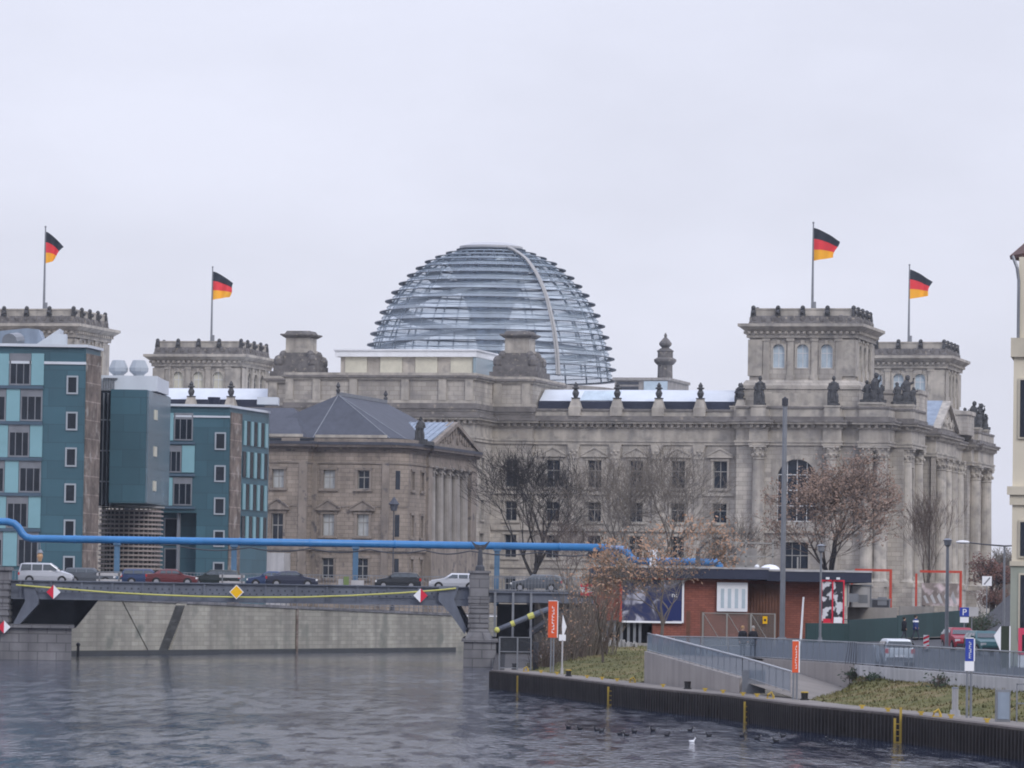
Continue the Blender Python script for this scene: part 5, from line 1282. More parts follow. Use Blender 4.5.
hut(851.5,871,586,607,343,'concl','pale grey site cabin under the end of the dark flat roof')
hut(842,848,585,606,336,'panecream','narrow cream cabinet right of the narrow poster case','site_cabinet')
hut(871,890,600,609,352,'darksteel','low dark site cabin inside the left red steel portal')
def portal(xa,xb,yt,yb,Y,label):
    t=thing('steel_portal',label,'steel frame',at(xb,yb,Y),0,'red steel portals on the building site'); a=at(xa,yt,Y); b_=at(xb,yt,Y); zb_=at(xb,yb,Y).z
    m=MB(); m.box(a.x,b_.x,Y-.12,Y+.12,a.z-.16,a.z+.03); m.build('beam',bpy.data.materials['red_orange_paint'],t); m=MB(); m.box(b_.x-.2,b_.x+.0,Y-.14,Y+.14,2.8,a.z-.16); m.box(a.x-.02,a.x+.14,Y+4,Y+4.2,2.8,a.z-.22); m.build('column',bpy.data.materials['red_orange_paint'],t)
    return t
portal(855,892,569,603,372,'left red steel portal, its post just right of the brick building'); portal(920,962,570.5,604,378,'right red steel portal, beside the lamp post')
# banner behind right portal
c_=at(942,595,400); t=thing('banner','wide faded banner with white and pink shapes behind the right red portal','banner',(c_.x,400,3)); a=at(922,583,400); b_=at(960,606,400)
m=MB(); m.box(a.x,b_.x,400,400.1,b_.z,a.z); m.build('panel',mat('faded_banner',(.24,.20,.18),.8,.5,2,spots=((.6,.5,.5),.8,.5)),t)
m=MB(); 
for x in (a.x,b_.x-.15): m.box(x,x+.15,400.1,400.25,2.5,a.z)
m.build('leg',MT['steel'],t)
m=MB()
for k in range(5): x=a.x+.4+k*.6; m.slab([(x,399.98,b_.z+.2),(x+.25,399.98,b_.z+.2),(x-.1,399.98,b_.z+.9+.1*k),(x-.3,399.98,b_.z+.8)],(0,.01,0))
m.build('white_shape',MT['concl'],t)
# gantry frame behind the roof
t=thing('tube_scaffold','thin grey tube scaffold standing behind the brick building roof','scaffold',at(750,570,370)); m=MB()
for x in (722,727,746,773,798): a=at(x,542,370); m.box(a.x-.06,a.x+.06,370,370.12,4,a.z+(.2 if x<780 else -1.2))
for y in (542.5,556,566): a=at(722,y,370); b_=at(774,y,370); m.box(a.x,b_.x,370,370.1,a.z-.05,a.z+.05)
m.build('frame',MT['frame'],t); a=at(737,548,371); b_=at(757,548,371)
m=MB(); m.box(a.x,b_.x,371,371.2,3.5,a.z); m.build('sheeting',MT['conc'],t)
q=at(757,567,369.5); m=MB(); m.ball(q,.2,8,6); m.build('globe_lamp',MT['white'],t)
# ---- yellow building at the right edge
MT['yel']=mat('cream_yellow_render',(.63,.57,.45),.85,.12,.5,streak=.15); MT['yelt']=mat('cream_trim',(.53,.48,.38),.85,.15,1); MT['greyg']=mat('grey_green_render',(.30,.32,.27),.85,.12,1)
YY=250.0
yb=thing('apartment_house','cream yellow corner house with ledges cut off by the right edge','house',(35,YY+6,2.6))
X1=at(1012.5,480,YY).x; X0=at(1018.5,300,YY).x
HM=Matrix.Translation((X1,YY,0))@Matrix.Rotation(-R(8.5),4,'Z')@Matrix.Translation((-X1,-YY,0))
z1=at(1015,357,YY).z; z2=at(1015,338,YY).z; z3=at(1015,262,YY).z; z4=at(1013,564,YY).z
m=MB(HM); m.box(X1,60,YY,YY+22,z4,z1); m.box(X0,60,YY+.3,YY+22,z2,z3+.3); m.build('wall',MT['yel'],yb)
m=MB(HM); m.box(X1-.05,60,YY-.05,YY+22,2.3,z4); m.build('ground_floor_wall',MT['greyg'],yb)
m=MB(HM); m.box(X1-.16,60,YY-.2,YY+22,z1,z2); z_=at(1011,492,YY).z; m.box(X1-.28,60,YY-.3,YY-.0,z_-.15,z_+.3); m.box(X1-.14,60,YY-.15,YY,z_-.7,z_-.15); m.box(X1-.1,60,YY-.15,YY-.05,z4-.1,z4+.15); m.build('ledge',MT['yelt'],yb)
m=MB(HM); c_=(X0+2.0); m.lathe(c_,YY+2.2,[(2.55,z3+.3),(2.6,z3+.5),(1.7,z3+1.3),(.9,z3+2.4),(.3,z3+3.2)],8); r_=m.build('roof',mat('red_brown_roof',(.12,.065,.055),.7,.2),yb)
m=MB(HM); m.tube([(X0-.35,YY+.2,z3+.35),(X0-.1,YY+.1,z3-.3),(X0+.0,YY+.1,z3-1),(X0+.0,YY+.1,z2)],.085,8); m.build('drain_pipe',MT['steel'],yb)
for y0,y1 in ((380,437),(522,556),(575,638)):
    a=at(1020.5,y0,YY); b_=at(1020.5,y1,YY); m=MB(HM); m.box(a.x-.1,a.x+1.6,YY-.12,YY-.05 if y0>560 else YY,b_.z-.1,a.z+.1); o=m.build('window',MT['yelt'],yb); m=MB(HM); m.box(a.x,a.x+1.4,YY-.15,YY-.11,b_.z,a.z); m.build('pane',MT['pane'],o)
# red poster on it
a=at(1018.5,628,YY-3); b_=at(1018.5,655,YY-3); c_=at(1018.5,668,YY-3)
t=thing('poster_board','bright pink red poster board with white lower panel before the cream house','poster',(a.x+.8,YY-3,2.5)); m=MB(); m.box(a.x,a.x+1.6,YY-3,YY-2.9,b_.z,a.z); m.build('red_panel',mat('pink_red',(.6,.06,.12),.5,.1),t)
m=MB(); m.box(a.x,a.x+1.6,YY-3,YY-2.9,c_.z,b_.z-.02); m.build('white_panel',MT['signwhite'],t); m=MB(); m.box(a.x+.2,a.x+1.2,YY-3.02,YY-3,b_.z+.2,a.z-.35); m.build('dark_picture',MT['black'],t)
m=MB(); m.box(a.x+.1,a.x+.2,YY-2.9,YY-2.8,2.3,a.z); m.box(a.x+1.4,a.x+1.5,YY-2.9,YY-2.8,2.3,a.z); m.build('leg',MT['steel'],t)
# ---- rubble / wall stub in the grass
a=at(606,641,328); b_=at(637,648,328); m=MB(); rnd=random.Random(5)
for k in range(34): x=a.x+(b_.x-a.x)*k/34; m.box(x,x+.07+.05*rnd.random(),327.6,328,2.2,2.9+.25*rnd.random()-k*.006)
o=m.build('broken_wall',MT['concl']); tag(o,'low broken pale wall stub at the top of the left grass','wall stub')
# ================= posts, signs, lamps, bollards =================
def pole_thing(name,label,cat,x,ytop,ybot,Y,r0,r1,md='steel',grp=None,ground=None):
    a=at(x,ybot,Y); b_=at(x,ytop,Y); g=ground if ground is not None else a.z
    t=thing(name,label,cat,(a.x,Y,g),0,grp); m=MB(Matrix.Translation((a.x,Y,0))); m.cyl(0,0,g-.2,b_.z,r0,r1,10); m.cyl(0,0,g-.1,g+.25,r0*1.8,r0*1.5,10); m.build('pole',MT[md],t)
    return t,Vector((a.x,Y,b_.z)),g
t,p,g=pole_thing('mast','tall thick grey steel mast rising in front of the brick building','mast',782,404,641,285,.17,.14)
m=MB(Matrix.Translation(p)); m.cyl(0,0,-.1,.35,.2,.2,10); m.cyl(0,0,.35,.45,.12,.05,8); m.build('mast_head',MT['darksteel'],t)
t,p,g=pole_thing('street_lamp','slim street lamp with a small round head by the narrow poster case','street lamp',820,551,641,300,.09,.06)
m=MB(Matrix.Translation(p)); m.lathe(0,0,[(.08,-.1),(.2,.0),(.22,.3),(.3,.34),(.1,.45)],10); m.build('lamp_head',MT['steel'],t)
t,p,g=pole_thing('street_lamp','thick street lamp column before the right red steel portal','street lamp',946.5,545,650,285,.13,.09)
m=MB(Matrix.Translation(p)); m.lathe(0,0,[(.1,-.1),(.2,.0),(.24,.25),(.3,.3),(.1,.42)],10); m.build('lamp_head',MT['steel'],t)
t,p,g=pole_thing('street_lamp','street lamp with a long arm and white lamp head at the right','street lamp',1003.5,546,640,300,.09,.07)
m=MB(); e=at(967.5,542.5,297); m.tube([p+Vector((.9,.2,.05)),p,at(985,544.5,299),e],[.04,.06,.05,.05],6); m.build('arm',MT['darksteel'],t)
m=MB(Matrix.Translation(e)); m.ball((-.3,0,.02),.45,10,6,(1,.4,.25)); m.build('lamp_head',MT['white'],t)
a=at(803.5,597,262); b_=at(800.5,641,262); o=MB().tube([b_-Vector((0,0,.2)),a],[.07,.05],8).build('leaning_pole',MT['white']); tag(o,'thin white pole leaning slightly in front of the brick wall','pole')
a=at(976.5,480,330); b_=at(974.5,625,330)
# orange information pillars on the quay
MT['orange']=mat('orange_red_sign',(.68,.10,.03),.5,.1)
def glyphs(m,x,z0,z1,y,w,n,seed):
    rnd=random.Random(seed); h=(z1-z0)/n
    for k in range(n):
        z=z0+k*h; m.box(x-w/2,x+w/2,y,y+.008,z+.08*h,z+.26*h)
        m.box(x-w/2,x-w/2+w*.3,y,y+.008,z+.26*h,z+.8*h) if rnd.random()<.6 else m.box(x+w*.15,x+w/2,y,y+.008,z+.26*h,z+.8*h)
def pier_sign(x0,x1,y0,y1,ybase,Y,md,label,seed,white=None):
    a=at(x0,y0,Y); b_=at(x1,y1,Y); c_=at((x0+x1)/2,ybase,Y); z0=at(x0,y1,Y).z; z1=a.z; g=c_.z
    t=thing('pier_sign',label,'pier sign',(c_.x,Y,g)); m=MB(); m.box(a.x,a.x+(b_.x-a.x),Y-.05,Y+.05,z0,z1); m.build('panel',MT[md],t)
    m=MB(); m.box(b_.x,b_.x+.05,Y-.06,Y+.06,z0,z1); m.box(a.x,b_.x,Y-.06,Y+.06,z1,z1+.04); m.build('panel_edge',MT['signwhite'],t)
    m=MB(); m.cyl((a.x+b_.x)/2-.08,Y,g-.1,z0,.05,.05,8); m.cyl((a.x+b_.x)/2+.08,Y,g-.1,z0,.05,.05,8); m.build('leg',MT['steel'],t)
    m=MB(); glyphs(m,(a.x+b_.x)/2+.02,z0+(z1-z0)*.12,z0+(z1-z0)*.88,Y-.062,(b_.x-a.x)*.26,9,seed); m.build('lettering',MT['signwhite'],t)
    if white: zz=at(x0,white,Y).z; m=MB(); m.box(a.x-.02,b_.x+.02,Y-.07,Y+.05,zz,z0-.01); m.build('lower_panel',MT['signwhite'],t)
    return t
pier_sign(548.5,557,601,637.5,670.5,284,'orange','upright orange red pier sign at the left end of the quay',1)
pier_sign(792.5,798.5,641,672.5,697.5,216,'orange','upright orange red pier sign in front of the ramp',2)
MT['bluesign']=mat('blue_sign',(.03,.06,.34),.5,.08)
pier_sign(965.5,973.5,638.5,661,716,187,'bluesign','upright blue sign with white lettering and lower panel near the right slope',3,white=671)
t,p,g=pole_thing('quay_post','short thick pale post on the quay path left of the blue sign','post',955,688.5,716,188,.13,.13,'concl')
m=MB(Matrix.Translation(p)); m.cyl(0,0,0,.06,.15,.12,10); m.build('post_cap',MT['steel'],t)
t,p,g=pole_thing('quay_post','thin pale post on the left grass beside the orange sign','post',562,640,672,281,.05,.05,'concl')
c_=p; m=MB(Matrix.Translation(c_)); m.slab([(.0,-.03,.05),(.24,-.03,.8),(.0,-.03,1.55),(-.05,-.03,.8)],(0,.05,0)); m.M=Matrix.Translation(c_+Vector((-.22,0,-.05))); m.box(.0,.42,-.02,.02,0,.38); m.build('sign_panel',MT['signwhite'],t)
# parking sign
t,p,g=pole_thing('parking_sign','blue square parking sign with a white P on a grey post','parking sign',964,616.5,641,318,.05,.05)
m=MB(Matrix.Translation(p)); m.box(-.32,.32,-.08,-.04,.0,.62); m.build('panel',MT['bluesign'],t); m=MB(Matrix.Translation(p)); m.box(-.3,.3,-.08,-.04,-.42,-.04); m.build('lower_panel',MT['signwhite'],t)
text_mesh('P',.62,p+Vector((0,-.085,.09)),0,MT['signwhite'],t)
c_=at(972,612,322); t=thing('notice_board','small pale notice board right of the parking sign','notice board',(c_.x,322,3.1)); m=MB(Matrix.Translation(c_)); m.box(-.45,.45,0,.06,-.3,.35); m.build('panel',MT['concl'],t); m=MB(Matrix.Translation(c_)); m.box(-.04,.04,.06,.14,-2,.3); m.build('post',MT['steel'],t)
c_=at(987,581,385); t=thing('traffic_sign','white square traffic sign with a dark slanting bar before the far trees','traffic sign',(c_.x,385,4)); m=MB(Matrix.Translation(c_)); m.box(-.4,.4,0,.05,-.4,.4); m.build('panel',MT['signwhite'],t); m=MB(Matrix.Translation(c_)); m.box(-.04,.04,.05,.12,-3,.4); m.build('post',MT['steel'],t)
m=MB(Matrix.Translation(c_)); m.slab([(-.3,-.01,-.28),(-.18,-.01,-.32),(.3,-.01,.26),(.2,-.01,.32)],(0,.01,0)); m.build('bar',MT['steel'],t)
# red and white barrier board and a second one at the bridge end
def stripes(label,x0,x1,y0,y1,Y,n,vert=True):
    a=at(x0,y0,Y); b_=at(x1,y1,Y); t=thing('barrier_board',label,'barrier',((a.x+b_.x)/2,Y,b_.z)); h=a.z-b_.z; w_=b_.x-a.x
    m=MB(); m.box(a.x,b_.x,Y,Y+.04,b_.z,a.z); m.build('panel',MT['signwhite'],t); m=MB()
    if vert:
        for k in range(n): z=b_.z+h*k/n; m.slab([(a.x,Y-.01,z),(b_.x,Y-.01,z+h/n*.5),(b_.x,Y-.01,min(a.z,z+h/n)),(a.x,Y-.01,z+h/n*.5)],(0,.008,0))
    else: m.box(a.x,b_.x,Y-.012,Y-.002,b_.z,b_.z+h*.3); m.box(a.x,b_.x,Y-.012,Y-.002,a.z-h*.3,a.z); m.box((a.x+b_.x)/2-.12,(a.x+b_.x)/2+.12,Y-.012,Y-.002,b_.z+h*.3,a.z-h*.3)
    m.build('red_stripe',MT['signred'],t); m=MB(); m.box(a.x-.1,b_.x+.1,Y-.15,Y+.2,b_.z-.2,b_.z); m.build('base',MT['black'],t); return t
stripes('striped red and white barrier board on the street by the silver car',923.5,929,635,649,282,3)
stripes('red board with two pale squares at the right end of the bridge',580.5,592,583.5,596,392,3,False)
# white truck tail seen edge-on and tall dark board
a=at(1001,626,236); b_=at(1009,667,236); t=thing('notice_board','tall dark green board with white edge standing by the railing at the right','notice board',((a.x+b_.x)/2,236,2.5)); m=MB(); m.box(a.x,b_.x,236,236.15,at(1005,668,236).z,a.z); m.build('panel',mat('dark_green_board',(.035,.045,.03),.7,.2),t)
m=MB(); m.box(b_.x,b_.x+.06,235.98,236.17,at(1005,668,236).z,a.z); m.slab([(a.x-.35,236,at(1000,636,236).z),(a.x,236,a.z),(a.x,236,at(1000,652,236).z)],(0,.1,0)); m.build('white_edge',MT['signwhite'],t)
m=MB(); m.box((a.x+b_.x)/2-.05,(a.x+b_.x)/2+.05,236,236.1,2.4,at(1005,668,236).z); m.build('post',MT['steel'],t)
# cabinet on the quay at far right
c_=atz(1006,722,1.17); t=thing('quay_cabinet','grey metal cabinet with a gate frame on the quay at the right edge','cabinet',c_)
m=MB(Matrix.Translation(c_)); m.box(-.35,.2,.3,.8,0,1.25); m.build('cabinet_body',MT['steel'],t); m=MB(Matrix.Translation(c_))
for x in (.45,.95): m.box(x-.03,x+.03,.3,.36,0,1.5)
m.box(.45,.95,.3,.36,1.44,1.5); m.box(.45,.95,.3,.36,.7,.75); m.build('gate_frame',MT['steel'],t); m=MB(Matrix.Translation(c_)); m.box(-.3,.15,.27,.3,.1,1.15); m.build('door',MT['zinc'],t)
# bollards
def bollard(x,y,label,yellow=True):
    c_=atz(x,y,1.17); t=thing('bollard',label,'bollard',c_,0,'mooring bollards along the quay'); M=Matrix.Translation(c_)
    m=MB(M); m.cyl(0,0,0,.34,.15,.17,10); m.box(-.2,.2,-.2,.2,-.0,.06); m.build('body',MT['black'],t); m=MB(M); m.cyl(0,0,.34,.40,.19,.17,10); m.build('cap',MT['yellow'] if yellow else MT['pile'],t)
bollard(514.5,669.5,'dark brown mooring bollard at the far left end of the quay',False)
bollard(568.5,676.3,'dark mooring bollard with yellow cap below the left grass'); bollard(687.5,689,'dark mooring bollard below the brown ramp wall',False); bollard(804.5,700,'dark mooring bollard with yellow cap at the foot of the ramp')
def cleat(x,y,kind):
    c_=atz(x,y,1.17); M=Matrix.Translation(c_)
    m=MB(M)
    if kind: m.tube([(-.15,0,.0),(-.12,0,.18),(.05,0,.3),(.13,0,.12),(.15,0,.0)],[.06,.06,.05,.06,.06],6); m.box(-.2,.2,-.08,.08,-.02,.03)
    else: m.box(-.07,.07,-.07,.07,-.02,.12); m.box(-.13,.13,-.05,.05,.1,.16)
    o=m.build('mooring_cleat' ,MT['yellow']); return o
cl=[(526,671.5,1),(541,672.8,0),(557,674.5,0),(587,678,0),(602,679.6,0),(617,681.2,0),(632.5,682.6,1),(663,687,0),(705,691.2,0),(723,693,0),(743,695.5,0),(757,696.8,0),(770.5,698.5,1),(862,708.5,0),(888,711.5,0),(921,715.2,0),(937,716.8,1),(951,718.3,0),(987,722.4,0)]
names=['far left end of the quay','gate side of the orange sign','grass side of the orange sign','bollard side of the left grass','middle of the left grass','right half of the left grass','grass edge by the ramp wall','left end of the ramp wall','bollard side of the ramp wall','right part of the ramp wall','end of the ramp wall','ramp gate','ramp foot','left part of the right grass','middle of the right grass','quay ladder by the right grass','pale quay post','blue pier sign','quay cabinet']
for (x,y,k),n in zip(cl,names):
    o=cleat(x,y,k); tag(o,('tall hooped' if k else 'small squat')+' yellow mooring cleat at the '+n,'mooring cleat',group='mooring cleats along the quay')
# ladders on the piling
for x,n,l in ((515,1,'single faded yellow ladder rail on the piling near the bridge'),(621,2,'double yellow ladder on the piling below the left grass'),(755,2,'double yellow ladder on the piling below the ramp'),(920.5,3,'triple yellow ladder on the piling below the right grass')):
    c_=atz(x,{515:674,621:685,755:699.5,920.5:716}[x],1.1); t=thing('quay_ladder',l,'ladder',(c_.x,c_.y,0),0,'ladders on the quay wall')
    i=0
    yy=c_.y; qx=Qx(yy); M=Matrix.Translation((qx-.2,yy,0))@Matrix.Rotation(R(-8),4,'Z')
    for k in range(n):
        m=MB(M); xx=-.24*(n-1)/2+.24*k; m.box(xx-.05,xx+.05,-.5,-.4,-.2,1.0 if not (n==3 and k==1) else 1.45); m.build('rail',MT['yellow'],t)
    m=MB(M)
    for k in range(4): m.box(-.24*(n-1)/2-.05,.24*(n-1)/2+.05,-.47,-.43,.0+k*.25,.04+k*.25)
    m.build('rung',MT['yellow'],t)
# fender pile by left pier
c_=atz(78,656,0); o=MB().cyl(c_.x,c_.y,-1,1.0,.16,.12,8).ball((c_.x,c_.y,1.05),.2,8,5).build('mooring_pile',MT['black']); tag(o,'short black mooring pile in the water beside the left bridge pier','pile')
# ================= trees =================
MT['bark']=mat('dark_bark',(.045,.04,.038),.9,.3,3); MT['bark2']=mat('grey_brown_bark',(.12,.10,.085),.9,.3,3); MT['twig']=mat('brown_twigs',(.13,.10,.085),.9,.3,3); MT['twigl']=mat('pale_twigs',(.17,.145,.12),.9,.3,3)
MT['leaf']=mat('dry_brown_leaf',(.235,.16,.12),.8,.5,2); MT['leafp']=mat('pale_dry_leaf',(.36,.22,.14),.8,.5,2); MT['leafr']=mat('reddish_leaf',(.14,.07,.055),.8,.4,2); MT['ever']=mat('evergreen_leaf',(.03,.05,.025),.7,.4,2)
def tree(name,label,base,h,spread,seed,trunk_r,levels=5,first=.18,nb=3,tw=.03,leaves=0,leafm='leaf',bark='bark',twig='twig',lsize=.16,grp=None,lean=0,up=.35,off=0,leaf_low=0):
    rnd=random.Random(seed); t=thing(name,label,'tree' if 'tree' in name else 'shrub',base,0,grp)
    M=Matrix.Translation(base); tr_=MB(M); cr_=MB(M); tips=[]
    def grow(p,d,L_,r,lv):
        n=4 if lv<2 else 3; pts=[Vector(p)]; rad=[r]; q=Vector(p); dd=d.copy(); kids=[]
        for i in range(n):
            dd=(dd+Vector((rnd.gauss(0,.13),rnd.gauss(0,.13),rnd.gauss(0,.07)+up*.12))).normalized()
            q=q+dd*(L_/n); pts.append(q.copy()); rad.append(max(tw*.55,r*(1-(i+1)/n*.45)))
            kids.append((q.copy(),dd.copy(),rad[-1]))
        (tr_ if lv<2 else cr_).tube(pts,rad,6 if lv<2 else (4 if lv<3 else 3),False)
        if lv>=levels: tips.append(q); return
        k=nb if lv else nb+2
        for i in range(k+ (1 if lv in (1,2) else 0)):
            f=rnd.random()**.6; idx=min(n-1,int((.3+.7*f)*n)) if lv else min(n-1,int((.45+.55*f)*n)); b0,b1,br=kids[idx]
            ang=rnd.uniform(.35,.95) if lv else rnd.uniform(.3,.85); az=rnd.random()*6.283
            ax=b1.cross(Vector((math.cos(az),math.sin(az),.1))).normalized()
            nd=(Matrix.Rotation(ang,3,ax)@b1); nd=(nd+Vector((0,0,up*.3))).normalized()
            nd.x*=spread; nd.y*=spread; nd.normalize()
            grow(b0,nd,L_*rnd.uniform(.62,.85),max(tw*.6,br*rnd.uniform(.5,.7)),lv+1)
        grow(kids[-1][0],kids[-1][1],L_*.72,kids[-1][2]*.85,lv+1)
    grow(Vector((0,0,-.2)),Vector((lean,0,1)).normalized(),h*first*1.6,trunk_r,0)
    zs=[v.z for v in cr_.v]; top=max(zs)-base[2] if zs else 1
    k=h/top
    cx=sum(v.x for v in cr_.v)/len(cr_.v)-base[0]-off; cz=sum(v.z for v in cr_.v)/len(cr_.v)-base[2]
    for q_ in (tr_,cr_): q_.v=[Vector((v.x-cx*max(0,(v.z-base[2]))/cz,v.y,v.z)) for v in q_.v]
    tips=[Vector((v.x-cx*max(0,v.z)/cz,v.y,v.z)) for v in tips]
    S=Matrix.Translation(base)@Matrix.Diagonal((k,k,k,1))@Matrix.Translation(-Vector(base))
    tr_.v=[S@v for v in tr_.v]; cr_.v=[S@v for v in cr_.v]
    tr_.build('trunk',MT[bark],t)
    c=cr_.build('crown',MT[twig],t)
    if leaves:
        lm=MB(M)
        for i in range(leaves):
            p=rnd.choice(tips)*k; 
            if leaf_low and p.z>h*leaf_low and rnd.random()<.8: continue
            p=p+Vector((rnd.gauss(0,.35),rnd.gauss(0,.35),rnd.gauss(0,.3)))
            a=Vector((rnd.gauss(0,1),rnd.gauss(0,1),rnd.gauss(0,1))).normalized(); b_=a.orthogonal().normalized(); s_=lsize*rnd.uniform(.5,1.2)
            lm.add([p-a*s_,p+b_*s_*.5,p+a*s_,p-b_*s_*.5],[(0,1,2,3)])
        lm.build('leaves',MT[leafm],c)
    return t
def tbase(x,Y,z): a=at(x,600,Y); return Vector((a.x,Y,z))
B1=tbase(533,530,3.9)
tree('bare_tree','dark bare tree with a forked trunk, left of the trees before the parliament',B1,at(533,441,530).z-3.9,1.0,3,.46,6,.17,2,.032,bark='bark',twig='bark')
tree('bare_tree','tall pale bare tree in the middle before the parliament wing',tbase(612,520,3.9),at(612,447,520).z-3.9,1.1,8,.32,6,.17,2,.025,bark='bark2',twig='twigl')
tree('bare_tree','slender bare tree right of the pale one before the parliament wing',tbase(662,515,3.9),at(655,440,515).z-3.9,1.0,15,.26,6,.17,2,.024,bark='bark2',twig='twigl')
tree('bare_tree','low brown bare tree behind the short blue pipe run',tbase(568,480,3.9),at(580,505,480).z-3.9,1.2,21,.2,5,.16,2,.02,bark='bark2',twig='twig')
tree('brown_leaf_tree','broad tree with dry brown leaves rising behind the brick building',tbase(836,432,3.5),at(836,449,432).z-3.5,1.45,5,.36,6,.14,2,.022,leaves=6800,leafm='leaf',bark='bark',twig='twig',lsize=.17)
tree('brown_leaf_tree','slender brown leaved tree in front of the blue billboard',tbase(660,292,2.2),at(660,515,292).z-2.2,1.3,12,.12,5,.17,2,.016,leaves=2300,off=-.2,leafm='leafp',bark='bark2',twig='twigl',lsize=.13)
tree('brown_leaf_tree','thin leaning brown leaved tree at the left edge of the blue billboard',tbase(604,300,2.0),at(610,540,300).z-2,1.2,33,.08,4,.17,2,.014,leaves=160,leafm='leafp',bark='bark2',twig='twigl',lsize=.08,lean=.1)
tree('bare_tree','small dark bare tree between the two red steel portals',tbase(924,400,3.2),at(924,484,400).z-3.2,.5,18,.14,5,.16,2,.016,bark='bark2',twig='twig')
tree('bare_tree','bare pale tree behind the tube scaffold',tbase(735,480,3.9),at(735,505,480).z-3.9,1.1,41,.16,5,.14,2,.02,bark='bark2',twig='twigl')
tree('reddish_tree','reddish brown tree at the right between parliament and cream house',tbase(993,560,5),at(993,556,560).z-5,1.3,51,.25,5,.12,2,.03,leaves=1800,leafm='leafr',bark='bark',twig='twig',lsize=.22)
tree('bare_tree','thin bare tree in the haze left of the cream house',tbase(1003,640,5),at(1003,545,640).z-5,.8,52,.2,5,.14,2,.025,bark='bark2',twig='twigl')
# thicket at the bridge end
def shrub(label,x,Y,z,h,n,seed,wid=.8,leaves=0,leafm='leaf',md='twig',name='bare_shrub'):
    rnd=random.Random(seed); base=tbase(x,Y,z); t=thing(name,label,'shrub',base,0,'shrubs on the bank'); m=MB(Matrix.Translation(base)); tips=[]
    for i in range(n):
        a=rnd.random()*6.28; r=rnd.random()*wid*.5; p=Vector((r*math.cos(a),r*math.sin(a),-.1)); d=Vector((math.cos(a)*.22*rnd.random()*wid,math.sin(a)*.22*rnd.random()*wid,1)); H=h*rnd.uniform(.5,1); pts=[p]
        for k in range(4): d=(d+Vector((rnd.gauss(0,.08),rnd.gauss(0,.08),0))).normalized(); p=p+d*H/4; pts.append(p)
        m.tube(pts,[.03,.024,.018,.013,.008],4,False); tips+=pts[2:]
        for j in range(5):
            q=pts[rnd.randint(1,3)]; e=q+Vector((rnd.gauss(0,.3),rnd.gauss(0,.3),rnd.uniform(.3,.8)*H*.3)); m.tube([q,e],[.014,.006],3,False); tips.append(e)
    m.build('stems',MT[md],t)
    if leaves:
        lm=MB(Matrix.Translation(base))
        for i in range(leaves):
            p=rnd.choice(tips)+Vector((rnd.gauss(0,.15),rnd.gauss(0,.15),rnd.gauss(0,.15))); a=Vector((rnd.gauss(0,1),rnd.gauss(0,1),rnd.gauss(0,1))).normalized(); b_=a.orthogonal().normalized(); s_=.09*rnd.uniform(.6,1.3); lm.add([p-a*s_,p+b_*s_*.5,p+a*s_,p-b_*s_*.5],[(0,1,2,3)])
        lm.build('leaves',MT[leafm],t)
    return t
spec=[(545,300,1.5,1.7,'low reddish twigs between the quay gate and the orange sign'),(553,305,1.6,2.0,'knee high brown brush right behind the orange sign'),(562,304,1.7,2.6,'thin bare brush right of the orange sign'),(571,306,1.8,3.4,'bare upright brush at the left end of the brick building shadow'),
      (578,308,1.9,4.6,'tall bare shrub under the red board with two squares'),(586,310,2.0,5.6,'tallest bare shrub, just left of the brick building'),(593,311,2.1,5.2,'bare shrub against the left corner of the brick wall'),(601,312,2.2,4.2,'bare shrub in front of the undercroft posts'),(566,312,1.8,4.0,'bare shrub behind the thin pale post')]
for i,(x,Y,z,h,l) in enumerate(spec): shrub(l,x,Y,z,h*1.12,46,100+i,2.1,90 if h>2.4 else 30,leafm='leafp',md='twig' if i%3==0 else 'twigl')
shrub('small dark green shrub against the parapet wall at the ramp end',859,240.3,1.8,.6,30,131,.9,500,'ever')
shrub('second small dark green shrub at the parapet wall',874,233,1.8,.45,24,132,.8,350,'ever')
shrub('small twiggy shrub at the parapet wall below the street lamp column',941,212.5,1.8,.9,20,133,.5,120,'ever')
shrub('dark green hedge bush beyond the parking sign',975,365,3.6,2.0,60,134,2.5,1500,'ever'); shrub('dark evergreen bush beside the rising road',968,355,3.3,1.8,60,135,2.2,1500,'ever'); shrub('round reddish bush before the far wall at the right',994,430,5.8,1.9,60,136,3,1600,'leafr')
# distant wood beyond everything
rnd=random.Random(77); m=MB()
for i in range(2600):
    x=rnd.uniform(960,1100); Y=rnd.uniform(820,900); b_=at(x,595,Y); h=rnd.uniform(4,11)+3*noise.noise(Vector((x*.05,0,0))); p=Vector((b_.x,Y,4))
    m.tube([p,p+Vector((rnd.gauss(0,.6),0,h*.6)),p+Vector((rnd.gauss(0,1.2),0,h))],[.12,.08,.04],3,False)
o=m.build('far_wood',MT['twigl']); tag(o,'bare winter wood far away at the right, beyond the parliament','wood',kind='stuff')
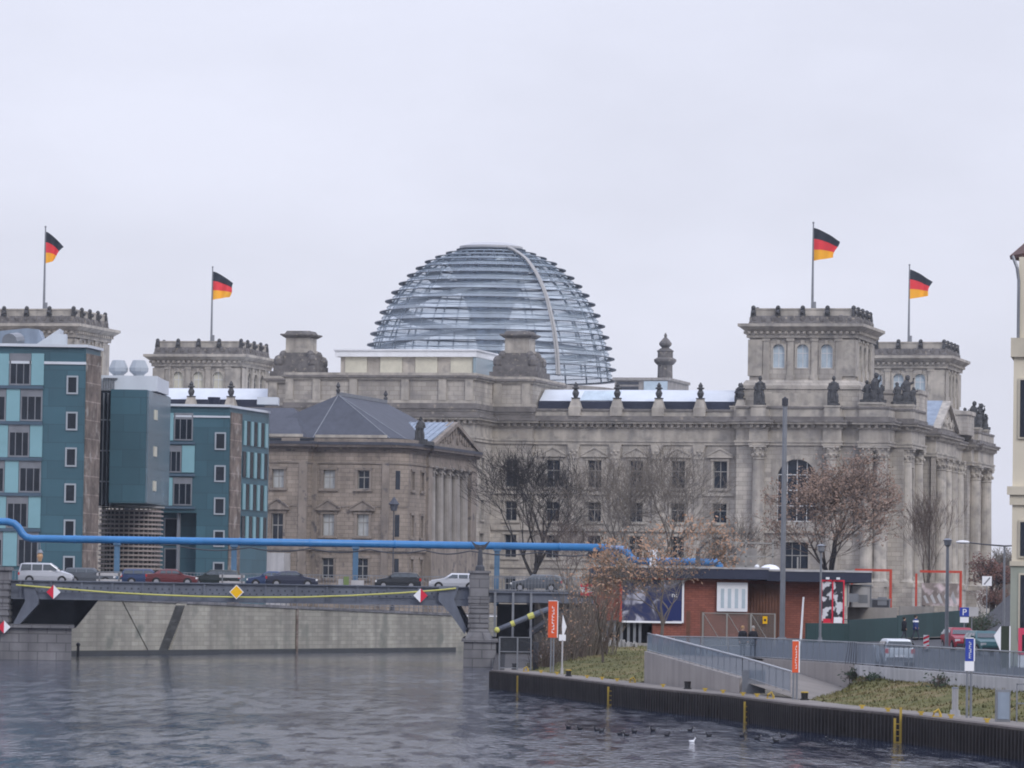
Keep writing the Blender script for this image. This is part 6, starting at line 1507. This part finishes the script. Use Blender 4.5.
# ================= cars =================
def paint(name,col,metal=.3): return mat(name,col,.35,.05,1,metal=metal,spec=.6)
MT['tyre']=mat('tyre',(.02,.02,.02),.8,.1); MT['rim']=mat('rim',(.35,.35,.37),.4,.1,metal=.6); MT['lampw']=mat('headlight_glass',(.7,.7,.7),.2,.1); MT['lampr']=mat('rear_light',(.5,.02,.02),.3,.1); MT['cglass']=mat('car_glass',(.03,.04,.045),.08,.1,spec=.8)
def car(label,kind,col,loc,rz,metal=.3,grp=None,glass='cglass'):
    """length along +x (nose at +x)"""
    spec={'wagon':(4.55,1.72,1.46,[(-2.27,.75,.62),(-2.25,.95,.95),(-2.05,1.40,.98),(-1.7,1.45,1.0),(.3,1.46,1.0),(.95,1.02,1.0),(1.1,.98,.97),(2.05,.82,.80),(2.27,.6,.58)]),
          'sedan':(4.5,1.72,1.42,[(-2.25,.8,.6),(-2.2,.98,.97),(-1.55,1.02,1.0),(-.95,1.38,1.0),(-.4,1.43,.98),(.35,1.42,.96),(1.05,.98,.96),(1.15,.95,.94),(2.1,.78,.76),(2.25,.58,.56)]),
          'hatch':(4.0,1.68,1.45,[(-2.0,.7,.6),(-1.97,1.0,.98),(-1.65,1.38,1.0),(-1.2,1.45,1.0),(.3,1.45,.98),(.95,1.02,.98),(1.05,.98,.95),(1.85,.82,.8),(2.0,.58,.56)]),
          'van':(4.7,1.85,1.78,[(-2.35,.8,.65),(-2.3,1.1,1.08),(-2.15,1.7,1.1),(-1.7,1.78,1.1),(.4,1.78,1.08),(1.35,1.15,1.05),(1.45,1.1,1.03),(2.2,.85,.83),(2.35,.6,.58)])}[kind]
    L_,W,H,st_=spec; z0=.24
    t=thing('car',label,'car',loc,rz,grp); M=Matrix.Translation(loc)@Matrix.Rotation(rz,4,'Z')
    m=MB(M); rings=[]
    for x,zt_,zb_ in st_:
        e=abs(x)/(L_/2); w=W/2*(1-.14*e**5); roof=zt_-zb_>.06; wr=w-(.22 if roof else .02)
        rings.append([(x,-w*.97,z0+.04*(e>.95)),(x,-w,zb_*.6),(x,-w*.985,zb_-.02),(x,-wr,zt_-.03),(x,-wr*.8,zt_),(x,wr*.8,zt_),(x,wr,zt_-.03),(x,w*.985,zb_-.02),(x,w,zb_*.6),(x,w*.97,z0+.04*(e>.95))])
    vs=[p for r_ in rings for p in r_]; n=10; fs=[]
    for i in range(len(rings)-1):
        for k in range(n): a=i*n+k; b_=i*n+(k+1)%n; fs.append((a,b_,b_+n,a+n))
    fs.append(tuple(range(n))[::-1]); fs.append(tuple((len(rings)-1)*n+k for k in range(n)))
    m.add(vs,fs); body=m.build('body',col,t)
    # side glass, windscreens
    rf=[s for s in st_ if s[1]-s[2]>.25]; xr0,xr1=rf[0][0],rf[-1][0]; zb_=rf[0][2]
    nx=[s for s in st_ if s[0]>xr1][0][0]; px=[s for s in st_ if s[0]<xr0][-1][0]; zt_=H-.13; wb=W/2*.99; wt=W/2-.2
    for s in (-1,1):
        m=MB(M); xs=[xr0+.1,(xr0*.62+xr1*.38),(xr0*.2+xr1*.8)] 
        edges=[(xr0-.1*(xr0-px),xs[1]-.04),(xs[1]+.04,xr1*.75+xr0*.25-.04),(xr1*.75+xr0*.25+.04,nx-.18)]
        for j,(a,b_) in enumerate(edges):
            ta=a+.12 if j==0 else a; tb=b_ if j<2 else min(b_-.55,xr1+.02)
            m.add([(a,s*(wb+.012),zb_+.04),(b_,s*(wb+.012),zb_+.04),(tb,s*(wt+.03),zt_),(ta,s*(wt+.03),zt_)],[(0,1,2,3)])
        m.build('side_window',MT[glass],body)
    m=MB(M); d=.03; m.add([(nx-.02+d,-wb*.86,zb_+.05),(nx-.02+d,wb*.86,zb_+.05),(xr1+.06+d,wt*.86,H-.07),(xr1+.06+d,-wt*.86,H-.07)],[(0,1,2,3)]); m.build('windscreen',MT[glass],body)
    m=MB(M); m.add([(px-.0-d,-wb*.82,zb_+.06),(px-.0-d,wb*.82,zb_+.06),(xr0-.02-d,wt*.86,H-.12),(xr0-.02-d,-wt*.86,H-.12)],[(0,1,2,3)]); m.build('rear_window',MT[glass],body)
    for s in (-1,1):
        for x in (-L_*.29,L_*.31):
            WM_=M@Matrix.Translation((x,s*(W/2-.09),.31))@Matrix.Rotation(R(90),4,'X')
            m=MB(WM_); m.lathe(0,0,[(.2,-.1),(.31,-.1),(.33,-.05),(.33,.05),(.31,.1),(.2,.1)],18); w_=m.build('wheel',MT['tyre'],t)
            m=MB(WM_); m.lathe(0,0,[(.2,-.105),(.21,.105)],14); m.build('rim',MT['rim'],w_)
            m=MB(WM_); m.lathe(0,0,[(.385,-.085),(.385,.085)],18); m.build('wheel_arch',MT['black'],t)
        m=MB(M); m.box(L_/2-.16,L_/2-.03,s*W*.36-.15,s*W*.36+.15,.58,.74); m.build('headlight',MT['lampw'],t)
        m=MB(M); m.box(-L_/2-.015,-L_/2+.12,s*W*.40-.1,s*W*.40+.1,.72,.95); m.build('tail_light',MT['lampr'],t)
        m=MB(M); m.box(nx-.35,nx-.2,s*(W/2+.02),s*(W/2+.17),zb_+.02,zb_+.15); m.build('mirror',col,t)
    MB(M).each('bumper',MT['darksteel'],t,[(L_/2-.06,L_/2+.03,-W*.4,W*.4,.3,.46),(-L_/2-.03,-L_/2+.06,-W*.4,W*.4,.32,.5)])
    m=MB(M); m.box(-L_/2-.04,-L_/2-.028,-.26,.26,.52,.64); m.build('number_plate',MT['signwhite'],t)
    return t
C_={k:paint(k,c,mt) for k,c,mt in (('silver_paint',(.50,.51,.54),.4),('grey_paint',(.10,.11,.125),.4),('blue_paint',(.03,.055,.13),.3),('dark_red_paint',(.12,.022,.025),.2),('navy_paint',(.03,.035,.06),.3),('pine_paint',(.02,.03,.03),.3),('blackcar_paint',(.025,.028,.033),.3),('red_paint',(.30,.012,.03),.1),('teal_paint',(.04,.13,.14),.2),('palesilver_paint',(.55,.58,.61),.3))}
ZD=6.56; G_='cars standing on the bridge'
def bcar(x,Y,kind,col,label,flip=False):
    a=at(x,583,Y); car(label,kind,C_[col],(a.x,Y,ZD),math.pi if flip else 0,grp=G_)
bcar(46,402,'van','silver_paint','silver minivan at the left end of the bridge')
bcar(90,408,'wagon','grey_paint','grey estate car right behind the silver minivan')
bcar(147,412,'wagon','blue_paint','dark blue estate car partly hidden behind the dark red car')
bcar(172,402,'sedan','dark_red_paint','dark red car nearest the middle of the left half of the bridge')
bcar(214,408,'wagon','pine_paint','very dark green estate car just left of the second blue pipe post',True)
bcar(272,409,'sedan','blue_paint','blue saloon mostly hidden behind the navy saloon',True)
bcar(292,402,'sedan','navy_paint','navy saloon in the middle of the bridge')
bcar(398,403,'hatch','blackcar_paint','black hatchback right of the third blue pipe post',True)
bcar(455,403,'wagon','silver_paint','silver estate car beside the right stone pillar',True)
bcar(536,404,'wagon','grey_paint','grey car behind the railing at the right end of the bridge',True)
# small road works on the bridge
def works(x,Y,label,kind):
    a=at(x,583,Y); t=thing('roadworks_stack' if kind else 'roadworks_barrier',label,'barrier',(a.x,Y,ZD)); M=Matrix.Translation((a.x,Y,ZD))
    m=MB(M)
    if kind: 
        m.box(-.7,.6,0,.8,0,.15); m.box(-.6,.5,.05,.75,.15,.7); m.build('stone_pile',MT['concl'],t); m=MB(M); m.box(-1.25,-.8,0,.4,.0,1.0); m.build('green_bin',mat('moss_green_plastic',(.16,.22,.08),.7,.1),t); m=MB(M); m.box(-1.7,-1.3,.1,.5,0,.8); m.build('white_bag',MT['concl'],t)
    else:
        m.box(-1.1,1.1,0,.06,.75,1.0); m.box(-1.1,1.1,0,.06,.25,.45); m.build('board',MT['concl'],t); m=MB(M); m.box(-.9,-.8,0,.1,0,1.1); m.box(.8,.9,0,.1,0,1.1); m.build('leg',MT['steel'],t)
works(358,400,'pile of pale stones with a green bin beside the third blue pipe post',1); works(109,401,'pale roadworks board on red legs between grey car and dark red car',0); works(232,401,'pale roadworks board on red legs left of the blue saloon',0)
# hanging lantern on the left block
c_=at(40,556,430); t=thing('street_lamp','small lantern with a pale orange glass hanging before the left office block','street lamp',(c_.x,430,6)); m=MB(Matrix.Translation(c_)); m.lathe(0,0,[(.15,-.5),(.27,-.1),(.28,.0),(.2,.25)],8); m.build('lantern',mat('pale_orange_glass',(.5,.3,.16),.5,.3),t)
m=MB(Matrix.Translation(c_)); m.lathe(0,0,[(.22,.25),(.32,.3),(.12,.6)],8); m.tube([(0,.2,-3),(0,.2,.5),(-.1,.1,1.6)],.05,6); m.build('hood',MT['steel'],t)
# cars on the right bank
a=at(893,668,240); car('pale silver estate car seen from behind, left of the striped barrier board','wagon',C_['palesilver_paint'],(a.x+.2,241.5,zbank(a.x,240)),R(92))
a=at(962,652,292); car('red hatchback parked right of the lamp post column','hatch',C_['red_paint'],(a.x,293.5,zbank(a.x,293)),R(-82))
a=at(986,657,278); car('teal hatchback beside the red one, at the right','hatch',C_['teal_paint'],(a.x,279,zbank(a.x,279)),R(-80))
0 and car('pale silver van parked beyond the teal hatchback','van',C_['palesilver_paint'],(a.x+.7,330,zbank(a.x+.7,330)),R(80))
# ================= people =================
MT['skin']=mat('skin',(.45,.28,.2),.6,.1); MT['coat']=mat('dark_coat',(.018,.018,.024),.9,.2,3); MT['trou']=mat('grey_trousers',(.055,.06,.08),.9,.2,3); MT['hairb']=mat('fair_hair',(.33,.2,.1),.8,.2); MT['hairg']=mat('grey_hair',(.3,.28,.26),.8,.2)
MT['hairk']=mat('dark_hair',(.03,.025,.02),.8,.2); MT['bluejk']=mat('blue_jacket',(.03,.05,.16),.8,.1)
def person(label,loc,rz,coat='coat',hair='hairb',h=1.75,stride=0.0,band=False):
    t=thing('person',label,'person',loc,rz); k=h/1.75
    V=[];E_=[];Rr=[]
    def jo(p,r,par=None): V.append([c*k for c in p]); Rr.append(r*k); 
    def j(p,r,par): V.append([c*k for c in p]); Rr.append(r); i=len(V)-1; (E_.append((par,i)) if par is not None else None); return i
    pel=j((0,0,.94),.15,None); wa_=j((0,0,1.12),.145,pel); ch=j((0,.0,1.32),.17,wa_); nk=j((0,-.0,1.5),.06,ch); hd=j((0,-.02,1.60),.085,nk); tp=j((0,-.01,1.68),.085,hd)
    hand={}
    for s in (-1,1):
        hp=j((s*.09,0,.88),.105,pel); kn=j((s*.10,-.03-stride*s*.12,.49),.065,hp); an=j((s*.11,.02-stride*s*.26,.09),.045,kn); j((s*.12,-.13-stride*s*.26,.05),.04,an)
        sh=j((s*.18,0,1.40),.075,ch); el=j((s*.235,.03+stride*s*.06,1.14),.05,sh); wr=j((s*.23,-.08,.92),.035,el); hand[s]=j((s*.22,-.10,.87),.03,wr)
    me=bpy.data.meshes.new('body'); me.from_pydata(V,E_,[]); o=bpy.data.objects.new('body',me); COL.objects.link(o); o.parent=t
    for m_ in (MT['skin'],MT[coat],MT['trou']): me.materials.append(m_)
    sk=o.modifiers.new('s','SKIN'); sl_=me.skin_vertices
    if not sl_: pass
    for i,v in enumerate(me.skin_vertices[0].data): v.radius=(Rr[i],Rr[i]*(.72 if i in (0,1,2) else 1)); v.use_root=(i==0)
    sub=o.modifiers.new('u','SUBSURF'); sub.levels=2; sub.render_levels=2
    dg=bpy.context.evaluated_depsgraph_get(); ev=o.evaluated_get(dg); nm=bpy.data.meshes.new_from_object(ev)
    o.modifiers.clear(); o.data=nm; nm.materials.clear()
    for m_ in (MT['skin'],MT[coat],MT['trou']): nm.materials.append(m_)
    for p in nm.polygons:
        c=p.center/k; p.use_smooth=True; p.material_index = 2 if c.z<.78 else (0 if (c.z>1.49 or (abs(c.x)>.19 and c.z<.93)) else 1)
    M=Matrix.Translation(loc)@Matrix.Rotation(rz,4,'Z')@Matrix.Scale(k,4)
    m=MB(M); m.ball((0,.02,1.66),.115,12,8,(.95,1.0,1.05)); m.v=[v for v in m.v]; m.build('hair',MT[hair],t,True)
    m=MB(M); m.ball((0,-.105,1.61),.02,6,5,(1,1.3,1.5)); m.ball((.035,-.098,1.64),.012,6,4); m.ball((-.035,-.098,1.64),.012,6,4); m.build('face_features',MT['skin'],t,True)
    m=MB(M); m.lathe(0,0,[(.25,.74),(.24,.9),(.235,1.1),(.26,1.28),(.235,1.40),(.09,1.5)],16,.72); m.build('coat',MT[coat],t,True)
    for s in (-1,1):
        for f in range(5):
            m=MB(M); x=s*.22; y=-.10+(f-2)*.014
            if f<4: m.tube([(x,y,.86),(x-s*.004,y-.008,.825),(x-s*.012,y-.018,.80+.005*abs(f-1.5))],[.009,.008,.006],5)
            else: m.tube([(x-s*.01,-.125,.88),(x-s*.02,-.15,.85),(x-s*.02,-.16,.83)],[.01,.009,.007],5)
            m.build('finger',MT['skin'],t)
    if band: m=MB(M); m.lathe(0,0,[(.265,1.26),(.25,1.37)],16,.74); m.build('white_band',MT['signwhite'],t)
    return t
z_=2.56
for x,l,rz,hr in ((742.5,'person in a dark coat at the terrace railing, left of the pair',R(20),'hairb'),(752.8,'person in a dark coat at the terrace railing, right of the pair',R(-15),'hairg')):
    a=at(x,655,264.5); person(l,(a.x,264.5,z_),rz,hair=hr,h=1.84)
a=at(904,641,328); person('person in black walking along the green hoarding',(a.x,328,zbank(a.x,328)),R(100),hair='hairk',h=1.72,stride=1)
a=at(915.5,640,331); person('person in a blue jacket with a white stripe by the hoarding',(a.x,331,zbank(a.x,331)),R(60),coat='bluejk',hair='hairk',h=1.85,stride=1,band=True)
# ================= ducks =================
MT['coot']=mat('black_feathers',(.02,.02,.025),.7,.2,5); MT['gull']=mat('white_feathers',(.75,.75,.78),.7,.1); MT['bill']=mat('pale_bill',(.7,.65,.6),.5,.05)
def duck(x,y,rz,col,label,grp,s=1.0,name='coot',cat='water bird'):
    c_=atz(x,y,0); t=thing(name,label,cat,c_,rz,grp); M=Matrix.Translation(c_)@Matrix.Rotation(rz,4,'Z')@Matrix.Scale(s,4)
    m=MB(M); m.ball((0,0,.06),.13,12,8,(1.45,.85,.8)); m.tube([(.1,0,.1),(.17,0,.2),(.2,0,.27)],[.07,.05,.045],8); m.ball((.215,0,.285),.058,8,6); m.tube([(-.12,0,.09),(-.24,0,.13)],[.07,.015],6); m.build('body',MT[col],t,True)
    m=MB(M); m.tube([(.26,0,.285),(.32,0,.27)],[.02,.008],6); m.build('bill',MT['bill'],t)
    return t
dk=[(568.5,728),(580,729.5),(597,731),(601.5,732),(620,735),(626.5,736),(634.5,732.5),(653,731),(667,736),(690,731),(709,736.5),(742,736.5),(757,739.5),(776,742),(783,737),(830,741)]
pos=['far left of the flock','second from the left in the flock','third from the left, close to its neighbour','fourth from the left, touching its neighbour','fifth from the left, in the middle group','sixth from the left, lowest of the middle group','seventh from the left, above the middle group','eighth from the left, alone','ninth from the left, low','tenth from the left, high','eleventh from the left, right of the gull','twelfth from the left, beyond the gull','thirteenth from the left, low','fourteenth from the left, lowest at the right','fifteenth from the left, at the right end','sixteenth and rightmost of the flock']
rnd=random.Random(4)
for (x,y),p_ in zip(dk,pos): duck(x,y,rnd.uniform(2.6,3.7) if rnd.random()<.7 else rnd.uniform(-.5,.5),'coot','small black water bird, '+p_,'black water birds on the river',.62)
duck(692,742.5,.3,'gull','white gull swimming just below the flock of black birds',None,.6,'gull')
# ================= haze =================
m=bpy.data.materials.new('haze_air'); m.use_nodes=True; N=m.node_tree.nodes; L=m.node_tree.links; N.remove(N['Principled BSDF'])
v=N.new('ShaderNodeVolumePrincipled'); v.inputs['Color'].default_value=(.80,.87,1,1); v.inputs['Density'].default_value=.00007; v.inputs['Anisotropy'].default_value=.0
L.new(v.outputs[0],N['Material Output'].inputs['Volume'])
o=MB().box(-2300,2600,-460,2700,-2.6,63).build('haze',m); tag(o,kind='stuff'); tag(o,'thin bluish winter haze in the air over river and city','haze')
# ================= camera, sky, light =================
cam = bpy.data.cameras.new('camera'); co = bpy.data.objects.new('camera', cam); COL.objects.link(co)
cam.sensor_width = 36; cam.lens = 36*FPX/1024; cam.clip_start = 1; cam.clip_end = 8000
cp, sp = math.cos(PITCH), math.sin(PITCH)
right = Vector((1,0,0)); up = Vector((0,-sp,cp)); fw = Vector((0,cp,sp))
c, s = math.cos(ROLL), math.sin(ROLL)
X = right*c+up*s; Yv = up*c-right*s
m4 = Matrix(((X.x,Yv.x,-fw.x,0),(X.y,Yv.y,-fw.y,0),(X.z,Yv.z,-fw.z,CZ),(0,0,0,1)))
co.matrix_world = m4
bpy.context.scene.camera = co
sc = bpy.context.scene
w = bpy.data.worlds.new('World'); sc.world = w; w.use_nodes = True
N = w.node_tree.nodes; L = w.node_tree.links; bg = N['Background']
sky = N.new('ShaderNodeTexSky'); sky.sky_type = 'NISHITA'; sky.sun_disc = False
SE, SR = R(38), R(150)
sky.sun_elevation = SE; sky.sun_rotation = SR
tc = N.new('ShaderNodeTexCoord'); sx = N.new('ShaderNodeSeparateXYZ'); L.new(tc.outputs['Generated'], sx.inputs[0])
mr = N.new('ShaderNodeMapRange'); mr.inputs['From Min'].default_value = 0; mr.inputs['From Max'].default_value = 1; mr.inputs['To Min'].default_value = 1; mr.inputs['To Max'].default_value = 2.2
L.new(sx.outputs[2], mr.inputs[0])
mp = N.new('ShaderNodeMapping'); mp.inputs['Scale'].default_value = (1,1,2.6); L.new(tc.outputs['Generated'], mp.inputs[0])
nz = N.new('ShaderNodeTexNoise'); nz.inputs['Scale'].default_value = 7; nz.inputs['Detail'].default_value = 5; nz.inputs['Roughness'].default_value = .55; L.new(mp.outputs[0], nz.inputs['Vector'])
mr2 = N.new('ShaderNodeMapRange'); mr2.inputs['From Min'].default_value = .35; mr2.inputs['From Max'].default_value = .65; mr2.inputs['To Min'].default_value = .93; mr2.inputs['To Max'].default_value = 1.05
L.new(nz.outputs['Fac'], mr2.inputs[0])
ml = N.new('ShaderNodeMath'); ml.operation = 'MULTIPLY'; L.new(mr.outputs[0], ml.inputs[0]); L.new(mr2.outputs[0], ml.inputs[1])
cl = N.new('ShaderNodeVectorMath'); cl.operation = 'SCALE'; cl.inputs[0].default_value = (7.35,7.45,8.55); L.new(ml.outputs[0], cl.inputs['Scale'])
# overcast: the cloud deck is cooler overhead than at the horizon
tn = N.new('ShaderNodeMix'); tn.data_type = 'RGBA'; tn.blend_type = 'MULTIPLY'; tn.inputs[7].default_value = (.86,.93,1.06,1); L.new(sx.outputs[2], tn.inputs[0]); L.new(cl.outputs[0], tn.inputs[6])
mx = N.new('ShaderNodeMix'); mx.data_type = 'RGBA'; mx.inputs[0].default_value = .93
L.new(sky.outputs[0], mx.inputs[6]); L.new(tn.outputs[2], mx.inputs[7]); L.new(mx.outputs[2], bg.inputs[0])
bg.inputs[1].default_value = .1
sl = bpy.data.lights.new('sun', 'SUN'); sl.energy = 1.3; sl.angle = R(20); sl.color = (1,.96,.9)
so = bpy.data.objects.new('sun', sl); COL.objects.link(so)
# sun behind the camera to the left: the overcast is a little brighter there
d = Vector((math.sin(SR)*math.cos(SE), math.cos(SR)*math.cos(SE), math.sin(SE)))
so.rotation_euler = d.to_track_quat('Z','Y').to_euler()
sc.view_settings.view_transform = 'Standard'; sc.view_settings.look = 'None'; sc.view_settings.gamma = 1; sc.view_settings.exposure = 0
sc.cycles.filter_width = 1.9; sc.cycles.max_bounces = 6; sc.cycles.transparent_max_bounces = 10; sc.cycles.volume_bounces = 0
